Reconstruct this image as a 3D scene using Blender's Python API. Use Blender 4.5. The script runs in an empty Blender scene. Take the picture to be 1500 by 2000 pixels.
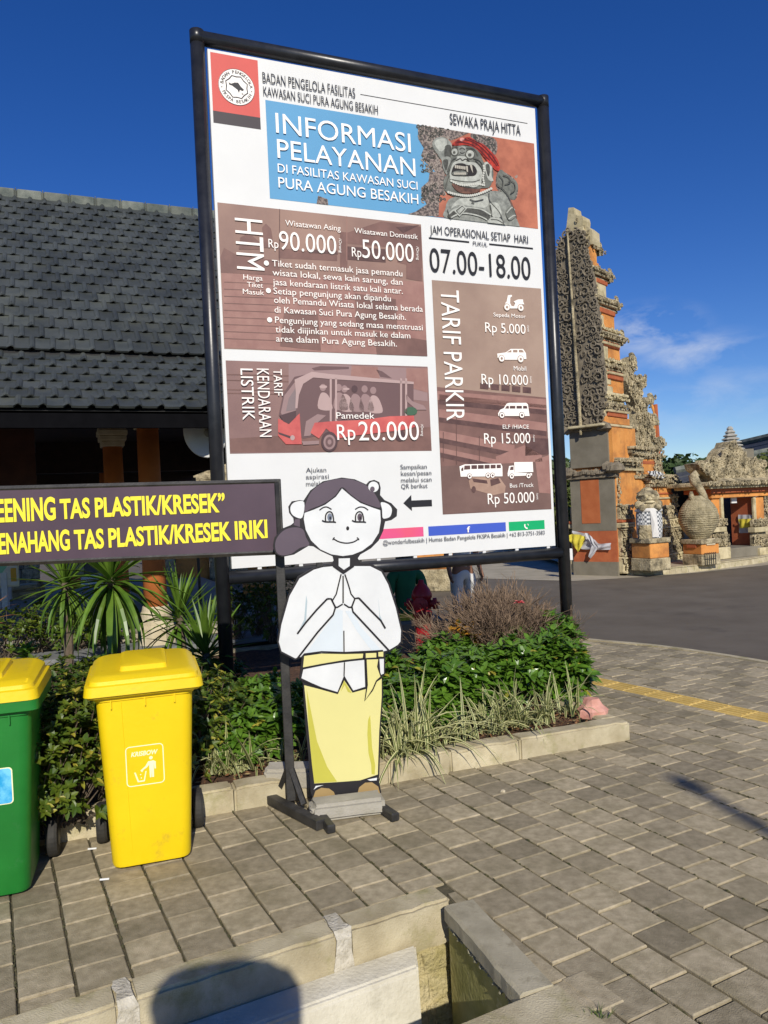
import bpy, bmesh, math, random
from mathutils import Vector, Matrix, noise
from mathutils.geometry import tessellate_polygon
R = math.radians
rnd = random.Random(11)
S = bpy.context.scene
C = S.collection

# ------------------------------------------------------------------ camera, world, sun
FPX, ROLL, HCAM = 1500.0, R(2.7), 1.55
cam = bpy.data.cameras.new('camera'); cam.lens = 27.0; cam.sensor_fit = 'AUTO'; cam.sensor_width = 36
cam.clip_start = 0.02; cam.clip_end = 2000
co = bpy.data.objects.new('camera', cam); C.objects.link(co)
co.matrix_world = Matrix.Translation((0, 0, HCAM)) @ Matrix.Rotation(R(90), 4, 'X') @ Matrix.Rotation(-ROLL, 4, 'Z')
S.camera = co
S.render.resolution_x, S.render.resolution_y = 768, 1024

SUN_EL = R(31); SUN_AZ = R(168.5)          # azimuth clockwise from +Y
w = bpy.data.worlds.new('World'); S.world = w; w.use_nodes = True
nt = w.node_tree; nt.nodes.clear()
def N(nt, t, **k):
    n = nt.nodes.new(t)
    for a, b in k.items(): setattr(n, a, b)
    return n
sky = N(nt, 'ShaderNodeTexSky', sky_type='NISHITA', sun_disc=False, sun_elevation=SUN_EL, sun_rotation=SUN_AZ,
        altitude=900, air_density=1.0, dust_density=0.1, ozone_density=4.5)
hs = N(nt, 'ShaderNodeHueSaturation'); hs.inputs['Saturation'].default_value = 1.27; hs.inputs['Hue'].default_value = 0.518; hs.inputs['Value'].default_value = 1.0
tc = N(nt, 'ShaderNodeTexCoord')
mp = N(nt, 'ShaderNodeMapping'); mp.inputs['Scale'].default_value = (1.0, 1.0, 2.2); mp.inputs['Rotation'].default_value = (0.0, -0.45, 0.0)
nz = N(nt, 'ShaderNodeTexNoise'); nz.inputs['Scale'].default_value = 13; nz.inputs['Detail'].default_value = 9; nz.inputs['Roughness'].default_value = 0.58
nz.inputs['Distortion'].default_value = 0.3
rp = N(nt, 'ShaderNodeValToRGB'); rp.color_ramp.elements[0].position = 0.40; rp.color_ramp.elements[1].position = 0.78
rp.color_ramp.elements[0].color = (0, 0, 0, 1); rp.color_ramp.elements[1].color = (1, 1, 1, 1)
def cloud(d, stretch, size, amt):                     # a small fair-weather cloud in direction d
    sb_ = N(nt, 'ShaderNodeVectorMath', operation='SUBTRACT'); sb_.inputs[1].default_value = d
    sc_ = N(nt, 'ShaderNodeVectorMath', operation='MULTIPLY'); sc_.inputs[1].default_value = (1 / stretch, 1 / stretch, 1)
    ln_ = N(nt, 'ShaderNodeVectorMath', operation='LENGTH'); mr_ = N(nt, 'ShaderNodeMapRange', interpolation_type='SMOOTHSTEP')
    mr_.inputs[1].default_value = size; mr_.inputs[2].default_value = size * .1; mr_.inputs[3].default_value = 0; mr_.inputs[4].default_value = amt
    nt.links.new(tc.outputs['Generated'], sb_.inputs[0]); nt.links.new(sb_.outputs[0], sc_.inputs[0]); nt.links.new(sc_.outputs[0], ln_.inputs[0]); nt.links.new(ln_.outputs['Value'], mr_.inputs[0])
    return mr_.outputs[0]
cl_ = [cloud(*c) for c in (((.322, .925, .203), 2.2, .042, 1.0), ((.375, .90, .170), 3.0, .034, .75), ((.30, .94, .10), 4.0, .05, .3),
    ((.42, .90, .12), 5.0, .05, .3), ((.60, .78, .16), 3.0, .07, .9), ((-.55, .8, .2), 3.0, .06, .8), ((-.8, .5, .25), 3.0, .09, .9), ((.9, .1, .3), 3.0, .1, .9), ((.25, .955, .16), 1.6, .06, .7))]
acc_ = cl_[0]
for c in cl_[1:]:
    a_ = N(nt, 'ShaderNodeMath', operation='MAXIMUM'); nt.links.new(acc_, a_.inputs[0]); nt.links.new(c, a_.inputs[1]); acc_ = a_.outputs[0]
ml = N(nt, 'ShaderNodeMath', operation='MULTIPLY')
mx = N(nt, 'ShaderNodeMix', data_type='RGBA'); mx.inputs[7].default_value = (7.2, 7.6, 8.4, 1)
bg = N(nt, 'ShaderNodeBackground'); bg.inputs['Strength'].default_value = 0.100
wo = N(nt, 'ShaderNodeOutputWorld')
L = nt.links.new
L(sky.outputs[0], hs.inputs['Color']); L(tc.outputs['Generated'], mp.inputs[0]); L(mp.outputs[0], nz.inputs['Vector'])
L(nz.outputs[0], rp.inputs[0]);
L(rp.outputs[0], ml.inputs[0]); L(acc_, ml.inputs[1]); L(ml.outputs[0], mx.inputs[0]); L(hs.outputs[0], mx.inputs[6])
L(mx.outputs[2], bg.inputs['Color']); L(bg.outputs[0], wo.inputs[0])
sd = bpy.data.lights.new('sun', 'SUN'); sd.energy = 4.4; sd.angle = R(0.53); sd.color = (1.0, 0.94, 0.83)
so = bpy.data.objects.new('sun', sd); C.objects.link(so)
sv = Vector((math.sin(SUN_AZ) * math.cos(SUN_EL), math.cos(SUN_AZ) * math.cos(SUN_EL), math.sin(SUN_EL)))
so.rotation_euler = sv.to_track_quat('Z', 'Y').to_euler(); so.location = sv * 50
S.view_settings.view_transform = 'Standard'; S.view_settings.look = 'None'
S.view_settings.exposure = 0.0; S.view_settings.gamma = 1.0; S.view_settings.use_curve_mapping = False

# ------------------------------------------------------------------ surveying helpers
CA, SA = math.cos(ROLL), math.sin(ROLL)
def ray(u, v):
    a, b = u - 750, v - 1000
    return (a * CA - b * SA) / FPX, -(a * SA + b * CA) / FPX
def G(u, v, z=0.0):
    x, k = ray(u, v); Y = (z - HCAM) / k
    return Vector((x * Y, Y, z))
def AT(u, v, Y):
    x, k = ray(u, v); return Vector((x * Y, Y, HCAM + k * Y))
def PX(p):
    x, z = p[0] / p[1] * FPX, -(p[2] - HCAM) / p[1] * FPX
    return 750 + x * CA + z * SA, 1000 - x * SA + z * CA
class Plane:                                  # a vertical plane standing in the scene
    def __init__(s, x, y, ang):
        s.p = Vector((x, y)); a = R(ang); s.d = Vector((math.cos(a), math.sin(a))); s.n = Vector((-s.d.y, s.d.x))
    def sz(s, u, v):
        x, k = ray(u, v); t = s.p.dot(s.n) / (x * s.n.x + s.n.y)
        return ((Vector((x * t, t)) - s.p).dot(s.d), HCAM + k * t)
    def w(s, a, z, off=0.0):                  # off: metres towards the viewer's side
        q = s.p + s.d * a - s.n * off
        return Vector((q.x, q.y, z))

# ------------------------------------------------------------------ materials
def lin(c):
    return tuple(((v / 255) / 12.92 if v / 255 <= 0.04045 else ((v / 255 + 0.055) / 1.055) ** 2.4) for v in c)
MATS = {}
def M(name, col, rough=0.8, var=0.15, scale=8.0, bump=0.0, bscale=60.0, col2=None, spec=0.5, obj_rand=0.0, metal=0.0, detail=6, bdist=0.01, thr=(0.35, 0.65), trans=0.0, col3=None, s3=2.0, thr3=(0.55, 0.7)):
    if name in MATS: return MATS[name]
    m = bpy.data.materials.new(name); m.use_nodes = True; t = m.node_tree; b = t.nodes['Principled BSDF']
    b.inputs['Roughness'].default_value = rough; b.inputs['Metallic'].default_value = metal
    b.inputs['Specular IOR Level'].default_value = spec
    g = N(t, 'ShaderNodeNewGeometry')
    n = N(t, 'ShaderNodeTexNoise'); n.inputs['Scale'].default_value = scale; n.inputs['Detail'].default_value = detail
    n.inputs['Roughness'].default_value = 0.6
    t.links.new(g.outputs['Position'], n.inputs['Vector'])
    r = N(t, 'ShaderNodeValToRGB'); el = r.color_ramp.elements
    el[0].position, el[1].position = thr
    c2 = col2 or tuple(min(1, c * (1 + var)) for c in col); c1 = col if col2 else tuple(c * (1 - var) for c in col)
    el[0].color = (*c1, 1); el[1].color = (*c2, 1)
    t.links.new(n.outputs[0], r.inputs[0]); out = r.outputs[0]
    if col3:
        n3 = N(t, 'ShaderNodeTexNoise'); n3.inputs['Scale'].default_value = s3; n3.inputs['Detail'].default_value = 8; n3.inputs['Roughness'].default_value = 0.7
        t.links.new(g.outputs['Position'], n3.inputs['Vector'])
        r3 = N(t, 'ShaderNodeValToRGB'); r3.color_ramp.elements[0].position, r3.color_ramp.elements[1].position = thr3
        t.links.new(n3.outputs[0], r3.inputs[0])
        mm = N(t, 'ShaderNodeMix', data_type='RGBA'); mm.inputs[7].default_value = (*col3, 1)
        t.links.new(r3.outputs[0], mm.inputs[0]); t.links.new(out, mm.inputs[6]); out = mm.outputs[2]
    if obj_rand:
        oi = N(t, 'ShaderNodeObjectInfo')
        ad = N(t, 'ShaderNodeMath', operation='ADD'); fr = N(t, 'ShaderNodeMath', operation='FRACT')
        t.links.new(oi.outputs['Random'], ad.inputs[0]); t.links.new(g.outputs['Random Per Island'], ad.inputs[1]); t.links.new(ad.outputs[0], fr.inputs[0])
        mr = N(t, 'ShaderNodeMapRange'); mr.inputs[3].default_value = 1 - obj_rand; mr.inputs[4].default_value = 1 + obj_rand
        t.links.new(fr.outputs[0], mr.inputs[0])
        hv = N(t, 'ShaderNodeHueSaturation'); t.links.new(mr.outputs[0], hv.inputs['Value']); t.links.new(out, hv.inputs['Color']); out = hv.outputs[0]
    t.links.new(out, b.inputs['Base Color'])
    if bump:
        n2 = N(t, 'ShaderNodeTexNoise'); n2.inputs['Scale'].default_value = bscale; n2.inputs['Detail'].default_value = 8
        t.links.new(g.outputs['Position'], n2.inputs['Vector'])
        bp = N(t, 'ShaderNodeBump'); bp.inputs['Strength'].default_value = bump; bp.inputs['Distance'].default_value = bdist
        t.links.new(n2.outputs[0], bp.inputs['Height']); t.links.new(bp.outputs[0], b.inputs['Normal'])
    if trans:
        tr = N(t, 'ShaderNodeBsdfTranslucent'); ms = N(t, 'ShaderNodeMixShader'); ms.inputs[0].default_value = trans
        t.links.new(out, tr.inputs['Color']); o = t.nodes['Material Output']
        t.links.new(b.outputs[0], ms.inputs[1]); t.links.new(tr.outputs[0], ms.inputs[2]); t.links.new(ms.outputs[0], o.inputs[0])
    MATS[name] = m; return m
def flat(name, rgb, rough=0.55, k=1.0, spec=0.3):   # printed ink or plain paint, rgb in 0..255
    return M(name, tuple(v * k for v in lin(rgb)), rough, 0.03, 5.0, spec=spec)

m_paver = M('paver_concrete', (0.285, 0.235, 0.145), 0.9, scale=22, bump=0.8, bscale=240, bdist=0.005, col2=(0.43, 0.36, 0.235), obj_rand=0.25, col3=(0.19, 0.16, 0.085), s3=2.6, thr3=(0.48, 0.78), detail=10)
m_joint = M('joint_soil', (0.055, 0.052, 0.028), 0.95, scale=14, bump=0.8, bscale=90, col2=(0.12, 0.10, 0.055))
m_kerb = M('kerb_concrete', (0.36, 0.30, 0.18), 0.9, scale=6, bump=0.6, bscale=150, bdist=0.006, col2=(0.54, 0.47, 0.31), col3=(0.24, 0.22, 0.07), s3=5, thr3=(0.52, 0.75), obj_rand=0.08)
m_conc = M('pale_concrete', (0.50, 0.45, 0.32), 0.9, scale=4, bump=0.4, bscale=130, bdist=0.005, col2=(0.62, 0.57, 0.46), obj_rand=0.05, col3=(0.36, 0.32, 0.22), s3=3)
m_cap = M('grey_mortar', (0.30, 0.265, 0.18), 0.92, scale=6, bump=0.6, bscale=160, bdist=0.005, col2=(0.46, 0.41, 0.29), col3=(.2, .17, .1), s3=9, thr3=(.55, .75))
m_moss = M('mossy_masonry', (0.32, 0.27, 0.10), 0.95, scale=9, bump=0.9, bscale=60, bdist=0.02, col2=(0.52, 0.44, 0.25))
m_soil = M('bed_soil', (0.07, 0.035, 0.018), 0.95, scale=20, bump=1.0, bscale=70, bdist=0.03, col2=(0.17, 0.085, 0.045))
m_asph = M('asphalt', (0.118, 0.096, 0.066), 0.85, scale=1.2, bump=0.5, bscale=240, bdist=0.004, col2=(0.155, 0.130, 0.094), col3=(0.088, 0.072, 0.052), s3=0.7)
m_earth = M('far_ground', (0.16, 0.15, 0.10), 0.95, scale=0.4, col2=(0.24, 0.21, 0.15))
m_plaza = M('plaza_concrete', (0.33, 0.29, 0.21), 0.9, scale=2, bump=0.3, bscale=90, col2=(0.43, 0.38, 0.28))
m_tact = M('tactile_yellow', (0.55, 0.38, 0.10), 0.8, scale=9, bump=0.3, bscale=150, bdist=0.004, col2=(0.68, 0.48, 0.15), obj_rand=0.10)
m_blk = M('black_metal', (0.012, 0.013, 0.016), 0.33, scale=9, bump=0.06, bscale=25, col2=(0.022, 0.023, 0.027))
m_blk2 = M('worn_black_metal', (0.018, 0.017, 0.016), 0.5, scale=12, bump=0.15, bscale=90, col2=(0.045, 0.042, 0.038))
m_white = M('white_vinyl', (0.70, 0.70, 0.68), 0.5, scale=3, col2=(0.73, 0.73, 0.71), spec=0.3)
m_ink = flat('charcoal_print', (38, 38, 42))
m_wink = flat('white_print', (246, 240, 232))
m_roof = M('roof_tile', (0.040, 0.046, 0.044), 0.5, scale=3, bump=0.3, bscale=140, bdist=0.003, col2=(0.066, 0.073, 0.069), obj_rand=0.24, col3=(0.085, 0.09, 0.07), s3=1.4, thr3=(.52, .8))
m_ridge = M('ridge_cement', (0.07, 0.085, 0.075), 0.9, scale=5, bump=0.5, bscale=70, col2=(0.17, 0.18, 0.15), obj_rand=0.2)
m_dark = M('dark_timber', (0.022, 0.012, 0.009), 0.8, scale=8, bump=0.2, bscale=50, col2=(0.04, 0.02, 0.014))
m_col = M('terracotta_paint', (0.52, 0.155, 0.035), 0.75, scale=3, bump=0.2, bscale=60, col2=(0.64, 0.21, 0.05))
m_cream = M('cream_stone', (0.50, 0.42, 0.27), 0.85, scale=8, bump=0.4, bscale=70, col2=(0.62, 0.54, 0.38))
m_brick = M('orange_brick_render', (0.60, 0.23, 0.05), 0.85, scale=2.4, bump=0.35, bscale=60, col2=(0.76, 0.34, 0.085), col3=(0.22, 0.095, 0.04), s3=2.6, thr3=(0.46, 0.76), detail=8)
m_red = M('red_brick', (0.36, 0.085, 0.03), 0.85, scale=5, bump=0.4, bscale=60, col2=(0.46, 0.13, 0.045))
m_stone = M('weathered_sandstone', (0.35, 0.285, 0.165), 0.92, scale=6, bump=0.8, bscale=40, bdist=0.03, col2=(0.58, 0.49, 0.31), col3=(0.09, 0.075, 0.045), s3=5, thr3=(0.44, 0.66))
m_stone2 = M('pale_block_stone', (0.44, 0.37, 0.21), 0.9, scale=4, bump=0.4, bscale=60, col2=(0.62, 0.53, 0.33), obj_rand=0.08, col3=(.22, .18, .09), s3=5, thr3=(.5, .75))
m_ande = M('grey_andesite', (0.165, 0.145, 0.105), 0.9, scale=3, bump=0.3, bscale=80, col2=(0.22, 0.195, 0.145))
m_carv = M('carved_andesite', (0.13, 0.108, 0.075), 0.9, scale=9, bump=0.5, bscale=60, col2=(0.24, 0.20, 0.14))
m_leafg = M('glossy_leaf', (0.055, 0.135, 0.012), 0.28, scale=14, col2=(0.14, 0.26, 0.028), trans=0.22, obj_rand=0.12, spec=0.6)
m_leafh = M('hedge_leaf', (0.05, 0.10, 0.010), 0.45, scale=9, col2=(0.19, 0.23, 0.022), trans=0.25, thr=(0.42, 0.72), obj_rand=0.12)
m_leafy = M('yellow_leaf', (0.30, 0.30, 0.035), 0.45, scale=9, col2=(0.42, 0.36, 0.05), trans=0.25)
m_yuc = M('yucca_leaf', (0.07, 0.15, 0.015), 0.38, scale=5, col2=(0.15, 0.25, 0.03), trans=0.2, obj_rand=0.22, spec=0.5)
m_lira = M('grass_blade_green', (0.10, 0.14, 0.035), 0.5, scale=7, col2=(0.17, 0.21, 0.06), trans=0.25, obj_rand=0.1)
m_lirb = M('grass_blade_cream', (0.55, 0.54, 0.24), 0.5, scale=7, col2=(0.68, 0.66, 0.34), trans=0.25, obj_rand=0.08)
m_twig = M('dry_twig', (0.115, 0.075, 0.048), 0.9, scale=10, col2=(0.27, 0.185, 0.12), obj_rand=0.2)
m_bark = M('bark', (0.10, 0.075, 0.05), 0.9, scale=15, bump=0.6, bscale=40, col2=(0.16, 0.12, 0.08))
m_tree = M('tree_leaf', (0.022, 0.052, 0.012), 0.6, scale=1.2, col2=(0.075, 0.115, 0.025), trans=0.2)
m_cord = M('cordyline_leaf', (0.35, 0.14, 0.05), 0.5, scale=6, col2=(0.5, 0.24, 0.09), trans=0.2)
m_yel = M('yellow_plastic', (0.80, 0.56, 0.004), 0.42, scale=2.5, bump=0.08, bscale=45, col2=(0.86, 0.62, 0.006), spec=0.45, detail=10, col3=(0.55, 0.36, 0.03), s3=9, thr3=(0.60, 0.80))
m_grn = M('green_plastic', (0.010, 0.155, 0.020), 0.42, scale=3, bump=0.08, bscale=45, col2=(0.016, 0.20, 0.028), spec=0.45, col3=(0.06, 0.19, 0.07), s3=9, thr3=(0.60, 0.82))
m_rub = M('rubber', (0.018, 0.017, 0.015), 0.75, scale=12, col2=(0.04, 0.036, 0.03))
m_hyd = M('hydrant_red', (0.36, 0.014, 0.02), 0.4, scale=9, col2=(0.45, 0.02, 0.03))
m_skin = M('skin', (0.27, 0.13, 0.075), 0.6, 0.05)
m_cloth_w = M('white_cloth', (0.66, 0.64, 0.60), 0.85, 0.05, 6)
m_cloth_y = M('yellow_cloth', (0.72, 0.60, 0.06), 0.85, 0.08, 6)
m_cloth_g = M('green_cloth', (0.010, 0.13, 0.055), 0.85, 0.08, 6)
m_navy = M('dark_cloth', (0.02, 0.018, 0.02), 0.85, 0.08, 6)
m_pink = M('pink_paint', (0.55, 0.25, 0.19), 0.85, scale=14, col2=(0.62, 0.33, 0.26), bump=0.5, bscale=50)

# ------------------------------------------------------------------ object helpers
def wloc(p):
    v = Vector((0, 0, 0))
    while p is not None: v += p.location; p = p.parent
    return v
def tag(o, label=None, cat=None, group=None, kind=None):
    if label: o['label'] = label
    if cat: o['category'] = cat
    if group: o['group'] = group
    if kind: o['kind'] = kind
    return o
def thing(name, loc, label, cat, group=None):
    o = bpy.data.objects.new(name, None); o.empty_display_size = 0.1; C.objects.link(o); o.location = loc
    return tag(o, label, cat, group)
def link(name, me, parent=None, mw=None):
    o = bpy.data.objects.new(name, me); C.objects.link(o)
    if parent is not None: o.parent = parent
    if mw is not None:
        mw = Matrix.Translation(-wloc(parent)) @ mw
        o.matrix_basis = mw
    return o
class MB:                                     # collects geometry in world coordinates
    def __init__(s): s.v = []; s.f = []; s.m = []
    def add(s, V, F, mi=0):
        b = len(s.v); s.v += [Vector(p) for p in V]; s.f += [tuple(i + b for i in f) for f in F]; s.m += [mi] * len(F); return s
    def box(s, lo, hi, mat=None, mi=0, bev=0.0, jit=0.0):
        x0, y0, z0 = lo; x1, y1, z1 = hi
        if bev:
            b = min(bev, (x1 - x0) / 2.1, (y1 - y0) / 2.1, (z1 - z0) / 2.1)
            bm = bmesh.new(); bmesh.ops.create_cube(bm, size=1)
            for q in bm.verts: q.co = Vector((x0 + (q.co.x + .5) * (x1 - x0), y0 + (q.co.y + .5) * (y1 - y0), z0 + (q.co.z + .5) * (z1 - z0)))
            bmesh.ops.bevel(bm, geom=bm.edges[:], offset=b, segments=1, affect='EDGES')
            V = [q.co.copy() for q in bm.verts]; bm.verts.index_update(); F = [[q.index for q in f.verts] for f in bm.faces]; bm.free()
        else:
            V = [Vector(p) for p in ((x0,y0,z0),(x1,y0,z0),(x1,y1,z0),(x0,y1,z0),(x0,y0,z1),(x1,y0,z1),(x1,y1,z1),(x0,y1,z1))]
            F = [(0,3,2,1),(4,5,6,7),(0,1,5,4),(1,2,6,5),(2,3,7,6),(3,0,4,7)]
        if jit: V = [p + Vector((rnd.uniform(-jit, jit), rnd.uniform(-jit, jit), rnd.uniform(-jit, jit))) for p in V]
        if mat is not None: V = [mat @ p for p in V]
        return s.add(V, F, mi)
    def tube(s, pts, rad, n=8, mi=0, cap=True):
        pts = [Vector(p) for p in pts]; rads = rad if isinstance(rad, (list, tuple)) else [rad] * len(pts)
        V = []; F = []; up = None
        for i, p in enumerate(pts):
            d = (pts[min(i + 1, len(pts) - 1)] - pts[max(i - 1, 0)]).normalized()
            if up is None: up = Vector((0, 0, 1)) if abs(d.z) < 0.9 else Vector((1, 0, 0))
            a = d.cross(up)
            if a.length < 1e-5: a = d.orthogonal()
            a.normalize(); b = a.cross(d).normalized(); up = b
            for j in range(n):
                t = 2 * math.pi * j / n; V.append(p + (a * math.cos(t) + b * math.sin(t)) * rads[i])
        for i in range(len(pts) - 1):
            for j in range(n): F.append((i*n+j, i*n+(j+1)%n, (i+1)*n+(j+1)%n, (i+1)*n+j))
        if cap: F += [tuple(range(n-1, -1, -1)), tuple(range((len(pts)-1)*n, len(pts)*n))]
        return s.add(V, F, mi)
    def lathe(s, o, prof, n=16, mi=0, jit=0.0, axis=None, sx=1, sy=1):
        V = []; F = []
        for r, z in prof:
            for j in range(n):
                t = 2 * math.pi * j / n; rr = r * (1 + (rnd.uniform(-jit, jit) if jit else 0)); V.append(Vector((rr*math.cos(t)*sx, rr*math.sin(t)*sy, z)))
        if axis is not None:
            q = Vector((0, 0, 1)).rotation_difference(Vector(axis)); V = [q @ p for p in V]
        V = [p + Vector(o) for p in V]
        for i in range(len(prof) - 1):
            for j in range(n): F.append((i*n+j, i*n+(j+1)%n, (i+1)*n+(j+1)%n, (i+1)*n+j))
        F += [tuple(range(n-1, -1, -1)), tuple(range((len(prof)-1)*n, len(prof)*n))]
        return s.add(V, F, mi)
    def loft(s, loops, mi=0, cap=(True, True)):
        n = len(loops[0]); V = [p for l in loops for p in l]; F = []
        for i in range(len(loops) - 1):
            for j in range(n): F.append((i*n+j, i*n+(j+1)%n, (i+1)*n+(j+1)%n, (i+1)*n+j))
        if cap[0]: F.append(tuple(range(n-1, -1, -1)))
        if cap[1]: F.append(tuple(range((len(loops)-1)*n, len(loops)*n)))
        return s.add(V, F, mi)
    def build(s, name, mats, parent=None, kind=None, smooth=False, label=None, origin=None):
        me = bpy.data.meshes.new(name); off = wloc(parent) if parent is not None else (Vector(origin) if origin is not None else Vector((0, 0, 0)))
        me.from_pydata([tuple(p - off) for p in s.v], [], s.f)
        for m in (mats if isinstance(mats, (list, tuple)) else [mats]): me.materials.append(m)
        if any(s.m): me.polygons.foreach_set('material_index', s.m)
        if smooth: me.polygons.foreach_set('use_smooth', [True] * len(me.polygons))
        me.update(); o = link(name, me, parent)
        if parent is None and origin is not None: o.location = origin
        if kind: o['kind'] = kind
        if label: o['label'] = label
        return o
def worn(b, lo, hi, mat, seed=0, amp=.004, cuts=5, chip=.012):   # weathered block with softened, chipped edges
    bm = bmesh.new(); bmesh.ops.create_cube(bm, size=1)
    for v in bm.verts: v.co = Vector((lo[0] + (v.co.x + .5) * (hi[0] - lo[0]), lo[1] + (v.co.y + .5) * (hi[1] - lo[1]), lo[2] + (v.co.z + .5) * (hi[2] - lo[2])))
    es_ = [e_ for e_ in bm.edges]; long_ = max(hi[0] - lo[0], hi[1] - lo[1], hi[2] - lo[2])
    bmesh.ops.bevel(bm, geom=es_, offset=.012, segments=2, affect='EDGES')
    for ax_ in (0,):
        n_ = max(3, int((hi[0] - lo[0]) / .05))
        for i in range(1, n_): bmesh.ops.bisect_plane(bm, geom=bm.verts[:] + bm.edges[:] + bm.faces[:], plane_co=(lo[0] + (hi[0] - lo[0]) * i / n_, 0, 0), plane_no=(1, 0, 0))
    for v in bm.verts:
        n3 = noise.noise_vector(v.co * 9 + Vector((seed, 0, 0))) * amp + noise.noise_vector(v.co * 31 + Vector((0, seed, 0))) * amp * .6; v.co += n3
        if v.co.z > hi[2] - .02 and v.co.y < lo[1] + .02:
            c_ = max(0, noise.noise(v.co * 14 + Vector((seed * 2, 5, 0))) - .18); v.co.z -= c_ * chip * 2; v.co.y += c_ * chip
    bm.verts.index_update(); b.add([mat @ v.co for v in bm.verts], [[v.index for v in f.verts] for f in bm.faces]); bm.free(); return b
def smooth_poly(o): return crisp(o, 50)
def rz(a): return Matrix.Rotation(a, 4, 'Z')
def crisp(o, deg=28):                          # smooth faces, hard edges beyond an angle
    bm = bmesh.new(); bm.from_mesh(o.data); lim = R(deg)
    for f in bm.faces: f.smooth = True
    for e_ in bm.edges:
        if len(e_.link_faces) == 2 and e_.calc_face_angle(0) > lim: e_.smooth = False
    bm.to_mesh(o.data); bm.free(); return o
def frame(x, y, z, ang): return Matrix.Translation((x, y, z)) @ rz(R(ang))

def smooth_pts(P, closed=True, k=6):
    n = len(P); out = []
    rng = range(n) if closed else range(n - 1)
    for i in rng:
        g = (lambda j: P[j % n]) if closed else (lambda j: P[max(0, min(n - 1, j))])
        p0, p1, p2, p3 = g(i-1), g(i), g(i+1), g(i+2)
        for t in range(k):
            t /= k
            out.append(tuple(0.5 * ((2*p1[a]) + (-p0[a]+p2[a])*t + (2*p0[a]-5*p1[a]+4*p2[a]-p3[a])*t*t + (-p0[a]+3*p1[a]-3*p2[a]+p3[a])*t**3) for a in (0, 1)))
    if not closed: out.append(tuple(P[-1]))
    return out
def tri(P):
    return [tuple(t) for t in tessellate_polygon([[Vector((p[0], p[1], 0)) for p in P]])]
def poly_on(pl, P, off, mb=None, mi=0):       # flat polygon given in plane coordinates
    mb = mb or MB(); F = tri(P); V = [pl.w(a, z, off) for a, z in P]
    if F:
        t = F[0]; nn = (V[t[1]] - V[t[0]]).cross(V[t[2]] - V[t[0]])
        if nn.dot(Vector((-pl.n.x, -pl.n.y, 0))) < 0: F = [t[::-1] for t in F]
    return mb.add(V, F, mi)
def slab_on(pl, P, off0, off1, mb=None, mi=0): # polygon with thickness between two offsets
    mb = mb or MB(); n = len(P); F = tri(P)
    V = [pl.w(a, z, off1) for a, z in P] + [pl.w(a, z, off0) for a, z in P]
    FF = list(F) + [tuple(i + n for i in t[::-1]) for t in F] + [(i, (i+1) % n, n + (i+1) % n, n + i) for i in range(n)]
    return mb.add(V, FF, mi)
def ribbon_on(pl, P, wd, off, mb=None, mi=0):
    mb = mb or MB(); V = []; n = len(P)
    for i in range(n):
        a, b = P[max(0, i-1)], P[min(n-1, i+1)]; d = Vector((b[0]-a[0], b[1]-a[1])); d = d.normalized() if d.length > 1e-9 else Vector((1, 0))
        ww = wd[i] if isinstance(wd, list) else wd
        q = Vector((-d.y, d.x)) * ww / 2
        V += [pl.w(P[i][0] + q.x, P[i][1] + q.y, off), pl.w(P[i][0] - q.x, P[i][1] - q.y, off)]
    return mb.add(V, [(2*i+1, 2*i+3, 2*i+2, 2*i) for i in range(n - 1)], mi)
def ell(cx, cy, rx, ry, n=20, a0=0, a1=2*math.pi):
    return [(cx + rx*math.cos(a0 + (a1-a0)*i/n), cy + ry*math.sin(a0 + (a1-a0)*i/n)) for i in range(n + (0 if abs(a1-a0-2*math.pi) < 1e-6 else 1))]

# lettering
def text_mesh(s, offset=0.0, spacing=1.0):
    cu = bpy.data.curves.new('lettering', 'FONT'); cu.body = s; cu.size = 1; cu.offset = offset; cu.space_character = spacing; cu.resolution_u = 4
    o = bpy.data.objects.new('lettering', cu); C.objects.link(o)
    dg = bpy.context.evaluated_depsgraph_get(); me = bpy.data.meshes.new_from_object(o.evaluated_get(dg))
    V = [(v.co.x, v.co.y) for v in me.vertices]; F = [tuple(p.vertices) for p in me.polygons]
    bpy.data.objects.remove(o); bpy.data.curves.remove(cu); bpy.data.meshes.remove(me)
    return V, F
_hv = text_mesh('H')[0]; CAPH = max(y for x, y in _hv)
def put_text(pl, s, P0, P1, cap, parent, mat, off, rot=False, bold=0.0, mb=None, mi=0):
    """baseline from P0 to P1 (plane coordinates), capital height cap; rot: reads downwards"""
    V, F = text_mesh(s, bold); x0 = min(x for x, y in V); x1 = max(x for x, y in V)
    width = math.dist(P0, P1) if not rot else abs(P0[1] - P1[1])
    kx = width / (x1 - x0); ky = cap / (CAPH + bold)
    own = mb is None; mb = mb or MB()
    if rot: W = [pl.w(P0[0] + y * ky, P0[1] - (x - x0) * kx, off) for x, y in V]
    else: W = [pl.w(P0[0] + (x - x0) * kx, P0[1] + y * ky, off) for x, y in V]
    if F:
        t = F[0]; nn = (W[t[1]] - W[t[0]]).cross(W[t[2]] - W[t[0]])
        if nn.dot(Vector((-pl.n.x, -pl.n.y, 0))) < 0: F = [t[::-1] for t in F]
    mb.add(W, F, mi)
    return mb.build('lettering', mat, parent) if own else None

# ================================================================== THE GROUND
GA = 27.3                                        # the paving runs at this angle
gd = Vector((math.cos(R(GA)), math.sin(R(GA)))); gq = Vector((-gd.y, gd.x))
def gr(p, q, z=0.0): v = gd * p + gq * q; return Vector((v.x, v.y, z))
QK, PB0, PB1, QN = 2.63, 1.50, 1.655, 1.985        # kerb front, pit edge, beam edge, near cover
ground = MB()
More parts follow.
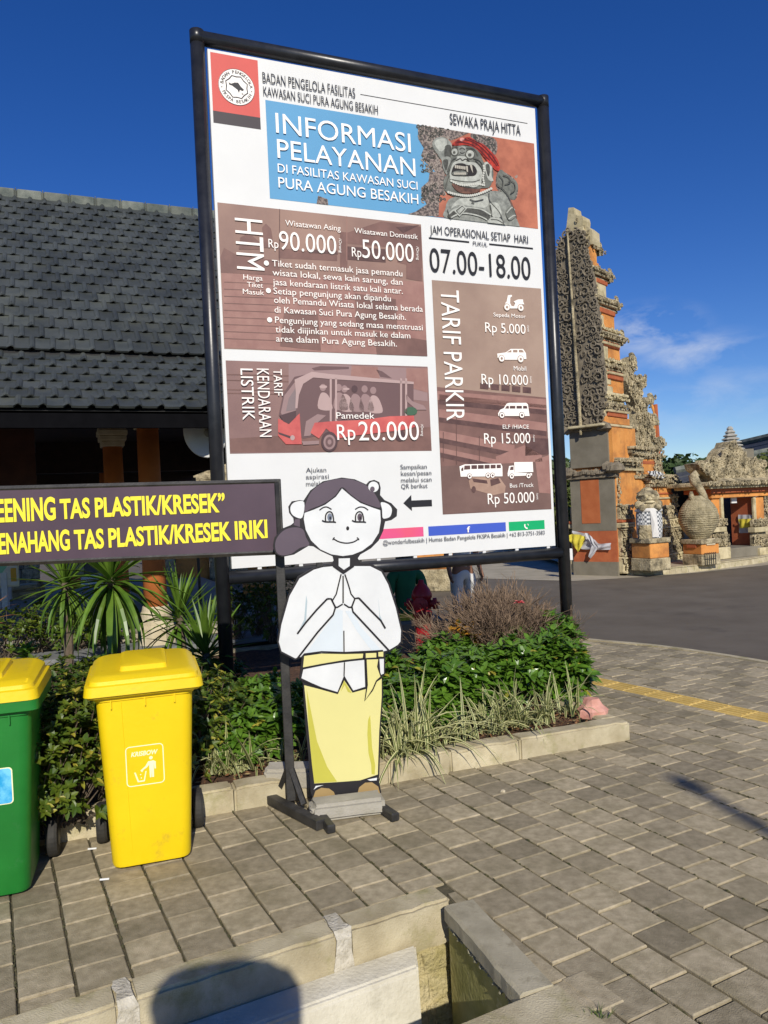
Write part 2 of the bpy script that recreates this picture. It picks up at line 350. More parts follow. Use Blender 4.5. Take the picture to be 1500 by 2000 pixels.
# far sheet (everything behind the kerb line and right of the pit beam)
ground.add([gr(-60, QK + .08, -.03), gr(PB0 + .05, QK + .08, -.03), gr(PB0 + .05, 400, -.03), gr(-400, 400, -.03), gr(-400, QK + .08, -.03)], [(0, 1, 2, 3, 4)])
ground.add([gr(PB0 + .05, 1.3, -.03), gr(400, 1.3, -.03), gr(400, 400, -.03), gr(PB0 + .05, 400, -.03)], [(0, 1, 2, 3)])
ground.add([gr(-400, -400, -.62), gr(400, -400, -.62), gr(400, 1.35, -.62), gr(-400, 1.35, -.62)], [(0, 1, 2, 3)])
ground.add([gr(-400, 1.3, -.62), gr(PB1 + .05, 1.3, -.62), gr(PB1 + .05, 2.8, -.62), gr(-400, 2.8, -.62)], [(0, 1, 2, 3)])
ground.build('ground', m_earth, kind='structure')
jb = MB(); jb.add([gr(-8, QK + .1, -.012), gr(PB0 + .06, QK + .1, -.012), gr(PB0 + .06, 1.35, -.012), gr(12, 1.35, -.012), gr(14, 12, -.012), gr(-8, 12, -.012)], [(0, 1, 2, 3, 4, 5)])
pavement = jb.build('pavement', m_joint, kind='structure')

# pavers ------------------------------------------------------------
W0, L0 = 0.1785, 0.171
def paver_variant(sd):
    r = random.Random(sd); w_, l_ = W0 - r.uniform(.008, .013), L0 - r.uniform(.005, .009); c = .0038
    o = [(-w_/2, -l_/2), (w_/2, -l_/2), (w_/2, l_/2), (-w_/2, l_/2)]
    o = [(x + r.uniform(-.0015, .0015), y + r.uniform(-.0015, .0015)) for x, y in o]
    V = [(x, y, -.045) for x, y in o] + [(x, y, -c) for x, y in o] + [(x * (1 - 2*c/w_), y * (1 - 2*c/l_), r.uniform(-.0006, .0006)) for x, y in o]
    F = [(8, 9, 10, 11)] + [(i, (i+1) % 4, 4 + (i+1) % 4, 4 + i) for i in range(4)] + [(4+i, 4+(i+1) % 4, 8+(i+1) % 4, 8+i) for i in range(4)]
    me = bpy.data.meshes.new('paver'); me.from_pydata(V, [], F); me.materials.append(m_paver); return me
pv = [paver_variant(i) for i in range(6)]
bedF = Plane(-1.597, 3.805, 20.6)                 # front line of the planting bed kerb
BED_R = (Vector((1.575, 4.975)), R(112))          # right end of the bed turns away here
def in_bed(x, y):
    a = (Vector((x, y)) - bedF.p); s_, t_ = a.dot(bedF.d), a.dot(bedF.n)
    return t_ > 0.10 and s_ < 3.30 and t_ < 4.6
cells = []
for i in range(-32, 62):
    ph = rnd.uniform(-.012, .012) + (0.5 if i % 2 else 0) * L0
    for j in range(0, 62):
        p = 0.735 + (i + .5) * W0; q = 1.38 + j * L0 + ph
        if p < PB1 - .13 and q < QK + .125 - L0 / 2 + .02: continue
        c = gr(p, q)
        if c.y < 1.2 or in_bed(c.x, c.y): continue
        if c.y > 8.6 or (c.x > 3.0 and c.y > 8.0): continue
        u, v = PX((c.x, c.y, 0)); vis = -40 < u < 1540 and v < 2060
        cells.append((vis, c.y, p, q))
cells.sort(key=lambda t: (not t[0], t[1]))
rest = MB()
for k, (vis, _, p, q) in enumerate(cells):
    tilt = Matrix.Rotation(rnd.gauss(0, .008), 4, 'X') @ Matrix.Rotation(rnd.gauss(0, .008), 4, 'Y') @ rz(rnd.gauss(0, .006))
    mw = frame(*gr(p, q, rnd.uniform(-.0025, .0015)), GA) @ tilt
    if not vis and not (-.5 < p < 9 and q < 9): continue
    if p < PB1 - .02 and QK + .03 < q < QK + .125 + L0 / 2 + .01:   # cut to meet the kerb stones
        me = pv[k % 6].copy(); lim = QK + .128 - q
        for v in me.vertices: v.co.y = max(v.co.y, lim)
        link('paver', me, pavement, mw)
    elif p < PB1 and q <= QK + .03:                       # cut to meet the cement beam
        me = pv[k % 6].copy()
        for v in me.vertices:
            qq = q + v.co.y; v.co.x = max(v.co.x, 1.512 - (2.576 - qq) * .1456 + .06 - p)
        link('paver', me, pavement, mw)
    elif vis and k < 280:
        link('paver', pv[k % 6], pavement, mw)
    else:
        m_ = pv[k % 6]; rest.add([mw @ v.co for v in m_.vertices], [tuple(f.vertices) for f in m_.polygons])
rest.build('far_pavers', m_paver, pavement, kind='stuff')

# kerb edging the channel in front
kerb1 = thing('channel_kerb', gr(0, QK, 0), 'worn concrete kerb stones along the paving edge above the pale channel slab', 'kerb')
for (p0, p1) in ((-2.4, -1.37), (-1.37, -.35), (-.35, 0.315), (0.355, 1.085), (1.125, PB0 + .075)):
    for_ = MB(); worn(for_, (p0 + .003, QK, -.175), (p1 - .003, QK + .125, .006), rz(R(GA)), p0 * 7)
    smooth_poly(for_.build('kerb_stone', m_kerb, kerb1))
for p in (0.335, 1.105):
    b = MB(); n_ = 7; V = []
    for i in range(n_ + 1):
        f = i / n_; q_ = (QK + .135 - .141 * min(1, f * 2)) if f < .5 else QK - .006; z_ = .0085 if f < .5 else .0085 - .185 * (f - .5) * 2; w_ = .020 + .022 * f + rnd.uniform(-.006, .008); o_ = rnd.uniform(-.006, .006)
        V += [gr(p - w_ + o_, q_, z_), gr(p + w_ + o_, q_, z_)]
    V2 = [v - Vector((-gd.y, gd.x, 0)) * -.02 - Vector((0, 0, .012)) for v in V]
    b.add(V + V2, [(2*i, 2*i+1, 2*i+3, 2*i+2) for i in range(n_)] + [(2*i+2*n_+4, 2*i+2*n_+5, 2*i+2*n_+3, 2*i+2*n_+2) for i in range(n_)]); b.build('mortar_joint', M('pale_mortar', (0.40, 0.36, 0.27), 0.95, scale=26, col2=(0.62, 0.57, 0.46), bump=.8, bscale=90, detail=10), kerb1)
# pale slab of the channel, sloping a little to the viewer
s1_, s2_ = G(812, 1850, -.135), G(832, 2000, -.155)
def to_q(q): f = (q - (-s1_.x * gd.y + s1_.y * gd.x)) / ((-s2_.x * gd.y + s2_.y * gd.x) - (-s1_.x * gd.y + s1_.y * gd.x)); return (s1_ + (s2_ - s1_) * f).to_2d().dot(gd)
qe = -G(807, 1892, -.14).x * gd.y + G(807, 1892, -.14).y * gd.x       # where its narrow top breaks into the bright front face
pr_ = [(QK - .002, -.128), (qe + .012, -.142), (qe, -.155), (qe - .05, -.38), (qe - .06, -.62), (QK - .002, -.62)]
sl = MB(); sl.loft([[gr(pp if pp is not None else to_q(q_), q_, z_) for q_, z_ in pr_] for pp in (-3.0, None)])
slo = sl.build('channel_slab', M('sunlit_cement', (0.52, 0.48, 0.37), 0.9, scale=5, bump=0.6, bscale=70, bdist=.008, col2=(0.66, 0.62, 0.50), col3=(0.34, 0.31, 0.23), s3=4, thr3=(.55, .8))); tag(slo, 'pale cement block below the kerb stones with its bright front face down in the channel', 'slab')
bmx = bmesh.new(); bmx.from_mesh(slo.data); bmesh.ops.bevel(bmx, geom=bmx.edges[:], offset=.008, segments=2, affect='EDGES'); bmesh.ops.recalc_face_normals(bmx, faces=bmx.faces[:]); bmx.to_mesh(slo.data); bmx.free()
# the open pit: masonry back wall, mossy side wall under a cement beam, near cover
pit = thing('drain_pit', gr(1.42, 2.3, -.6), 'open drain pit with mossy walls under a smooth cement beam', 'drain')
bw = MB()
for zz in range(4):
    x = 1.10
    while x < 1.56:
        w_ = rnd.uniform(.10, .2)
        bw.box((x, QK + .012 + rnd.uniform(0, .012), -.60 + zz * .106), (min(x + w_, 1.58) - .006, QK + .12, -.60 + zz * .106 + .1), mat=rz(R(GA)), bev=.012, jit=.006); x += w_
bw.box((1.05, QK + .03, -.62), (1.6, QK + .125, -.172), mat=rz(R(GA)))
bw.build('masonry_wall', m_moss, pit)
A_, B_ = G(868, 1775), G(1014, 1948)
dA = (B_ - A_).normalized(); nA = Vector((dA.y, -dA.x, 0))
if nA.x < 0: nA = -nA
def bp(t, o, z): q = A_ + dA * t + nA * o; return Vector((q.x, q.y, z))
LB = (B_ - A_).length
dq = MB(); dq.box((.6, 1.7, -.62), (PB1, QK + .02, -.56), mat=rz(R(GA))); dq.build('silt', M('pit_silt', (.14, .11, .06), .95, scale=14, bump=1, bscale=40, bdist=.03, col2=(.30, .25, .15)), pit)
sw = MB(); V = [bp(-.02, .022, -.62), bp(LB + .3, .022, -.62), bp(LB + .3, .14, -.62), bp(-.02, .14, -.62), bp(-.02, .022, -.035), bp(LB + .3, .022, -.035), bp(LB + .3, .14, -.035), bp(-.02, .14, -.035)]
sw.add(V, [(0, 1, 5, 4), (1, 2, 6, 5), (2, 3, 7, 6), (3, 0, 4, 7), (4, 5, 6, 7)]); sw.build('side_wall', M('mossy_plaster', (0.24, 0.23, 0.06), 0.95, scale=5, bump=.5, bscale=50, col2=(0.42, 0.38, 0.15), col3=(0.5, 0.46, 0.28), s3=12, thr3=(.6, .72)), pit)
bmn = MB(); n_ = 14; top = []
for i in range(n_ + 1):
    t = LB * i / n_; top.append((t, rnd.uniform(-.003, .003)))
V = []
for t, j in top: V += [bp(t, j, .004), bp(t, .013 + j, .012), bp(t, .122, .012), bp(t, .135, -.01), bp(t, .05, -.06), bp(t, j, -.045 - abs(j))]
F = []
for i in range(n_):
    for j in range(6): F.append((i*6+j, i*6+(j+1) % 6, (i+1)*6+(j+1) % 6, (i+1)*6+j))
F += [tuple(range(5, -1, -1)), tuple(range(n_*6, n_*6+6))]
bmn.add(V, F); bmn.build('cement_beam', m_cap, pit)
cr = MB()
for i in range(150):                               # crumbled mortar below the beam edge
    t = LB * rnd.random(); q = bp(t, .012 + rnd.uniform(-.004, .008), -.056 + rnd.uniform(-.018, .008)); r_ = rnd.uniform(.003, .008)
    cr.lathe(q - Vector((0, 0, r_)), [(0.001, 0), (r_, r_ * .7), (r_ * .8, r_ * 1.5), (.001, r_ * 2)], n=6, jit=.35)
cr.build('mortar_crumbs', M('crumbly_mortar', (0.20, 0.185, 0.11), .95, scale=30, col2=(.36, .33, .22)), pit, kind='stuff')
bs = MB(); bs.box((1.59, 1.80, -.05), (1.70, 2.0, .003), mat=rz(R(GA)), bev=.012); bs.build('end_block', m_paver, pit)
nc = MB(); nc.box((-1.0, 1.25, -.09), (1.575, QN, .006), mat=rz(R(GA)), bev=.012)
nco = nc.build('drain_cover', m_kerb); tag(nco, 'stained concrete cover slab at the near side of the drain pit', 'cover')

# moss and sand packed in the joints
mo = MB(); r7 = random.Random(17)
for k in range(5200):
    i = r7.randrange(-12, 26); q0 = r7.uniform(1.6, 6.5); a7 = noise.noise(Vector((i * 1.7, q0 * 1.3, 0)))
    if a7 < -.02: continue
    p0 = .735 + i * W0 + r7.gauss(0, .003)
    if p0 < PB1 + .02 and q0 < QK + .13: continue
    c = gr(p0, q0); 
    if in_bed(c.x, c.y) or c.y > 5.2: continue
    w7 = r7.uniform(.003, .007); l7 = r7.uniform(.006, .02); z7 = r7.uniform(-.003, .0025)
    V = [gr(p0 - w7, q0, z7 - .005), gr(p0, q0 - l7, z7 - .003), gr(p0 + w7, q0, z7 - .005), gr(p0, q0 + l7, z7 - .003), gr(p0, q0, z7 + .002)]
    mo.add(V, [(0, 1, 4), (1, 2, 4), (2, 3, 4), (3, 0, 4)])
tag(mo.build('joint_moss', M('joint_moss', (.05, .055, .018), .95, scale=30, col2=(.13, .11, .05)), kind='stuff'), 'brown green moss packed in the joints between the pavers', 'moss')
# grass tuft in a joint
tf = MB(); c0 = G(1170, 1985)
for i in range(22):
    a = rnd.uniform(0, 6.28); l_ = rnd.uniform(.02, .06); q = c0 + Vector((rnd.gauss(0, .03), rnd.gauss(0, .012), 0)); e_ = q + Vector((math.cos(a) * l_ * .8, math.sin(a) * l_ * .8, l_ * .6)); s_ = Vector((.002, .0005, 0))
    tf.add([q - s_, q + s_, e_], [(0, 1, 2)])
tfo = tf.build('grass_tuft', m_leafh, origin=c0); tag(tfo, 'tiny grass tuft sprouting from a paving joint', 'grass')
for i, (u, v, nm) in enumerate([(985, 1548, ''), (1205, 1515, ''), (455, 1610, ''), (870, 1560, '')][:1]):
    q = G(982, 1547); b = MB(); b.lathe(q, [(.001, 0), (.014, .002), (.012, .01), (.001, .014)], n=7, jit=.3); tag(b.build('pebble', m_cream, origin=q), 'small pale pebble lying on the pavers', 'pebble')

# ------------------------------------------------------------------ road, tactile strip, far kerb
rd = MB(); redge = [(-30, 16.5), (-6, 12.6), (-1.5, 11.3), (.9, 10.3), (2.21, 8.75), (2.85, 8.1), (3.42, 7.2), (4.0, 5.9), (4.6, 4.4), (5.2, 2), (6.2, -8)]
far = [(60, -8), (60, 45), (-30, 45)]
P = redge + far
F = tri(P); V = [Vector((x, y, .006)) for x, y in P]
F = [t if (V[t[1]] - V[t[0]]).cross(V[t[2]] - V[t[0]]).z > 0 else t[::-1] for t in F]
rd.add(V, F); rd.build('road', m_asph, kind='structure')
es = MB(); V = []
sm = smooth_pts(redge, closed=False, k=5)
for i, p in enumerate(sm):
    a, b = sm[max(0, i-1)], sm[min(len(sm)-1, i+1)]; d = Vector((b[0]-a[0], b[1]-a[1])).normalized(); q = Vector((-d.y, d.x))
    V += [Vector((p[0], p[1], .011)), Vector((p[0] - q.x * .07, p[1] - q.y * .07, .011)), Vector((p[0], p[1], -.03)), Vector((p[0] - q.x * .07, p[1] - q.y * .07, -.03))]
F = []
for i in range(len(sm) - 1): F += [(4*i, 4*i+1, 4*i+5, 4*i+4), (4*i+4, 4*i+6, 4*i+2, 4*i), (4*i+1, 4*i+3, 4*i+7, 4*i+5)]
es.add(V, F); es.build('road_edging', m_kerb, kind='structure')
# concrete apron in front of the gate tower
ap = MB(); P = [G(905, 1130).to_2d(), G(1120, 1136).to_2d(), G(1260, 1128).to_2d(), (6.4, 15.72), (9.0, 17.0), (12, 21.5), (12, 30), (-4, 30)]
P = [(p[0], p[1]) for p in P]; V = [Vector((x, y, .012)) for x, y in P]; ap.add(V, [tuple(range(len(P)))]); ap.build('concrete_apron', m_plaza, kind='structure')
# tactile paving
tact = thing('tactile_strip', G(1320, 1360), 'yellow ribbed tactile paving strip running across the grey pavement', 'tactile paving')
t0, t1 = Vector(G(1125, 1322)), Vector(G(1700, 1446)); td = (t1 - t0); TL_ = td.length; ta = math.degrees(math.atan2(td.y, td.x)); nT = int(TL_ / .21)
tm = bpy.data.meshes.new('tactile_tile')
b = MB(); b.box((.003, -.105, -.03), (.207, .105, .004), bev=.004)
for k in range(4): b.box((.012, -.085 + k * .05, .004), (.198, -.065 + k * .05, .009), bev=.003)
tm.from_pydata([tuple(p) for p in b.v], [], b.f); tm.materials.append(m_tact)
for i in range(-14, nT):
    q = t0 + td.normalized() * (i * .21)
    if i < 0 and q.x < -2: continue
    link('tactile_tile', tm, tact, frame(q.x, q.y, .002, ta))
# far kerb and raised walk
FK = [(4.93, 15.80), (5.6, 15.62), (6.2, 15.80), (7.0, 16.25), (8.53, 17.35), (9.7, 19.0), (11, 21.2), (12.6, 24)]
sm = smooth_pts(FK, closed=False, k=4)
fk = MB(); V = []
wk = MB(); P = [(x, y) for x, y in sm] + [(12.6, 60), (4.2, 60), (4.2, 16.6)]
V2 = [Vector((x, y, .135)) for x, y in P]; F = [t if (V2[t[1]] - V2[t[0]]).cross(V2[t[2]] - V2[t[0]]).z > 0 else t[::-1] for t in tri(P)]
wk.add(V2, F); wk.build('walkway', m_plaza, kind='structure')
kk = thing('far_kerb', Vector((6, 15.7, 0)), 'curved concrete kerb across the road below the gate statues', 'kerb')
acc = 0
for i in range(0, len(sm) - 1):
    a, b = Vector(sm[i]), Vector(sm[i+1]); d = (b - a).normalized(); q = Vector((-d.y, d.x)); bb = MB(); a = a + d * .006
    V = [Vector((*(a), 0)), Vector((*(b), 0)), Vector((*(b + q*.16), 0)), Vector((*(a + q*.16), 0))]
    V += [Vector((*(a + q*.02), .15)), Vector((*(b + q*.02), .15)), Vector((*(b + q*.16), .15)), Vector((*(a + q*.16), .15))]
    bb.add(V, [(0, 3, 2, 1), (4, 5, 6, 7), (0, 1, 5, 4), (1, 2, 6, 5), (2, 3, 7, 6), (3, 0, 4, 7)]); bb.build('kerb_stone', m_kerb, kk)

# ------------------------------------------------------------------ planting bed
bed = MB(); fb = bedF
P = [fb.w(-4, 0).to_2d() + fb.n * .12, fb.w(3.25, 0).to_2d() + fb.n * .12, fb.w(3.25, 0).to_2d() + fb.n * 1.0, fb.w(2.9, 0).to_2d() + fb.n * 4.2, fb.w(-4, 0).to_2d() + fb.n * 3.9]
nx, ny = 46, 26; V = []
for i in range(nx):
    for j in range(ny):
        a = -5 + 8.15 * i / (nx - 1); t = .1 + 4.3 * j / (ny - 1); q = fb.w(a, 0).to_2d() + fb.n * t
        V.append(Vector((q.x, q.y, .085 + .035 * noise.noise(Vector((q.x * 3, q.y * 3, 0))))))
bed.add(V, [(i*ny+j, (i+1)*ny+j, (i+1)*ny+j+1, i*ny+j+1) for i in range(nx-1) for j in range(ny-1)])
bed.build('bed_soil', m_soil, kind='structure', smooth=True)
bk = thing('bed_kerb', fb.w(0, 0), 'mossy pale concrete kerb round the planting bed, ending right of the green shrubs', 'kerb')
joints = [-5, -4.4, -3.8, -3.2, -2.6, -2.0, -1.4, -.85, -.28, .22, .78, 1.24, 1.66, 2.05, 2.52, 3.345]
for a, b in zip(joints, joints[1:]):
    q = MB(); m_ = Matrix.Translation((fb.p.x, fb.p.y, 0)) @ rz(R(20.6)); worn(q, (a + .002, 0, -.05), (b - .002, .13, .125 + rnd.uniform(-.004, .004)), m_, a * 5, .005); smooth_poly(q.build('kerb_stone', m_kerb, bk))
for k in range(6):
    q = MB(); q.box((3.215, .134 + k * .7, -.05), (3.345, .128 + (k + 1) * .7, .12), mat=m_, bev=.014); q.build('kerb_stone', m_kerb, bk)
bc = MB(); bc.box((-5, 4.34, -.05), (3.21, 4.46, .12), mat=m_, bev=.014); bc.build('kerb_stone', m_kerb, bk)
# leaf litter
lt = MB()
for i in range(2600):
    a = rnd.uniform(-1.5, 3.2); t = rnd.betavariate(1.1, 3) * 1.5 + .13; q = fb.w(a, 0).to_2d() + fb.n * t; s_ = rnd.uniform(.008, .022); an = rnd.uniform(0, 6.28)
    z = .10 + rnd.uniform(0, .03); dx = Vector((math.cos(an), math.sin(an), rnd.uniform(-.4, .4))) * s_; dy = Vector((-math.sin(an), math.cos(an), rnd.uniform(-.4, .4))) * s_ * .4; o = Vector((q.x, q.y, z))
    lt.add([o - dx, o - dy, o + dx, o + dy], [(0, 1, 2, 3)], rnd.choice((0, 0, 1)))
tag(lt.build('leaf_litter', [M('dead_leaf', (0.13, 0.05, 0.02), .8, scale=20, col2=(.3, .15, .06)), M('dry_straw', (0.32, 0.22, 0.09), .8, scale=20, col2=(.45, .34, .16))], kind='stuff'), 'brown dead leaves scattered on the bed soil', 'litter')

# ================================================================== THE BILLBOARD
BD = Plane(-1.285, 5.6, 22.3)
bb = thing('billboard', BD.w(1.55, .1), 'tall white information billboard with black pipe frame standing in the planting bed', 'billboard')
fr_off = -.0
def bpipe(a0, z0, a1, z1, r, name='frame_pipe'):
    MB_ = MB(); MB_.tube([BD.w(a0, z0), BD.w(a1, z1)], r, 18); return MB_.build(name, m_blk, bb, smooth=False)
SL, SR, ZT, ZB = .085, 3.082, 5.09, 1.128
def corner_pts(): return None
def smooth_obj(o):
    o.data.polygons.foreach_set('use_smooth', [len(p.vertices) == 4 for p in o.data.polygons]); return o
smooth_obj(bpipe(SL, 0, SL, ZT, .052, 'post')); smooth_obj(bpipe(SR, 0, SR, ZT, .052, 'post'))
smooth_obj(bpipe(SL, ZT, SR, ZT, .051, 'rail')); smooth_obj(bpipe(SL + .04, ZB - .01, SR - .04, ZB - .01, .05, 'rail'))
for a in (SL, SR):
    q = MB(); q.lathe(BD.w(a, ZT - .0), [(.0535, -.05), (.054, .045), (.03, .056)], n=18); smooth_obj(q.build('corner_cap', m_blk, bb))
BL_, BR_, BB_, BT_ = .157, 2.995, 1.185, 5.02
bx = MB(); slab_on(BD, [(BL_, BB_), (BR_, BB_), (BR_, BT_), (BL_, BT_)], -.035, .004, bx); face = bx.build('panel', m_white, bb)
for k in range(9):                                 # little tabs that hold the sheet
    a = .35 + k * .32
    q = MB(); slab_on(BD, [(a, BB_ - .022), (a + .03, BB_ - .022), (a + .03, BB_), (a, BB_)], -.01, .0, q); q.build('tie_tab', m_white, bb)
q1 = lambda x, y: BD.sz(370 + x * .486667, 60 + y * .486667)
q2 = lambda x, y: BD.sz(410 + x * .466667, 660 + y * .466667)
q3 = lambda x, y: BD.sz(380 + x * .135, 50 + y * .135)
qk = lambda x, y: BD.sz(440 + x * .28, 700 + y * .28)
qs = lambda x, y: BD.sz(800 + x * .18, 200 + y * .18)
qa = lambda x, y: BD.sz(860 + x * .16, 540 + y * .16)
qb = lambda x, y: BD.sz(860 + x * .16, 780 + y * .16)
qh = lambda x, y: BD.sz(420 + x * .286667, 390 + y * .286667)
px = lambda x, y: BD.sz(x, y)
def rect(P):                                        # print is square to the board
    xs = [p[0] for p in P]; zs = [p[1] for p in P]; n = len(P)
    x0 = sum(sorted(xs)[:n//2]) / (n//2); x1 = sum(sorted(xs)[n//2:]) / (n - n//2); z0 = sum(sorted(zs)[:n//2]) / (n//2); z1 = sum(sorted(zs)[n//2:]) / (n - n//2)
    return x0, z0, x1, z1
def rp(x0, z0, x1, z1): return [(x0, z0), (x1, z0), (x1, z1), (x0, z1)]
OFF = .0055
def print_poly(name, P, mat, layer=0, parent=None): return poly_on(BD, P, OFF + layer * .0012).build(name, mat, parent or face)
Tm = m_wink
def T(s, P0, P1, capP, mat=None, rot=False, bold=0.0, layer=8, cs=1.0):
    if rot: cap = abs(capP[0] - P0[0])
    else:
        cap = abs(capP[1] - P0[1]); 
    if not rot: P1 = (P1[0], P0[1])
    put_text(BD, s, P0, P1, cap * cs, face, mat or m_wink, OFF + layer * .0012, rot, bold)

# logo block -------------------------------------------------------
x0, z0, x1, z1 = rect([q3(228, 380), q3(908, 515), q3(958, 1510), q3(268, 1405)])
zr = (q3(265, 1235)[1] + q3(945, 1335)[1]) / 2
print_poly('logo_panel', rp(x0, zr, x1, z1), flat('logo_red', (206, 92, 84)))
print_poly('logo_base', rp(x0, z0, x1, zr), flat('logo_grey', (72, 66, 68)))
lc = q3(607, 898); lr = (x1 - x0) * .385
print_poly('emblem', ell(*lc, lr, lr, 40), m_wink, 2)
m_lg = flat('emblem_grey', (58, 56, 58))
eb = MB()
ribbon_on(BD, ell(*lc, lr * .985, lr * .985, 40, 0, 6.2832 * .9999), lr * .02, OFF + .0036, eb)
st = [(lc[0] + lr * (.64 if i % 2 else .56) * math.cos(i * math.pi / 8), lc[1] + lr * (.64 if i % 2 else .56) * math.sin(i * math.pi / 8)) for i in range(17)]
ribbon_on(BD, st, lr * .06, OFF + .0036, eb)
isl = [(-.42, .18), (-.28, .13), (-.1, .22), (.08, .24), (.22, .05), (.38, -.08), (.3, -.16), (.16, -.12), (.1, -.3), (.04, -.14), (-.1, -.05), (-.25, .04), (-.38, .06)]
poly_on(BD, [(lc[0] + x * lr * 1.05, lc[1] + y * lr * 1.05) for x, y in isl], OFF + .0036, eb)
poly_on(BD, ell(lc[0] + lr * .3, lc[1] - lr * .33, lr * .06, lr * .03, 8), OFF + .0036, eb)
def arc_text(s, cx, cz, r, a_mid, step, h, mbx, flip=False):
    n = len(s)
    for i, ch in enumerate(s):
        if ch == ' ': continue
        a = a_mid + (-(i - (n - 1) / 2) * step if not flip else (i - (n - 1) / 2) * step)
        Vt, Ft = text_mesh(ch, .02); xm = (min(x for x, y in Vt) + max(x for x, y in Vt)) / 2
        up = (math.cos(a), math.sin(a)) if not flip else (-math.cos(a), -math.sin(a)); rt = (up[1], -up[0])
        k = h / CAPH; rr = r if not flip else r + h * .9
        W = [BD.w(cx + math.cos(a) * rr + rt[0] * (x - xm) * k + up[0] * y * k, cz + math.sin(a) * rr + rt[1] * (x - xm) * k + up[1] * y * k, OFF + .0036) for x, y in Vt]
        t = Ft[0]; nn = (W[t[1]] - W[t[0]]).cross(W[t[2]] - W[t[0]])
        if nn.dot(Vector((-BD.n.x, -BD.n.y, 0))) < 0: Ft = [t[::-1] for t in Ft]
        mbx.add(W, Ft)
arc_text('BADAN PENGELOLA', *lc, lr * .73, math.pi / 2, .20, lr * .17, eb)
arc_text('FKSPA BESAKIH', *lc, lr * .73, -math.pi / 2, .185, lr * .17, eb, True)
for sg in (-1, 1): poly_on(BD, ell(lc[0] + sg * lr * .82, lc[1] - lr * .12, lr * .035, lr * .035, 8), OFF + .0036, eb)
eb.build('emblem_drawing', m_lg, face)

# header lines
T('BADAN PENGELOLA FASILITAS', q1(292, 210), q1(663, 267), q1(292, 170), m_ink)
T('KAWASAN SUCI PURA AGUNG BESAKIH', q1(295, 263), q1(754, 330), q1(295, 227), m_ink)
T('SEWAKA PRAJA HITTA', q1(1043, 377), q1(1326, 422), q1(1043, 335), m_ink)
a, b = q1(685, 260), q1(1355, 373); print_poly('rule', rp(a[0], (a[1]+b[1])/2, b[0], (a[1]+b[1])/2 + .006), m_lg)

# blue title panel and the picture of a guardian sculpture
bx0, bz0, bx1, bz1 = rect([q1(303, 278), q1(1383, 455), q1(1396, 798), q1(323, 672)])
print_poly('title_panel', rp(bx0, bz0, bx1, bz1), M('title_blue', lin((94, 154, 194)), .5, .05, 1.2, spec=.3))
def clipx(P):                                       # keep the picture inside its panel
    out = []
    for x, z in P: out.append((min(max(x, bx0), bx1), min(max(z, bz0), bz1)))
    return out
pic = lambda nm, P, mat, l, sm=True: print_poly(nm, clipx([qs(*p) for p in (smooth_pts(P, True, 5) if sm else P)]), mat, l)
m_wallp = M('printed_wall', lin((150, 84, 62)), .6, .1, 5, col2=lin((186, 112, 84)))
pic('printed_wall', [(120, 250), (1360, 440), (1395, 1390), (250, 1240), (330, 900), (240, 600)], m_wallp, 1, False)
m_rockp = M('printed_rock', lin((62, 54, 52)), .6, .1, 55, col2=lin((150, 134, 124)), detail=8, thr=(.42, .62))
pic('printed_rock', [(85, 250), (300, 270), (640, 330), (500, 400), (440, 420), (400, 380), (300, 400), (260, 430), (250, 500), (320, 620), (380, 760), (400, 900), (380, 980), (320, 1010), (310, 1240), (150, 1240), (-20, 1232), (60, 1190), (180, 1110), (130, 1010), (120, 930), (200, 860), (215, 750), (280, 760), (190, 660), (120, 580), (150, 500), (90, 400)], m_rockp, 2, False)
pic('printed_rock', [(670, 340), (920, 400), (935, 560), (860, 540), (700, 440)], m_rockp, 2)
pic('printed_rock', [(960, 750), (1090, 800), (1170, 900), (1140, 1060), (1000, 1010), (930, 900)], m_rockp, 2)
m_sg = M('printed_grey_stone', lin((112, 114, 108)), .6, .1, 26, col2=lin((150, 152, 144)), detail=9, spec=.3)
m_sgd = M('printed_grey_deep', lin((58, 58, 54)), .6, .1, 30, col2=lin((88, 88, 82)), spec=.3)
m_sgm = M('printed_grey_mid', lin((88, 90, 84)), .6, .1, 24, col2=lin((120, 122, 114)), detail=9, spec=.3)
m_sgl = M('printed_grey_light', lin((152, 154, 146)), .6, .05, 26, col2=lin((184, 186, 176)), detail=9, spec=.3)
m_pb = flat('printed_black', (40, 36, 34))
def lines(nm, LL, mat, l, wd=.008, sm=True):
    q_ = MB()
    for P in LL: ribbon_on(BD, [qs(*p) for p in (smooth_pts(P, False, 4) if sm else P)], wd, OFF + l * .0012, q_)
    return q_.build(nm, mat, face)
pic('printed_shoulder_wings', [(960, 750), (1000, 740), (1040, 780), (1090, 820), (1150, 860), (1170, 930), (1150, 1000), (1130, 1060), (1060, 1030), (980, 960), (940, 860)], m_sgm, 3)
pic('printed_torso', [(385, 1150), (420, 1060), (500, 1030), (640, 1020), (780, 975), (880, 965), (985, 975), (1060, 1030), (1095, 1110), (1140, 1230), (1190, 1370), (1100, 1355), (420, 1275)], m_sg, 4)
pic('printed_belly', [(520, 1060), (680, 1030), (820, 1020), (850, 1100), (800, 1150), (640, 1130), (520, 1120), (440, 1160)], m_sgl, 5)
pic('printed_arm', [(240, 450), (270, 400), (340, 383), (410, 410), (450, 460), (450, 560), (430, 640), (370, 680), (330, 620), (290, 560), (255, 510)], m_sg, 5)
pic('printed_arm_light', [(262, 450), (300, 408), (360, 400), (400, 430), (380, 500), (340, 540), (300, 520)], m_sgl, 6)
pic('printed_elbow', [(380, 480), (440, 480), (438, 600), (400, 640), (370, 580)], m_sgd, 6)
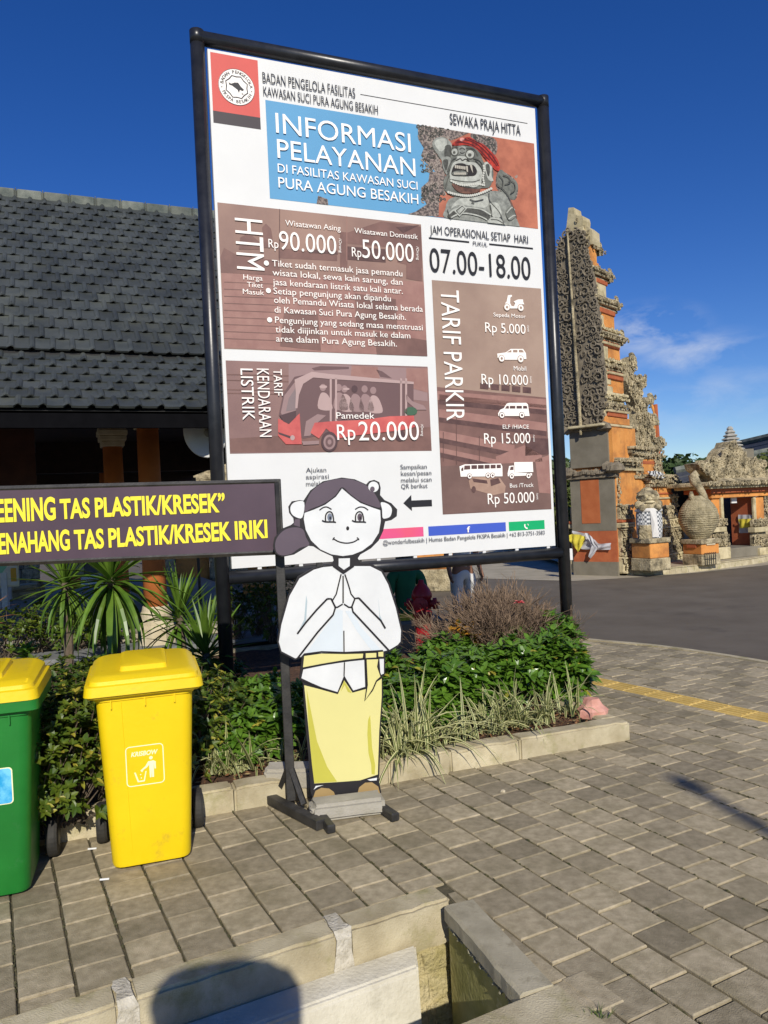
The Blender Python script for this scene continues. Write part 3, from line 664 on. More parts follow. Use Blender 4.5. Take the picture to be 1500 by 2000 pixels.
pic('printed_head', [(440, 600), (455, 520), (520, 480), (600, 478), (700, 500), (760, 570), (800, 660), (860, 650), (900, 760), (890, 860), (850, 930), (760, 940), (640, 1000), (520, 1030), (430, 1010), (370, 950), (360, 860), (400, 780), (430, 700)], m_sgm, 7)
pic('printed_ear', [(340, 640), (370, 600), (420, 598), (440, 640), (430, 740), (410, 800), (370, 760), (350, 700)], m_sg, 7); pic('printed_ear', [(352, 650), (380, 625), (410, 640), (400, 720), (380, 740)], m_sgd, 8)
pic('printed_ear', [(800, 670), (850, 655), (885, 700), (880, 800), (900, 860), (850, 850), (820, 780)], m_sgl, 8); pic('printed_ear', [(815, 690), (850, 680), (862, 740), (850, 810), (828, 770)], m_sgd, 9)
pic('printed_turban', [(450, 470), (500, 420), (560, 400), (640, 385), (720, 430), (800, 470), (880, 545), (940, 620), (968, 700), (960, 752), (920, 740), (850, 670), (760, 560), (690, 500), (600, 470), (520, 478)], M('printed_red_cloth', lin((96, 26, 24)), .6, .1, 22, col2=lin((196, 62, 46)), spec=.3), 8)
lines('turban_folds', [[(560, 410), (680, 440), (800, 530), (940, 700)], [(620, 400), (760, 460), (880, 580), (955, 700)], [(520, 440), (640, 460), (740, 520), (860, 640)], [(500, 440), (560, 430), (600, 400)]], flat('printed_maroon', (78, 22, 24)), 9, .009)
pic('printed_flower', ell(560, 412, 26, 20, 12), flat('printed_rose', (214, 150, 140)), 9, False)
for cx, cy, rx, ry in ((478, 545, 34, 36), (646, 572, 44, 44)): pic('printed_eye', ell(cx, cy, rx, ry, 16), m_sgl, 9, False); pic('printed_pupil', ell(cx - 4, cy + 8, rx * .45, ry * .42, 12), m_sgd, 10, False); lines('eye_line', [[(cx + rx * 1.1 * math.cos(t_ * .63), cy + ry * 1.15 * math.sin(t_ * .63)) for t_ in range(11)]], m_sgd, 10, .008)
pic('printed_brow', [(520, 500), (560, 482), (600, 500), (600, 560), (560, 585), (525, 560)], m_sg, 9); lines('brow_curls', [[(450, 505), (480, 488), (515, 500)], [(600, 510), (650, 505), (700, 530), (730, 590)], [(530, 520), (560, 505), (590, 525)], [(535, 550), (560, 565), (588, 548)]], m_sgd, 10, .01)
pic('printed_nose', [(500, 600), (560, 590), (610, 610), (600, 650), (550, 640), (500, 640)], m_sgl, 9); lines('nose_line', [[(495, 640), (540, 620), (560, 640), (600, 625), (640, 650)]], m_pb, 10, .009)
pic('printed_muzzle', [(440, 720), (470, 660), (540, 640), (620, 655), (700, 665), (760, 720), (780, 800), (750, 870), (660, 890), (560, 870), (460, 870), (425, 800)], m_sgl, 9)
pic('printed_mouth', [(455, 730), (490, 680), (560, 670), (620, 690), (680, 690), (720, 750), (700, 800), (640, 810), (560, 812), (450, 800)], m_pb, 10)
pic('printed_tongue', [(470, 760), (560, 750), (610, 770), (600, 800), (460, 795)], m_sgm, 11)
q_ = MB()
for k in range(6): x_ = 478 + k * 20; poly_on(BD, [qs(x_, 690 + k * 3), qs(x_ + 17, 692 + k * 3), qs(x_ + 16, 726 + k * 3), qs(x_ + 1, 724 + k * 3)], OFF + 12 * .0012, q_)
for k in range(6): x_ = 470 + k * 22; poly_on(BD, [qs(x_, 770), qs(x_ + 19, 772), qs(x_ + 18, 796), qs(x_ + 1, 794)], OFF + 12 * .0012, q_)
for P in ([(598, 700), (618, 704), (622, 770), (606, 760)], [(640, 690), (664, 690), (676, 780), (656, 740)]): poly_on(BD, [qs(*p) for p in P], OFF + 13 * .0012, q_)
q_.build('printed_teeth', flat('printed_bone', (176, 170, 156)), face)
pic('printed_chin', [(430, 820), (520, 840), (640, 850), (740, 840), (770, 880), (700, 930), (600, 915), (500, 880), (440, 860)], m_sgl, 11)
lines('wrinkles', [[(400, 760), (420, 700), (450, 640), (500, 610)], [(700, 640), (760, 700), (790, 790), (770, 880)], [(680, 620), (740, 640), (790, 700)], [(425, 860), (480, 885), (600, 930), (720, 945)], [(380, 940), (400, 850), (420, 800)], [(430, 845), (560, 868), (680, 872), (750, 850)], [(1000, 800), (1060, 820), (1080, 880), (1020, 900)], [(1060, 860), (1120, 880), (1130, 960), (1080, 1000)], [(960, 800), (1000, 860), (990, 940)], [(930, 900), (1010, 960), (1050, 1020)], [(850, 990), (860, 1080), (960, 1200), (1010, 1330)], [(660, 1095), (690, 1105)], [(1050, 1010), (1100, 1120), (1150, 1260)], [(400, 1170), (420, 1240), (440, 1270)], [(640, 1060), (700, 1080), (790, 1060)]], m_sgd, 12, .008)
pic('printed_beard', [(450, 890), (560, 930), (700, 950), (760, 945), (720, 985), (600, 1000), (500, 970)], M('printed_brown_shadow', lin((74, 52, 46)), .6, .1, 30, col2=lin((120, 84, 70)), spec=.3), 12)
q_ = MB()
for k in range(15): poly_on(BD, ell(*qs(440 + k * 24, 862 + 22 * math.sin(k * .35) + k * 4.5), .011, .011, 8), OFF + 13 * .0012, q_)
for k in range(22): poly_on(BD, ell(*qs(410 + k * 22, 985 + 60 * math.sin(k * .145) - k * 2.2), .013, .011, 8), OFF + 13 * .0012, q_)
for k in range(9): poly_on(BD, ell(*qs(790 + 6 * math.sin(k), 700 + k * 26), .010, .010, 8), OFF + 13 * .0012, q_)
q_.build('printed_beads', flat('printed_bead', (190, 190, 180)), face)
pic('printed_belt', [(400, 1235), (470, 1180), (600, 1160), (760, 1180), (850, 1230), (850, 1275), (740, 1230), (600, 1205), (480, 1225), (430, 1262)], m_sgd, 10); lines('belt_line', [[(410, 1225), (480, 1170), (600, 1150), (760, 1168), (870, 1230)], [(440, 1260), (500, 1228), (600, 1212), (740, 1240), (830, 1282)]], m_sgl, 11, .012)
pic('printed_buckle', [(470, 1185), (560, 1112), (612, 1160), (530, 1250)], m_sgl, 12, False); lines('buckle_line', [[(495, 1185), (558, 1135), (588, 1162), (530, 1225), (495, 1185)]], m_sgd, 13, .008, False)
pic('printed_forearm', [(860, 1110), (900, 1095), (950, 1110), (985, 1200), (960, 1260), (880, 1240), (870, 1170)], m_sgl, 11); pic('printed_fist', [(840, 1290), (880, 1255), (960, 1262), (1010, 1310), (1030, 1345), (860, 1325)], m_sgl, 11); lines('fist_line', [[(870, 1280), (940, 1285), (1000, 1320)], [(862, 1120), (878, 1200), (880, 1250)]], m_sgd, 12, .008)
pic('printed_armband', [(1030, 1200), (1085, 1130), (1120, 1170), (1140, 1240), (1070, 1290)], m_sgm, 11); lines('band_line', [[(1040, 1210), (1095, 1150), (1130, 1180)], [(1060, 1275), (1110, 1240), (1140, 1235)]], m_sgl, 12, .01)
q_ = MB(); r9 = random.Random(2)
for P0_, P1_, n9 in (((90, 260), (420, 420), 60), ((130, 560), (330, 760), 45), ((130, 860), (380, 1080), 60), ((200, 430), (330, 600), 25), ((700, 350), (920, 540), 30), ((960, 760), (1150, 1040), 26)):
    for k in range(n9):
        c9 = (r9.uniform(P0_[0], P1_[0]), r9.uniform(P0_[1], P1_[1])); a9 = r9.uniform(0, 6.28); rr9 = r9.uniform(12, 26); pts = clipx([qs(c9[0] + rr9 * (1 - .7 * t9 / 7) * math.cos(a9 + t9 * .75), c9[1] + rr9 * (1 - .7 * t9 / 7) * math.sin(a9 + t9 * .75)) for t9 in range(8)])
        ribbon_on(BD, pts, .011, OFF + 2.5 * .0012, q_, r9.choice((0, 1)))
q_.build('printed_scrolls', [m_sgd, flat('printed_stone_light', (150, 138, 128))], face)
hx = [qh(690, 30), qh(700, -25), qh(765, 0), qh(770, 42)]
print_poly('printed_tower', [(p[0], max(p[1], bz0)) for p in hx], m_rockp, 2)
T('INFORMASI', q1(346, 412), q1(886, 492), q1(343, 333)); T('PELAYANAN', q1(352, 513), q1(905, 588), q1(350, 438))
T('DI FASILITAS KAWASAN SUCI', q1(353, 570), q1(913, 643), q1(352, 536)); T('PURA AGUNG BESAKIH', q1(356, 632), q1(916, 698), q1(355, 590))

# ticket price panel
m_br = M('print_brown', lin((134, 106, 97)), .5, .1, 1.6, col2=lin((158, 128, 114)), spec=.3)
m_br2 = M('print_brown_deep', lin((112, 84, 78)), .5, .1, 6, col2=lin((130, 98, 90)), spec=.3)
m_br3 = M('print_brown_rose', lin((146, 108, 100)), .5, .1, 9, col2=lin((160, 122, 112)), spec=.3)
m_br4 = M('print_brown_dark', lin((84, 62, 60)), .5, .1, 14, col2=lin((104, 78, 74)), spec=.3)
hx0, hz0, hx1, hz1 = rect([q1(110, 685), q1(932, 783), q1(950, 1312), q1(140, 1272)])
print_poly('price_panel', rp(hx0, hz0, hx1, hz1), m_br)
ph = lambda P, m_, l=1: print_poly('printed_scene', [(min(max(x, hx0), hx1), min(max(z, hz0), hz1)) for x, z in [qh(*p) for p in P]], m_, l)
ph([(45, 500), (1435, 560), (1445, 1075), (65, 1010)], m_br3)
ph([(890, 230), (1130, 150), (1400, 185), (1410, 470), (1240, 430), (1240, 330), (890, 300)], m_br2)
ph([(430, 330), (620, 350), (830, 360), (830, 420), (430, 400)], m_br2); ph([(850, 220), (900, 225), (900, 470), (850, 465)], m_br2, 2)
ph([(1230, 190), (1390, 175), (1280, 230)], m_br4, 2); ph([(640, 340), (830, 350), (835, 375), (640, 365)], m_br4, 2)
ph([(900, 320), (1160, 340), (1160, 430), (900, 410)], m_br4, 2); ph([(1300, 430), (1400, 440), (1410, 560), (1300, 540)], m_br2, 2)
ph([(320, 190), (345, 165), (380, 200), (400, 330), (320, 330)], m_br2, 2); ph([(170, 260), (230, 230), (300, 290), (300, 340), (160, 340)], m_br2, 2); ph([(20, 400), (60, 330), (150, 380), (440, 420), (440, 520), (30, 500)], m_br2)
ph([(470, 760), (700, 780), (720, 1030), (440, 1000)], m_br2, 2); ph([(950, 640), (1230, 680), (1240, 900), (960, 880)], m_br2, 2); ph([(1080, 900), (1440, 960), (1445, 1070), (1100, 1060)], m_br2, 2)
for k in range(9): ph([(60, 560 + k * 48), (430, 575 + k * 48), (430, 580 + k * 48), (60, 566 + k * 48)], m_br2, 2)
ph([(435, 60), (440, 60), (440, 420), (434, 420)], m_br4, 3); ph([(893, 100), (897, 100), (897, 420), (893, 420)], m_br3, 3)
T('HTM', q1(180, 753), q1(188, 957), q1(290, 757), rot=True)
T('Wisatawan Asing', q1(383, 784), q1(605, 808), q1(383, 762)); T('Rp', q1(316, 872), q1(356, 880), q1(316, 838)); T('90.000', q1(360, 880), q1(588, 895), q1(360, 806))
T('/Orang', q1(597, 835), q1(599, 893), q1(607, 835), rot=True); T('Wisatawan Domestik', q1(660, 814), q1(914, 838), q1(660, 793))
T('Rp', q1(650, 908), q1(688, 914), q1(650, 871)); T('50.000', q1(692, 913), q1(898, 927), q1(692, 840)); T('/Orang', q1(907, 868), q1(909, 922), q1(917, 868), rot=True)
for s_, a, b in (('Tiket sudah termasuk jasa pemandu', (330, 947), (852, 990)), ('wisata lokal, sewa kain sarung, dan', (332, 984), (853, 1028)), ('jasa kendaraan listrik satu kali antar.', (334, 1022), (854, 1062)),
    ('Setiap pengunjung akan dipandu', (336, 1058), (806, 1092)), ('oleh Pemandu Wisata lokal selama berada', (338, 1094), (934, 1137)), ('di Kawasan Suci Pura Agung Besakih.', (340, 1133), (866, 1168)),
    ('Pengunjung yang sedang masa menstruasi', (342, 1174), (934, 1210)), ('tidak diijinkan untuk masuk ke dalam', (344, 1212), (884, 1245)), ('area dalam Pura Agung Besakih.', (346, 1249), (830, 1277))):
    T(s_, q1(*a), q1(*b), q1(a[0], a[1] - 25))
bu = MB()
for p in ((307, 935), (315, 1045), (320, 1162)): poly_on(BD, ell(*q1(*p), .02, .02, 12), OFF + .0096, bu)
bu.build('bullet_dots', m_wink, face)
for s_, a, b in (('Harga', (215, 1000), (292, 1007)), ('Tiket', (230, 1030), (294, 1036)), ('Masuk', (213, 1058), (298, 1063))): T(s_, q1(*a), q1(*b), q1(a[0], a[1] - 20))

# opening hours
T('JAM OPERASIONAL SETIAP  HARI', q1(963, 816), q1(1356, 860), q1(963, 783), m_ink); T('PUKUL', q1(1135, 863), q1(1193, 869), q1(1135, 847), m_ink)
for a, b in (((960, 845), (1122, 860)), ((1202, 866), (1378, 886))):
    a, b = q1(*a), q1(*b); zc = q1(1160, 862)[1] + .01; print_poly('rule', rp(a[0], zc, b[0], zc + .016), m_ink)
T('07.00-18.00', q1(963, 968), q1(1367, 997), q1(963, 874), m_ink)

# parking panel
x0, z0, x1, z1 = rect([px(842, 547), px(1055, 564), px(1077, 995), px(865, 1004)]); kx0, kz0, kx1, kz1 = x0, z0, x1, z1
m_pk = M('print_taupe', lin((150, 126, 112)), .5, .1, 2, col2=lin((166, 142, 126)), spec=.3)
print_poly('parking_panel', rp(x0, z0, x1, z1), m_pk)
pk = lambda f, P, m_, l=1: print_poly('printed_scene', [(min(max(x, kx0), kx1), min(max(z, kz0), kz1)) for x, z in [f(*p) for p in P]], m_, l)
pk(qa, [(-60, 1350), (1290, 1480), (1400, 3400), (-60, 3400)], m_br2)
pk(qb, [(-60, 820), (700, 780), (1350, 680), (1360, 1360), (-60, 1400)], M('print_road', lin((108, 84, 78)), .5, .1, 3, col2=lin((126, 100, 92)), spec=.3), 2)
for y0, y1, h in ((1400, 1500, 60), ): pk(qa, [(-60, y0), (1290, y1), (1290, y1 + 110), (-60, y0 + 110)], m_br3, 2)
for (x0_, y0, x1_, y1, h) in ((-20, -60, 1290, 70, 60), (-20, 120, 1290, 290, 100), (-20, 380, 900, 560, 90), (-20, 590, 700, 740, 60)):
    pk(qb, [(x0_, y0), (x1_, y1), (x1_, y1 + h), (x0_, y0 + h)], m_br3, 2); pk(qb, [(x0_, y0 + h), (x1_, y1 + h), (x1_, y1 + h + 60), (x0_, y0 + h + 60)], m_br4, 2)
pk(qb, [(670, 700), (1020, 560), (1230, 680), (1240, 760), (680, 790)], m_br3, 3); pk(qb, [(1030, 470), (1320, 480), (1320, 670), (1030, 690)], m_br4, 3); pk(qb, [(1150, 740), (1340, 680), (1350, 1150), (1200, 1140)], m_br3, 3)
for x_, y0, y1 in ((190, 120, 800), (470, 450, 780), (30, 400, 760)): pk(qb, [(x_ - 4, y0), (x_ + 4, y0), (x_ + 4, y1), (x_ - 4, y1)], m_br4, 3)
pk(qb, [(340, 1000), (360, 950), (560, 950), (720, 960), (790, 1060), (780, 1140), (640, 1170), (360, 1090)], M('print_car', lin((158, 128, 112)), .5, .1, 9, col2=lin((176, 146, 128)), spec=.3), 4)
pk(qb, [(380, 965), (560, 990), (570, 1030), (400, 1010)], m_br4, 5); pk(qb, [(600, 980), (700, 960), (730, 1020), (610, 1060)], m_br4, 5); pk(qb, ell(400, 1100, 26, 40, 14), m_br4, 5)
for k in range(5): pk(qa, [(480 + k * 130, 1300 + k * 12), (580 + k * 130, 1310 + k * 12), (580 + k * 130, 1380 + k * 12), (480 + k * 130, 1370 + k * 12)], m_br4, 3)
T('TARIF PARKIR', px(859, 566), px(868, 822), px(894, 566), rot=True)
T('Sepeda Motor', q1(1217, 1148), q1(1346, 1158), q1(1217, 1133)); T('Rp 5.000', q1(1184, 1210), q1(1346, 1220), q1(1184, 1172)); T('/unit', qa(1050, 600), qa(1052, 680), qa(1072, 600), rot=True)
T('Mobil', q2(1268, 137), q2(1320, 137), q2(1268, 119)); T('Rp 10.000', q2(1134, 194), q2(1328, 200), q2(1134, 152)); T('/unit', qa(1082, 1220), qa(1084, 1305), qa(1104, 1220), rot=True)
T('ELF /HIACE', q2(1222, 381), q2(1331, 381), q2(1222, 364)); T('Rp 15.000', q2(1145, 443), q2(1338, 447), q2(1145, 400)); T('/unit', qb(1120, 435), qb(1122, 520), qb(1142, 435), rot=True)
T('Bus /Truck', q2(1252, 627), q2(1351, 627), q2(1252, 610)); T('Rp 50.000', q2(1160, 696), q2(1355, 692), q2(1160, 652)); T('/unit', qb(1160, 1145), qb(1162, 1225), qb(1184, 1145), rot=True)
def icon(name, f, parts, holes=(), wheels=(), holemat=None):
    mbx = MB()
    for P in parts: poly_on(BD, [f(*p) for p in P], OFF + .0072, mbx)
    for cx, cy, r in wheels:
        c = f(cx, cy); e_ = f(cx + r, cy); rr = abs(e_[0] - c[0]); poly_on(BD, ell(*c, rr * 1.22, rr * 1.22, 18), OFF + .0084, mbx, 1); poly_on(BD, ell(*c, rr, rr, 18), OFF + .0096, mbx); poly_on(BD, ell(*c, rr * .45, rr * .45, 12), OFF + .0108, mbx, 1)
    for P in holes: poly_on(BD, [f(*p) for p in P], OFF + .0084, mbx, 1)
    mbx.build(name, [m_wink, holemat or m_br2], face)
icon('scooter_icon', qa, [[(815, 235), (860, 228), (868, 245), (845, 265), (842, 330), (860, 365), (890, 370), (905, 330), (885, 310), (940, 285), (1000, 285), (1000, 310), (1015, 345), (960, 345), (930, 395), (830, 395), (820, 340), (780, 335), (800, 310)]], wheels=((803, 380, 32), (972, 387, 32)), holemat=m_pk)
icon('car_icon', qa, [[(685, 945), (790, 930), (850, 888), (1000, 888), (1035, 940), (1042, 1010), (950, 1020), (740, 1020), (690, 995)]], [[(800, 930), (855, 900), (860, 930)], [(878, 900), (930, 900), (932, 930), (876, 930)], [(948, 900), (990, 900), (1010, 930), (950, 930)]], ((738, 1005, 32), (970, 1012, 32)), m_pk)
icon('van_icon', qb, [[(695, 175), (720, 130), (765, 110), (800, 55), (830, 45), (1040, 45), (1060, 65), (1080, 205), (700, 205)]], [[(780, 115), (800, 82), (825, 82), (828, 115)], [(838, 82), (905, 82), (905, 115), (838, 115)], [(920, 82), (985, 82), (985, 115), (920, 115)], [(1000, 82), (1045, 82), (1052, 115), (1000, 115)]], ((742, 197, 28), (985, 195, 28)), m_br4)
icon('bus_icon', qb, [[(225, 820), (290, 795), (730, 785), (748, 820), (750, 940), (240, 945)]], [[(285, 810), (355, 808), (355, 855), (280, 860)], [(370, 805), (438, 804), (438, 850), (370, 852)], [(450, 803), (520, 802), (520, 848), (450, 850)], [(530, 801), (592, 800), (592, 845), (530, 848)], [(604, 800), (665, 799), (665, 843), (604, 845)], [(678, 799), (728, 798), (730, 840), (678, 842)], [(245, 850), (270, 825), (272, 870), (250, 880)]], ((348, 940, 25), (572, 930, 25), (628, 930, 25)), m_br4)
icon('truck_icon', qb, [[(892, 768), (1118, 765), (1125, 888), (895, 895)], [(812, 905), (830, 815), (885, 808), (892, 895), (1110, 902), (1110, 930), (815, 940)]], [[(838, 865), (848, 825), (880, 822), (882, 862)]], ((862, 940, 25), (1065, 935, 25)), m_br4)

# electric shuttle panel
x0, z0, x1, z1 = rect([q2(65, 90), q2(910, 125), q2(927, 477), q2(83, 480)]); ex0, ez0, ex1, ez1 = x0, z0, x1, z1
print_poly('shuttle_panel', rp(x0, z0, x1, z1), M('print_mauve', lin((124, 96, 93)), .5, .1, 1.8, col2=lin((142, 112, 106)), spec=.3))
pe = lambda P, m_, l=1, sm=False: print_poly('printed_scene', [(min(max(x, ex0), ex1), min(max(z, ez0), ez1)) for x, z in [qk(*p) for p in (smooth_pts(P, True, 4) if sm else P)]], m_, l)
m_redp = M('print_cart_red', lin((182, 84, 82)), .5, .1, 6, col2=lin((206, 104, 98)), spec=.3)
m_pale = flat('print_pale', (178, 152, 148)); m_mid = flat('print_mid', (150, 124, 122)); m_dk = flat('print_deep', (84, 64, 66)); m_dk2 = flat('print_deep_mid', (108, 84, 84))
pe([(10, 560), (1430, 480), (1440, 655), (30, 655)], m_br2); pe([(440, 40), (860, 50), (1400, 70), (1410, 300), (440, 200)], m_mid); pe([(880, 50), (1060, 60), (1080, 170), (870, 150)], m_br3, 2); pe([(1260, 70), (1410, 70), (1410, 240), (1260, 200)], m_br3, 2)
pe([(600, 70), (660, 55), (860, 60), (860, 75), (620, 85)], m_dk2, 2); pe([(1050, 80), (1090, 90), (1160, 140), (1080, 130)], m_dk2, 2)
for y in (110, 150, 215, 240): pe([(10, y), (440, y + 8), (440, y + 16), (10, y + 6)], m_br2, 2)
pe([(370, 400), (400, 250), (480, 130), (600, 105), (1310, 165), (1310, 420), (1200, 520), (760, 520), (540, 560)], m_dk2, 3)
pe([(385, 380), (410, 260), (480, 170), (540, 150), (500, 250), (490, 370), (400, 410)], m_mid, 4); pe([(420, 370), (440, 280), (500, 190), (490, 360)], flat('print_glass', (132, 116, 116)), 5)
pe([(480, 150), (600, 95), (720, 110), (1310, 165), (1310, 182), (720, 145), (610, 135), (540, 180), (510, 260), (500, 350), (485, 350), (490, 240)], m_pale, 6)
for x_ in (725, 762, 1215, 1250): pe([(x_, 140), (x_ + 14, 142), (x_ + 14, 440), (x_, 440)], m_pale, 6)
for (x_, y_) in ((690, 230), (840, 240), (1040, 250), (980, 240), (910, 240), (800, 230)):
    pe(ell(x_ - 12, y_ - 25, 22, 26, 12), m_mid if x_ != 910 else m_dk, 5); pe([(x_ - 45, y_ + 120), (x_ - 30, y_ + 20), (x_ + 10, y_ + 15), (x_ + 40, y_ + 60), (x_ + 50, y_ + 130)], m_pale if x_ in (690, 840, 1040) else m_mid, 5, True)
pe(ell(680, 200, 28, 12, 10), m_pale, 6); pe(ell(840, 215, 24, 9, 10), m_pale, 6)
pe([(560, 440), (640, 390), (700, 400), (640, 450), (590, 540), (545, 545)], m_mid, 6)
pe([(365, 420), (440, 455), (515, 385), (530, 600), (420, 600), (365, 540)], m_redp, 7); pe([(375, 400), (490, 365), (490, 410), (440, 460), (400, 440)], m_dk, 8)
pe([(590, 520), (620, 450), (740, 440), (960, 430), (1140, 405), (1310, 400), (1320, 480), (1240, 500), (900, 540), (780, 560), (700, 490), (650, 560)], m_redp, 7)
pe([(530, 580), (650, 575), (650, 600), (540, 605)], m_mid, 8); pe(ell(722, 582, 58, 70, 24), m_dk, 8); pe(ell(722, 585, 42, 52, 20), m_mid, 9); pe(ell(722, 585, 28, 36, 16), m_dk2, 10); pe(ell(722, 585, 14, 18, 12), m_mid, 11)
pe(ell(1215, 540, 35, 40, 16), m_dk, 6); pe([(365, 515), (455, 545), (450, 560), (370, 530)], m_dk, 8); pe(ell(465, 555, 16, 18, 12), m_pale, 9)
pe(ell(1290, 370, 45, 30, 14), flat('print_green', (70, 100, 78)), 6); pe([(1255, 250), (1300, 300), (1380, 330), (1400, 360), (1330, 360), (1260, 300)], m_mid, 6)
T('TARIF', q2(262, 132), q2(266, 243), q2(297, 132), rot=True, layer=13); T('KENDARAAN', q2(193, 130), q2(205, 415), q2(243, 130), rot=True, layer=13); T('LISTRIK', q2(125, 130), q2(133, 345), q2(176, 130), rot=True, layer=13)
T('Pamedek', q2(526, 339), q2(685, 340), q2(526, 313), layer=13); T('Rp', q2(530, 428), q2(606, 432), q2(530, 364), layer=13); T('20.000', q2(620, 430), q2(872, 428), q2(620, 352), layer=13); T('/Orang', q2(878, 362), q2(880, 412), q2(888, 362), rot=True, layer=13)

# feedback area (the square codes are left blank)
m_gt = flat('grey_print', (84, 84, 88))
for s_, a, b in (('Ajukan', (400, 563), (485, 565)), ('aspirasi', (400, 591), (496, 592)), ('melalui', (400, 620), (478, 620)), ('Sampaikan', (795, 550), (905, 551)), ('kesan/pesan', (797, 577), (924, 575)), ('melalui scan', (797, 605), (925, 603)), ('QR berikut', (798, 631), (908, 629))): T(s_, q2(*a), q2(*b), q2(a[0], a[1] - 19), m_gt)
T('www.', q2(207, 892), q2(270, 890), q2(207, 868), m_gt)
T('@wonderfulbesakih | Humas Badan Pengelola FKSPA Besakih | +62 813-3751-3583', q2(722, 866), q2(1398, 828), q2(722, 848), m_gt)
za, zb, zc, zd = q2(928, 677)[1], q2(928, 705)[1], q2(843, 657)[1], q2(843, 725)[1]; tp = q2(808, 692); xh = q2(843, 690)[0]; xe = q2(928, 690)[0]
print_poly('arrow', [tp, (xh, zd), (xh, zb), (xe, zb), (xe, za), (xh, za), (xh, zc)], m_ink)
def bar(nm, u0, u1, yA, yB, m_): 
    a, b = q2(u0, yA), q2(u1, yB); zt = (q2(u0, yA)[1]); print_poly(nm, rp(a[0], zt - .072, b[0], zt), m_)
zt = q2(1078, 780)[1]; zq = zt - .078
print_poly('pink_bar', rp(q2(640, 800)[0], zq, q2(892, 800)[0], zt), M('pink_print', lin((226, 92, 110)), .5, .02, 1.0, col2=lin((216, 82, 150)), spec=.3))
print_poly('blue_bar', rp(q2(913, 800)[0], zq, q2(1237, 790)[0], zt), flat('blue_print', (66, 92, 190))); print_poly('green_bar', rp(q2(1250, 790)[0], zq, q2(1399, 780)[0], zt), flat('green_print', (20, 168, 104)))
c = q2(1078, 797); T('f', (c[0] - .014, zq + .012), (c[0] + .016, zq), (c[0], zq + .06), bold=.02)
c = (q2(1325, 782)[0], (zt + zq) / 2); ic = MB(); ribbon_on(BD, [(c[0] + .024 * math.cos(t), c[1] + .024 * math.sin(t)) for t in [2.6 + i * .25 for i in range(10)]], .012, OFF + .004, ic); ribbon_on(BD, [(c[0] + .002, c[1] + .012), (c[0] + .012, c[1] + .01), (c[0] + .013, c[1] - .002)], .005, OFF + .004, ic); ic.build('phone_icon', m_wink, face)

# ================================================================== THE CUT-OUT GREETER
CU = Plane(-.20, 4.06, 14.0)
zg = lambda x, y: CU.sz(460 + x * .379867, 900 + y * .38)
cut = thing('greeting_cutout', CU.w(0, 0), 'painted cut-out woman with pressed palms, white blouse and pale yellow sarong', 'cut-out sign')
def Z(P): return [zg(*p) for p in P]
outline = [(545, 86), (612, 95), (672, 122), (688, 104), (712, 98), (738, 110), (745, 140), (742, 176), (765, 202), (800, 218), (830, 250), (828, 285), (800, 305), (768, 312), (758, 360), (735, 410), (695, 450), (640, 482), (628, 500), (640, 525), (700, 530), (755, 562), (792, 630), (830, 750), (858, 870), (856, 925), (842, 950), (795, 978), (768, 985), (768, 1095), (752, 1110), (758, 1200), (745, 1380), (738, 1610), (735, 1640), (748, 1700), (746, 1744), (400, 1744), (385, 1700), (378, 1560), (358, 1350), (345, 1140), (328, 1120), (340, 1010), (305, 1024), (230, 985), (213, 930), (226, 840), (268, 690), (320, 595), (400, 550), (490, 532), (505, 512), (500, 492), (440, 465), (400, 440), (375, 437), (300, 482), (240, 494), (205, 478), (192, 440), (200, 395), (235, 350), (285, 330), (300, 318), (298, 296), (276, 268), (272, 235), (290, 208), (330, 202), (350, 205), (385, 152), (450, 105)]
ob = MB(); slab_on(CU, Z(outline), -.006, .006, ob); board = ob.build('board', M('black_edge_paint', (0.02, .018, .02), .5, .1, spec=.3), cut)
def paint(nm, P, mat, layer=1, sm=0):
    if sm: P = smooth_pts(P, True, sm)
    return poly_on(CU, Z(P), .006 + .0011 * layer).build(nm, mat, board)
def stroke(nm, P, wd=8, layer=4, sm=4, mat=None, taper=False):
    if sm: P = smooth_pts(P, False, sm)
    k = .379867 * 4.06 / 1500; n = len(P); W = [wd * k * (max(.15, math.sin(math.pi * i / (n - 1))) if taper else 1) for i in range(n)]
    return ribbon_on(CU, Z(P), W, .006 + .0011 * layer).build(nm, mat or m_cblk, board)
m_cw = M('painted_white', (0.69, 0.70, 0.69), .42, .05, 5, spec=.3); m_cblk = flat('painted_black', (30, 27, 30)); m_hair = M('painted_hair', lin((92, 80, 90)), .5, .08, 4, spec=.3)
m_cy = M('painted_pale_yellow', lin((216, 208, 138)), .5, .02, 3, spec=.3); m_cyd = M('painted_olive_yellow', lin((188, 182, 74)), .5, .04, 3, spec=.3); m_shade = M('painted_blue_grey', lin((170, 186, 192)), .5, .03, 4, spec=.3)
m_shade2 = M('painted_pale_blue', lin((206, 214, 218)), .5, .03, 4, spec=.3)
m_tan = flat('painted_tan', (160, 134, 88)); m_shoe = flat('painted_brown', (70, 46, 40))
paint('hair', [(545, 92), (615, 102), (690, 140), (735, 205), (742, 240), (700, 232), (640, 208), (590, 172), (546, 136), (510, 180), (450, 222), (390, 246), (356, 262), (358, 225), (390, 158), (455, 110)], m_hair, 1, 4)
paint('hair_bun', [(300, 342), (345, 352), (362, 395), (378, 432), (330, 448), (285, 478), (240, 486), (210, 470), (203, 430), (215, 392), (250, 356)], m_hair, 1, 4)
paint('hair_tie', [(305, 300), (330, 300), (330, 340), (298, 330)], m_hair, 1)
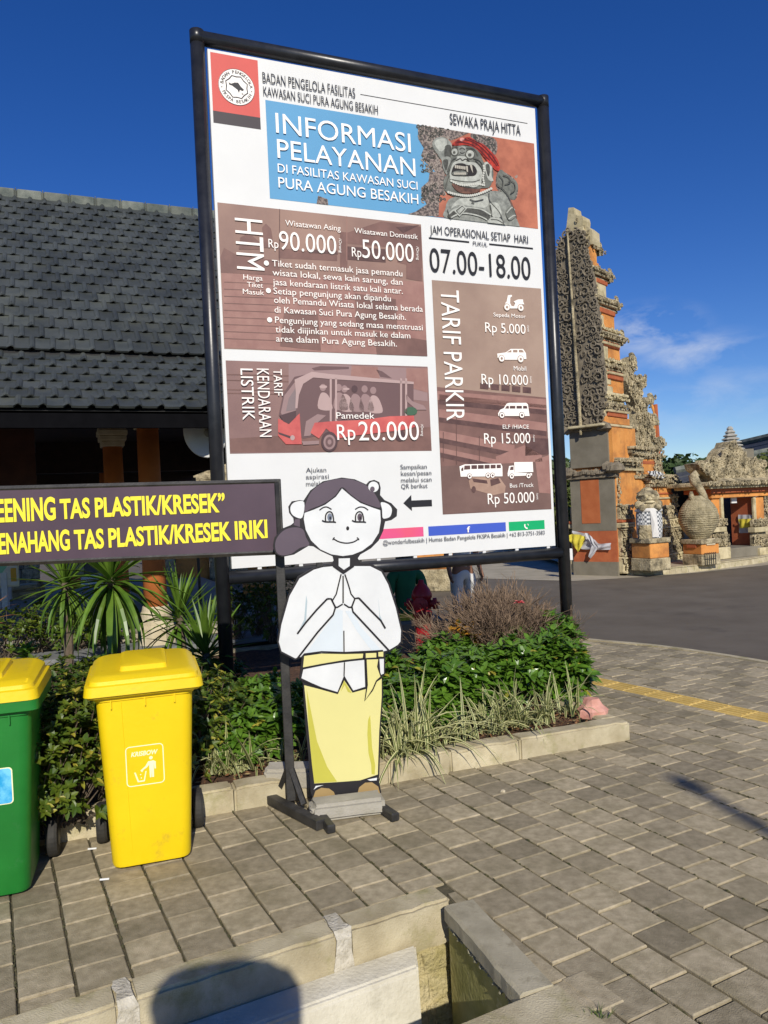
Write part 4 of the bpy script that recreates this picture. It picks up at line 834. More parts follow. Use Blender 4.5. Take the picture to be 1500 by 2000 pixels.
paint('face', [(546, 143), (592, 182), (640, 217), (700, 240), (742, 254), (745, 310), (735, 370), (700, 425), (650, 462), (600, 482), (550, 489), (490, 480), (435, 455), (388, 410), (360, 355), (350, 300), (354, 268), (400, 252), (460, 226), (515, 185)], m_cw, 2)
paint('ear', [(352, 214), (312, 210), (286, 228), (282, 258), (300, 284), (342, 292)], m_cw, 1, 4); paint('ear', [(746, 214), (782, 222), (802, 248), (795, 284), (772, 296), (755, 292), (752, 250)], m_cw, 1, 4)
paint('hair_ring', ell(708, 134, 27, 27, 22), m_cw, 1)
paint('hair_knot', ell(702, 146, 12, 14, 14), m_hair, 2)
paint('neck', [(529, 502), (587, 500), (586, 540), (556, 560), (529, 540)], m_cw, 1)
for P in ([(430, 254), (450, 240), (470, 238), (492, 250)], [(613, 250), (635, 238), (660, 240), (680, 254)]): stroke('eyebrow', P, 6)
for cx in (481, 635):
    sg = 1 if cx < 500 else 1
    paint('eye_white', ell(cx, 288, 20, 24, 18), m_cw, 3); stroke('eyelid', [(cx - 20, 312), (cx - 19, 280), (cx - 6, 263), (cx + 10, 265), (cx + 19, 285), (cx + 22, 314)], 7, 5)
    paint('iris', ell(cx + 2, 290, 13, 20, 16), M('painted_iris', lin((112, 120, 136)), .4) if cx < 500 else m_hair, 4); paint('pupil', ell(cx + 4, 294, 5, 9, 12), m_cblk, 5)
    stroke('eyelash', [(cx - 38, 306), (cx - 20, 313), (cx + 24, 314), (cx + 32, 318)], 7, 6)
paint('nose', ell(575, 347, 8, 11, 12), m_cblk, 3); stroke('mouth', [(501, 400), (530, 416), (568, 423), (605, 417), (630, 402)], 7, 3); stroke('mouth_corner', [(498, 408), (502, 398), (508, 394)], 6, 3, 0); stroke('mouth_corner', [(622, 394), (630, 400), (633, 408)], 6, 3, 0)
paint('blouse', [(497, 542), (520, 556), (552, 578), (585, 556), (604, 541), (690, 541), (748, 570), (783, 635), (822, 755), (849, 872), (846, 928), (832, 945), (790, 970), (760, 978), (350, 990), (336, 1006), (306, 1014), (236, 978), (222, 930), (235, 842), (277, 694), (328, 604), (402, 559), (450, 546)], m_cw, 1)
paint('blouse_hem', [(348, 1070), (470, 1046), (660, 1020), (665, 1160), (602, 1180), (558, 1102), (524, 1188), (440, 1164), (338, 1116)], m_cw, 1)
paint('blouse_hem', [(738, 1012), (761, 1012), (761, 1092), (744, 1100)], m_cw, 1)
paint('fold_shade', [(500, 800), (520, 760), (550, 770), (550, 980), (360, 988)], m_shade2, 2); paint('fold_shade', [(362, 690), (368, 720), (362, 820), (316, 888), (352, 815)], m_shade, 2); paint('fold_shade', [(732, 700), (740, 790), (766, 858), (738, 806)], m_shade, 2)
paint('fold_shade', [(562, 770), (600, 770), (640, 850), (750, 975), (700, 978), (620, 870)], m_shade2, 2)
paint('hand', [(542, 584), (550, 600), (549, 735), (522, 750), (508, 748), (496, 716), (516, 686), (526, 640)], m_cw, 3); paint('hand', [(560, 584), (556, 600), (558, 735), (580, 750), (596, 746), (608, 708), (590, 686), (578, 640)], m_cw, 3)
for P in ([(541, 582), (527, 638), (516, 684), (496, 718)], [(560, 582), (578, 636), (592, 684), (610, 706)], [(551, 590), (551, 730)], [(549, 735), (522, 751), (506, 752)], [(556, 735), (580, 751), (598, 752)]): stroke('hand_line', P, 7, 5, 0)
for P in ([(316, 1015), (420, 880), (500, 790), (512, 752), (490, 708), (470, 708)], [(470, 708), (415, 765), (358, 832), (316, 888)], [(788, 975), (700, 880), (602, 775), (596, 748), (612, 706), (632, 704)], [(632, 704), (690, 765), (745, 820), (768, 860)]): stroke('sleeve_line', P, 9, 5, 0)
stroke('collar_line', [(500, 540), (552, 578), (606, 540)], 8, 5, 0); stroke('blouse_line', [(555, 872), (556, 980)], 6, 5, 0); stroke('blouse_line', [(558, 1034), (556, 1104)], 6, 5, 0)
paint('sash', [(352, 1002), (440, 990), (560, 992), (655, 990), (652, 1012), (560, 1022), (440, 1042), (346, 1060)], m_cy, 2); paint('sash_knot', [(668, 988), (722, 986), (722, 1012), (668, 1014)], m_cy, 2); paint('sash', [(732, 982), (758, 980), (758, 1006), (732, 1004)], m_cy, 2)
for P in ([(350, 992), (440, 980), (560, 984), (756, 974)], [(342, 1066), (440, 1046), (560, 1026), (660, 1016)], [(660, 982), (658, 1020)], [(728, 980), (728, 1016)], [(660, 1016), (762, 1010)]): stroke('sash_line', P, 8, 5, 0)
paint('sarong', [(352, 1152), (430, 1172), (524, 1198), (558, 1128), (600, 1190), (668, 1172), (750, 1118), (750, 1210), (737, 1390), (730, 1610), (640, 1640), (540, 1648), (404, 1656), (392, 1560), (372, 1350)], m_cy, 1)
paint('sarong_shade', [(364, 1170), (388, 1290), (418, 1440), (470, 1570), (520, 1646), (404, 1654), (392, 1560), (374, 1350)], m_cyd, 2); paint('sarong_shade', [(690, 1305), (694, 1360), (700, 1470), (716, 1560), (714, 1610), (698, 1608), (696, 1560), (682, 1500), (676, 1400), (680, 1330)], m_cyd, 2)
paint('sarong_shade', [(556, 1128), (596, 1192), (576, 1186), (560, 1150), (540, 1185)], m_cyd, 2)
for P in ([(336, 1122), (440, 1166), (524, 1190), (556, 1106), (602, 1184), (668, 1164)],): stroke('hem_line', P, 9, 5, 0)
paint('sash_tail', [(670, 1020), (732, 1018), (730, 1060), (744, 1105), (718, 1130), (700, 1170), (664, 1228), (678, 1150)], m_cy, 6)
for P in ([(668, 1020), (674, 1150), (662, 1230), (702, 1174), (722, 1128), (745, 1106), (728, 1055), (734, 1018)],): stroke('sash_line', P, 7, 8, 0)
paint('shoe', [(398, 1728), (410, 1694), (440, 1678), (480, 1682), (505, 1700), (514, 1728)], m_tan, 1); paint('shoe', [(622, 1722), (634, 1676), (665, 1652), (700, 1650), (732, 1672), (744, 1716)], m_tan, 1); paint('shoe_sole', [(640, 1726), (744, 1720), (744, 1738), (650, 1742)], m_shoe, 1)
paint('sock', [(400, 1688), (412, 1668), (452, 1664), (420, 1674)], m_cw, 2); paint('sock', [(676, 1636), (726, 1626), (724, 1640), (690, 1642)], m_cw, 2)
# back frame of the cut-out
fb_ = MB(); 
for a in (-.15, .06):
    V0 = CU.w(a, 0, -.03); m_ = frame(V0.x, V0.y, 0, 14.0); fb_.box((-.016, -.012, .02), (.016, .012, 1.3), mat=m_)
fb_.build('rear_batten', m_blk2, cut)
for (pa, pb) in ((G(622, 1588, .02), G(648, 1630, .0)), (G(735, 1572, .02), G(774, 1606, .0))):
    d = (pb - pa).to_2d(); an = math.degrees(math.atan2(d.y, d.x)); q = MB(); ln = d.length
    q.box((-.10, -.022, .003), (ln, .022, .045), mat=frame(pa.x, pa.y, 0, an), bev=.006); q.build('foot', m_blk2, cut)

# ================================================================== DARK BANNER ON ITS STAND
BN = Plane(-.585, 4.06, 9.0)
nb = lambda x, y: BN.sz(x, y)
ban = thing('banner_sign', BN.w(0, 0), 'long dark purple banner sign with yellow lettering on a black metal stand', 'sign')
zt_, zb_ = 1.55 + .158, 1.55 - .218
tR, bR = nb(537, 941), nb(541, 1078); tL, bL = nb(0, 955), nb(0, 1100)
LFT = -3.4
kt = (tR[1] - tL[1]) / (tR[0] - tL[0]); kb = (bR[1] - bL[1]) / (bR[0] - bL[0])
q = MB(); slab_on(BN, [(LFT, bL[1] + kb * (LFT - bL[0])), (tR[0], bR[1]), (tR[0], tR[1]), (LFT, tL[1] + kt * (LFT - tL[0]))], -.012, .012, q)
panel = q.build('panel', M('banner_aubergine', lin((72, 56, 68)), .5, .06, 3, col2=lin((82, 64, 76)), spec=.35), ban)
q = MB()
th = .012
for P in ([(LFT, tL[1] + kt * (LFT - tL[0])), (tR[0] + th, tR[1])], [(LFT, bL[1] + kb * (LFT - bL[0])), (bR[0] + th, bR[1])]):
    q.tube([BN.w(*P[0]), BN.w(*P[1])], .017, 6)
q.tube([BN.w(tR[0] + .004, tR[1]), BN.w(tR[0] + .004, bR[1])], .017, 6); q.build('border_rail', m_blk2, ban)
zb2 = lambda x, y: nb(x * .30667, 780 + y * .30667)
m_by = M('banner_yellow', lin((246, 228, 62)), .5, .03, 4, spec=.3)
def BT(s, P0, P1, capP):                              # bold condensed capitals
    k = (P1[1] - P0[1]) / (P1[0] - P0[0]); mbx = MB(); V, F = text_mesh(s, .033, 1.0); x0 = min(x for x, y in V); x1 = max(x for x, y in V)
    wd = P1[0] - P0[0]; ky = (capP[1] - P0[1]) / (CAPH + .05)
    W = [BN.w(P0[0] + (x - x0) / (x1 - x0) * wd, P0[1] + k * (x - x0) / (x1 - x0) * wd + (y + .02) * ky, .0165) for x, y in V]
    t = F[0]; nn = (W[t[1]] - W[t[0]]).cross(W[t[2]] - W[t[0]])
    if nn.dot(Vector((-BN.n.x, -BN.n.y, 0))) < 0: F = [t[::-1] for t in F]
    mbx.add(W, F); mbx.build('lettering', m_by, panel)
zc2 = lambda x, y: nb(240 + x * .21333, 880 + y * .21333)
e_ = zb2(1402, 716); s_ = zb2(-30, 782)
def words(items, f):
    for s, a, b, c in items: BT(s, f(*a), f(*b), f(*c))
words([('SCREENING', (-212, 792), (362, 766), (-212, 645)), ('TAS', (390, 762), (580, 752), (390, 636)), ('PLASTIK/KRESEK”', (612, 750), (1436, 716), (612, 628))], zb2)
words([('MENAHANG', (-72, 990), (452, 958), (-72, 858)), ('TAS', (480, 955), (668, 945), (480, 832)), ('PLASTIK/KRESEK', (697, 942), (1474, 896), (697, 822))], zb2)
words([('IRIKI', (1030, 814), (1326, 796), (1030, 648))], zc2)
pt = nb(552, 1200)[0]
q = MB(); m_ = frame(*BN.w(pt, 0, -.035), 9.0); q.box((-.024, -.024, .04), (.024, .024, zb_ + .42), mat=m_, bev=.003); q.build('post', m_blk2, ban)
fA, fB = G(517, 1563, 0), G(628, 1622, 0); d = (fB - fA).to_2d(); an = math.degrees(math.atan2(d.y, d.x))
q = MB(); q.box((0, -.027, .002), (d.length, .027, .05), mat=frame(fA.x, fA.y, 0, an), bev=.004); q.build('foot', m_blk2, ban)
pb_ = BN.w(pt, 0, -.035); along = d.normalized()
for s_ in (-1, 1):
    q = MB(); a = Vector((pb_.x, pb_.y, .21)) + Vector((along.x, along.y, 0)) * s_ * .02; b = Vector((pb_.x, pb_.y, .05)) + Vector((along.x, along.y, 0)) * s_ * .13
    q.tube([a, b], .018, 4); q.build('brace', m_blk2, ban)
q = MB(); q.box((-.024, -.024, .04), (.024, .024, 1.75), mat=frame(*BN.w(-3.3, 0, -.035), 9.0)); q.build('post', m_blk2, ban)
q = MB(); q.box((-.28, -.027, .002), (.28, .027, .05), mat=frame(*BN.w(-3.3, 0, -.035), an)); q.build('foot', m_blk2, ban)

# broken kerb stones weighing down the stands
def chunk(nm, loc, ang, size, seed, label, tilt=0):
    rr = random.Random(seed); bm = bmesh.new(); bmesh.ops.create_cube(bm, size=1)
    for v in bm.verts: v.co = Vector((v.co.x * size[0], v.co.y * size[1], (v.co.z + .5) * size[2]))
    bmesh.ops.bevel(bm, geom=[e for e in bm.edges], offset=.018, segments=2, affect='EDGES')
    bmesh.ops.subdivide_edges(bm, edges=bm.edges[:], cuts=2, use_grid_fill=True)
    for v in bm.verts:
        n_ = noise.noise_vector(v.co * 18 + Vector((seed, 0, 0))); v.co += n_ * .0035
        if v.co.x < -size[0] * .42: v.co.x += abs(noise.noise(v.co * 30)) * .03
    me = bpy.data.meshes.new(nm); bm.to_mesh(me); bm.free(); me.materials.append(m_conc2)
    o = link(nm, me); o.matrix_basis = Matrix.Translation(loc) @ rz(R(ang)) @ Matrix.Rotation(R(tilt), 4, 'X'); return tag(o, label, 'concrete block', 'blocks weighing down the stands')
m_conc2 = M('broken_concrete', (0.34, 0.315, 0.25), .9, scale=9, bump=.7, bscale=120, bdist=.005, col2=(0.42, 0.39, 0.33))
p = G(676, 1600, 0); chunk('concrete_block', (p.x, p.y + .05, .004), 11, (.385, .14, .088), 1, 'broken grey concrete block lying in front of the feet of the cut-out', 0)
p = G(585, 1556, 0); chunk('concrete_block', (p.x - .015, p.y + .03, .05), -3, (.36, .13, .12), 2, 'broken grey concrete block behind the post of the banner stand', 6)

# ================================================================== WHEELIE BINS
def rr_loop(w_, d_, r, z, cy=0, n=4):
    P = []
    for cx, cyy, a0 in ((w_/2 - r, d_/2 - r, 0), (-w_/2 + r, d_/2 - r, 90), (-w_/2 + r, -d_/2 + r, 180), (w_/2 - r, -d_/2 + r, 270)):
        for i in range(n + 1):
            a = R(a0 + 90 * i / n); P.append(Vector((cx + r * math.cos(a), cy + cyy + r * math.sin(a), z)))
    return P
def wheelie_bin(x, y, ang, mb_, ml_, label, rim_mat, sc=1.0, le=0.0, lz=0.0):
    t = thing('wheelie_bin', (x, y, 0), label, 'bin', 'wheelie bins on the pavers')
    m_ = frame(x, y, 0, ang) @ Matrix.Scale(sc, 4)
    W = lambda lp: [m_ @ p for p in lp]
    q = MB(); W0_, D0, W1_, D1 = .345, .36, .425, .465
    def lerp(k, e=0): return rr_loop(W0_ + (W1_ - W0_) * k + e, D0 + (D1 - D0) * k + e, .05, .02 + .80 * k, .03 * k)
    lps = [rr_loop(W0_ - .03, D0 - .03, .04, .012), rr_loop(W0_ - .008, D0 - .008, .048, .016)] + [lerp(k) for k in (.012, .25, .5, .75, .93)]
    lps += [lerp(.935, .014), lerp(1.0, .014)]
    q.loft([W(l) for l in lps]); body = q.build('body', mb_, t, smooth=True)
    
    q = MB()                                          # mould lines and small ribs under the rim
    for xk in (-.24, ): q.tube([m_ @ Vector((xk * (.345), -.1805, .05)), m_ @ Vector((xk * .425, -.2015, .76))], .0016, 5)
    for xk in (-.34, .0, .3): q.box((xk * .425 - .003, -.214, .735), (xk * .425 + .003, -.195, .775), mat=m_)
    q.build('moulded_ribs', mb_, body)
    q = MB(); q.loft([W(rr_loop(.475, .515, .03, .785, .03)), W(rr_loop(.49, .53, .035, .79, .03)), W(rr_loop(.49, .53, .035, .835, .03)), W(rr_loop(.47, .51, .03, .842, .03))]); rim = q.build('rim', rim_mat, t, smooth=True)
    
    # lid: rises to the back
    def lid(w_, d_, r, z, cy, sl): 
        return [m_ @ Vector((p.x, p.y, p.z + lz + (p.y + .22) * sl)) for p in rr_loop(w_ + le, d_ + le, r, z, cy)]
    q = MB(); q.loft([lid(.515, .56, .04, .800, .03, .01), lid(.505, .55, .04, .842, .03, .02), lid(.475, .52, .045, .846, .03, .02), lid(.470, .515, .05, .862, .03, .035), lid(.43, .47, .06, .875, .035, .05), lid(.39, .43, .05, .878, .04, .055)])
    ld = q.build('lid', ml_, t, smooth=True); 
    q = MB(); q.loft([lid(.215, .33, .02, .865, .02, .06), lid(.205, .30, .02, .895, .03, .07), lid(.18, .27, .02, .900, .035, .07)])
    hp = q.build('lid_panel', ml_, ld, smooth=True); 
    for sx_ in (-1, 1):
        for k in range(3):
            q = MB(); q.box((sx_ * .175 - .028, -.19 + k * .012, .860 + lz), (sx_ * .175 + .028, -.183 + k * .012, .872 + lz + k * .003), mat=m_, bev=.002); q.build('lid_rib', ml_, ld)
    q = MB(); q.tube([m_ @ Vector((-.2, .29, .87)), m_ @ Vector((-.2, .34, .87)), m_ @ Vector((.2, .34, .87)), m_ @ Vector((.2, .29, .87))], .013, 8); q.build('handle', mb_, t)
    q = MB(); q.tube([m_ @ Vector((-.21, .20, .095)), m_ @ Vector((.21, .20, .095))], .011, 8); q.build('axle', m_rub, t)
    for sx_ in (-1, 1):
        q = MB(); q.lathe((0, 0, 0), [(.06, -.024), (.09, -.024), (.096, -.012), (.096, .012), (.09, .024), (.06, .024)], n=28); q.v = [m_ @ (Matrix.Translation((sx_ * .228, .20, .097)) @ Matrix.Rotation(R(90), 4, 'Y') @ v) for v in q.v]
        wh = q.build('wheel', m_rub, t, smooth=False)
        q = MB(); q.lathe((0, 0, 0), [(.018, -.03), (.05, -.026), (.05, .026), (.018, .03)], n=18); q.v = [m_ @ (Matrix.Translation((sx_ * .228, .20, .097)) @ Matrix.Rotation(R(90), 4, 'Y') @ v) for v in q.v]; q.build('hub', m_blk2, wh)
    for o_ in (body, rim, ld, hp): crisp(o_)
    return t, body, m_
BA = 17.6
b0, b1 = G(225, 1706), G(370, 1680)
bc_ = (b0 + b1) / 2; nb_ = Vector((-math.sin(R(BA)), math.cos(R(BA)), 0))
ypos = bc_ + nb_ * .185
YB, YBody, ym = wheelie_bin(ypos.x, ypos.y, BA, m_yel, m_yel, 'yellow wheelie bin with white litter symbol, all yellow with closed lid', m_yel, 1.0)
# litter symbol on the front wall
class BinFace:                                         # front wall of the bin as a drawing plane
    def __init__(s, m_): s.m = m_; s.n = Vector((0, 0, 0))
    def w(s, a, z, off):
        k = (z - .02) / .80; y = -(.36 + .105 * k) / 2 + .03 * k
        return s.m @ Vector((a, y - off * .9, z))
def on_bin(bf, P, off, mb=None):
    mb = mb or MB(); F = tri(P); V = [bf.w(a, z, off) for a, z in P]
    t = F[0]; nn = (V[t[1]] - V[t[0]]).cross(V[t[2]] - V[t[0]]); fr = bf.w(0, .4, 1) - bf.w(0, .4, 0)
    if nn.dot(fr) < 0: F = [t[::-1] for t in F]
    return mb.add(V, F)
def ring_on(bf, P, wd, off, mb=None):
    mb = mb or MB(); n = len(P); V = []
    for i in range(n):
        a, b = P[i-1], P[(i+1) % n]; d = Vector((b[0]-a[0], b[1]-a[1])).normalized(); q = Vector((-d.y, d.x)) * wd / 2
        V += [bf.w(P[i][0] + q.x, P[i][1] + q.y, off), bf.w(P[i][0] - q.x, P[i][1] - q.y, off)]
    return mb.add(V, [(2*i, 2*i+1, (2*i+3) % (2*n), (2*i+2) % (2*n)) for i in range(n)])
yf = BinFace(ym)
m_bw = flat('white_label_print', (244, 240, 190))
def zs(x, y): return (-.013 + (x - 925) / 255 * .158, .465 - (y - 715) / 290 * .178)
def rrect(x0, y0, x1, y1, r): 
    P = []
    for cx, cy, a0 in ((x1 - r, y1 - r, 0), (x0 + r, y1 - r, 90), (x0 + r, y0 + r, 180), (x1 - r, y0 + r, 270)):
        for i in range(5): a = R(a0 + 22.5 * i); P.append((cx + r * math.cos(a), cy + r * math.sin(a)))
    return P
a0, a1 = zs(797, 860), zs(1055, 572)
q = ring_on(yf, rrect(a0[0], a0[1], a1[0], a1[1], .016), .0042, .0025)
def man(fn, off, q, bf):
    on_bin(bf, ell(*fn(968, 668), .0078, .0078, 14), off, q)
    on_bin(bf, [fn(*p) for p in [(948, 692), (985, 690), (1000, 700), (1000, 752), (990, 752), (986, 712), (984, 812), (971, 812), (970, 762), (966, 812), (955, 812), (954, 718), (935, 738), (908, 752), (902, 744), (928, 724)]], off, q)
    on_bin(bf, [fn(*p) for p in [(848, 762), (858, 762), (878, 826), (912, 826), (926, 762), (934, 762), (918, 836), (870, 836)]], off, q)
    for (x, y) in ((892, 782), (896, 808)): on_bin(bf, ell(*fn(x, y), .0028, .0028, 8), off, q)
    on_bin(bf, [fn(*p) for p in [(892, 752), (904, 742), (914, 752), (902, 766)]], off, q)
man(zs, .0025, q, yf)
Vt, Ft = text_mesh('KRISBOW', .03); x0 = min(x for x, y in Vt); x1 = max(x for x, y in Vt); pA, pB, pC = zs(832, 644), zs(1012, 644), zs(832, 612)
W = [yf.w(pA[0] + ((x - x0) / (x1 - x0)) * (pB[0] - pA[0]) + y * .006, pA[1] + y / CAPH * (pC[1] - pA[1]), .0025) for x, y in Vt]
t = Ft[0]; nn = (W[t[1]] - W[t[0]]).cross(W[t[2]] - W[t[0]]); fr = yf.w(0, .4, 1) - yf.w(0, .4, 0)
if nn.dot(fr) < 0: Ft = [t[::-1] for t in Ft]
q.add(W, Ft); q.build('litter_symbol', m_bw, YBody)

g1 = G(40, 1752); gpos = g1 + nb_ * .185 - Vector((math.cos(R(BA)), math.sin(R(BA)), 0)) * .135
GB, GBody, gm = wheelie_bin(gpos.x, gpos.y, BA, m_grn, m_yel, 'green wheelie bin with yellow lid and blue sticker, cut off at the left edge', m_grn, 1.0, -.022, .034)
gf = BinFace(gm)
sx1 = .128
q = MB(); on_bin(gf, rrect(-.13, .40, sx1, .555, .016), .002, q); q.build('sticker_border', m_bw, GBody)
q = MB(); on_bin(gf, rrect(-.126, .404, sx1 - .005, .551, .013), .0035, q); q.build('sticker', M('sticker_blue', lin((40, 160, 214)), .4, .1, 14, col2=lin((120, 205, 236)), thr=(.4, .6)), GBody)
# litter on the pavers by the bin
for i, (u, v) in enumerate([(180, 1660), (204, 1720)]):
    c = G(u, v); q = MB(); q.tube([c + Vector((-.02, 0, .005)), c + Vector((.02, .004, .005))], .0045, 7); o_ = q.build('cigarette_end', m_white, origin=c); tag(o_, ['white cigarette end beside the left wheel of the yellow bin', 'white cigarette end in front of the left corner of the yellow bin'][i], 'litter')

# ================================================================== PLANTS IN THE BED
def leaf_quad(b, base, d, up, ln, wd, mi=0, fold=.25, droop=.25, rows=2):
    d = d.normalized(); s = d.cross(up)
    s = s.normalized() if s.length > 1e-4 else Vector((1, 0, 0)); n = s.cross(d)
    prof = [(0, .12), (.35, 1.0), (.72, .72), (1, 0)] if rows > 1 else [(0, .15), (.45, 1), (1, 0)]
    V = []
    for t, w_ in prof:
        c = base + d * ln * t - Vector((0, 0, 1)) * droop * ln * t * t
        if w_ == 0: V.append(c)
        else: V += [c - s * wd * w_ / 2 + n * wd * fold * w_ * .5, c, c + s * wd * w_ / 2 + n * wd * fold * w_ * .5]
    F = []; k = (len(V) - 1) // 3
    for i in range(k - 1): F += [(3*i, 3*i+1, 3*i+4, 3*i+3), (3*i+1, 3*i+2, 3*i+5, 3*i+4)]
    e = len(V) - 1; F += [(3*(k-1), 3*(k-1)+1, e), (3*(k-1)+1, 3*(k-1)+2, e)]
    b.add(V, F, mi)
def shrub(nm, base, rad, h, n_tip, lf, ln, mats, label, group, cat='shrub', whorl=6, seed=0, yellow=0.0, lean=0.0, inner=.5, lean_v=None):
    r_ = random.Random(seed + 31); t = thing(nm, base, label, cat, group); fo = MB(); sb = MB(); base = Vector(base)
    for i in range(n_tip):
        a = r_.uniform(0, 6.283); u = r_.random() ** .5; k = r_.uniform(inner, 1)
        ph = r_.uniform(.05, 1.0); rr = rad * u * (1 - .25 * ph * ph)
        tip = base + Vector((math.cos(a) * rr, math.sin(a) * rr, h * (.12 + .88 * r_.random() ** .6 * math.sqrt(max(0, 1 - (u * .75) ** 2)))))
        tip += Vector((r_.gauss(0, .02), r_.gauss(0, .02), r_.gauss(0, h * .05)))
        ax = (tip - base - Vector((0, 0, h * .3))).normalized(); ax = (ax + Vector((0, 0, .8))).normalized()
        if i % 3 == 0: sb.tube([base + Vector((r_.gauss(0, rad * .15), r_.gauss(0, rad * .15), 0)), base.lerp(tip, .5) + Vector((0, 0, -.02)), tip], [.006, .004, .002], 4, cap=False)
        s = ax.orthogonal().normalized(); w0 = r_.uniform(0, 6.28)
        for j in range(whorl):
            an = w0 + j * 2.4; q = Matrix.Rotation(an, 3, ax) @ s; el_ = r_.uniform(.15, 1.1); d = q + ax * el_
            L_ = ln * r_.uniform(.65, 1.15); st = tip - ax * ln * .3 * (j / whorl)
            leaf_quad(fo, st, d, ax, L_, L_ * lf * r_.uniform(.85, 1.15), 1 if r_.random() < yellow else 0, droop=r_.uniform(.0, .35))
    sb.build('stems', m_bark, t, kind='stuff'); fo.build('foliage', mats, t, kind='stuff'); return t
gs = 'glossy green shrubs at the right end of the bed'
spots = [(790, 1440, .19, .36, 'low glossy green shrub just right of the sarong of the cut-out'), (855, 1415, .22, .46, 'glossy green shrub behind the tallest striped grass clump'), (925, 1395, .22, .46, 'glossy green shrub below the dry brown bush'),
         (1000, 1382, .23, .50, 'glossy green shrub in front of the pink flower bush'), (1068, 1362, .20, .50, 'glossy green shrub left of the right billboard post'), (1118, 1368, .13, .42, 'outermost glossy green shrub beside the pink stone'),
         (1085, 1318, .22, .52, 'glossy green shrub wrapped round the right billboard post'), (880, 1345, .24, .42, 'glossy green shrub in the second row left of the dry bush'), (1000, 1325, .24, .44, 'glossy green shrub directly under the dry bush')]
for i, (u, v, rad, h, lb) in enumerate(spots):
    c = G(u, v, .1); shrub('glossy_shrub', c, rad, h, int(210 * (rad / .2) ** 2 + 40), .42, .095, [m_leafg, m_leafy], lb, gs, whorl=6, seed=i, yellow=.02)
mids = [(470, 1490, .16, .30, 'small glossy shrub left of the banner post'), (545, 1470, .17, .36, 'small glossy shrub directly behind the banner post'), (590, 1440, .15, .36, 'small glossy shrub at the left edge of the sarong'), (520, 1410, .18, .34, 'small glossy shrub behind the left striped grass'), (770, 1395, .14, .44, 'small glossy shrub under the sash of the cut-out')]
for i, (u, v, rad, h, lb) in enumerate(mids):
    c = G(u, v, .1); shrub('glossy_shrub', c, rad, h, 180, .42, .078, [m_leafg, m_leafy], lb, 'small glossy shrubs around the stand', whorl=6, seed=40 + i, yellow=.03)
# hedge behind the bins
hd = [(-40, 1650, .32, .66), (50, 1630, .30, .68), (130, 1605, .28, .70), (215, 1560, .28, .72), (310, 1535, .26, .72), (385, 1500, .22, .62), (430, 1440, .20, .42), (20, 1520, .30, .66), (110, 1505, .3, .68), (200, 1470, .3, .62), (420, 1375, .26, .36)]
hl = ['hedge plant with small green and yellow leaves at the left picture edge', 'hedge plant behind the green bin', 'hedge plant in the shade between the two bins', 'hedge plant behind the left half of the yellow bin', 'hedge plant behind the right half of the yellow bin', 'small-leaved hedge plant right of the yellow bin', 'low small-leaved plant beside the left billboard post', 'second-row hedge plant behind the green bin lid', 'second-row hedge plant between the bins', 'second-row hedge plant behind the yellow lid', 'low plant behind the left billboard post']
for i, (u, v, rad, h) in enumerate(hd):
    c = G(u, v, .1); shrub('hedge_plant', c, rad, h, 330, .5, .050, [m_leafh, m_leafy], hl[i], 'hedge plants behind the bins', whorl=6, seed=80 + i, yellow=.10)
# a shoot standing above the hedge
c = G(62, 1490, .1); shrub('young_shoot', (c.x, c.y, .62), .07, .22, 9, .4, .09, [m_leafg, m_leafy], 'bright young leafy shoot standing above the hedge', 'x', whorl=7, seed=5).pop('group')

# striped grass clumps: every blade its own piece
def blade_mesh(seed, ln=1.0, wd=.03, droop=.5):
    r_ = random.Random(seed); n = 7; V = []; F = []; mi = []
    for i in range(n + 1):
        t = i / n; w_ = wd * (1 - t ** 2.2) * (.6 + .4 * min(1, t * 5)) / 2; x = ln * (t * (.35 + .0) + droop * t * t * .55); z = ln * (t * .95 - droop * t ** 2.3 * .75)
        for k, yy in enumerate((-1, -.5, .5, 1)): V.append((x, yy * w_, z + abs(yy) * w_ * .5))
    for i in range(n):
        for k in range(3): F.append((4*i+k, 4*i+k+1, 4*i+k+5, 4*i+k+4)); mi.append(0 if k == 1 else 1)
    me = bpy.data.meshes.new('blade'); me.from_pydata(V, [], F); me.materials.append(m_lira); me.materials.append(m_lirb); me.polygons.foreach_set('material_index', mi); return me
blades = [blade_mesh(i, 1, .062, d) for i, d in enumerate((.15, .35, .6, .9, 1.15))]
cl = [(425, 1512, .24, 20, 'striped grass clump right of the yellow bin'), (455, 1508, .26, 24, 'striped cream and green grass clump in front of the left post'), (492, 1500, .20, 12, 'short striped grass tuft between the left post and the banner post'), (580, 1490, .16, 9, 'short striped grass tuft behind the banner post'),
      (768, 1488, .26, 26, 'striped grass clump touching the sarong'), (808, 1478, .36, 34, 'tallest striped grass clump, just right of the cut-out'), (850, 1462, .27, 26, 'striped grass clump leaning over the kerb'), (905, 1448, .24, 20, 'striped grass clump near the middle of the kerb'),
      (962, 1432, .27, 26, 'striped grass clump spilling over the kerb below the dry bush'), (1012, 1422, .27, 30, 'dense striped grass clump drooping over the kerb'), (1062, 1412, .25, 24, 'striped grass clump left of the pink stone'), (1108, 1398, .22, 14, 'rightmost striped grass clump beside the pink stone'), (930, 1385, .32, 9, 'tall striped grass blades among the glossy shrubs')]
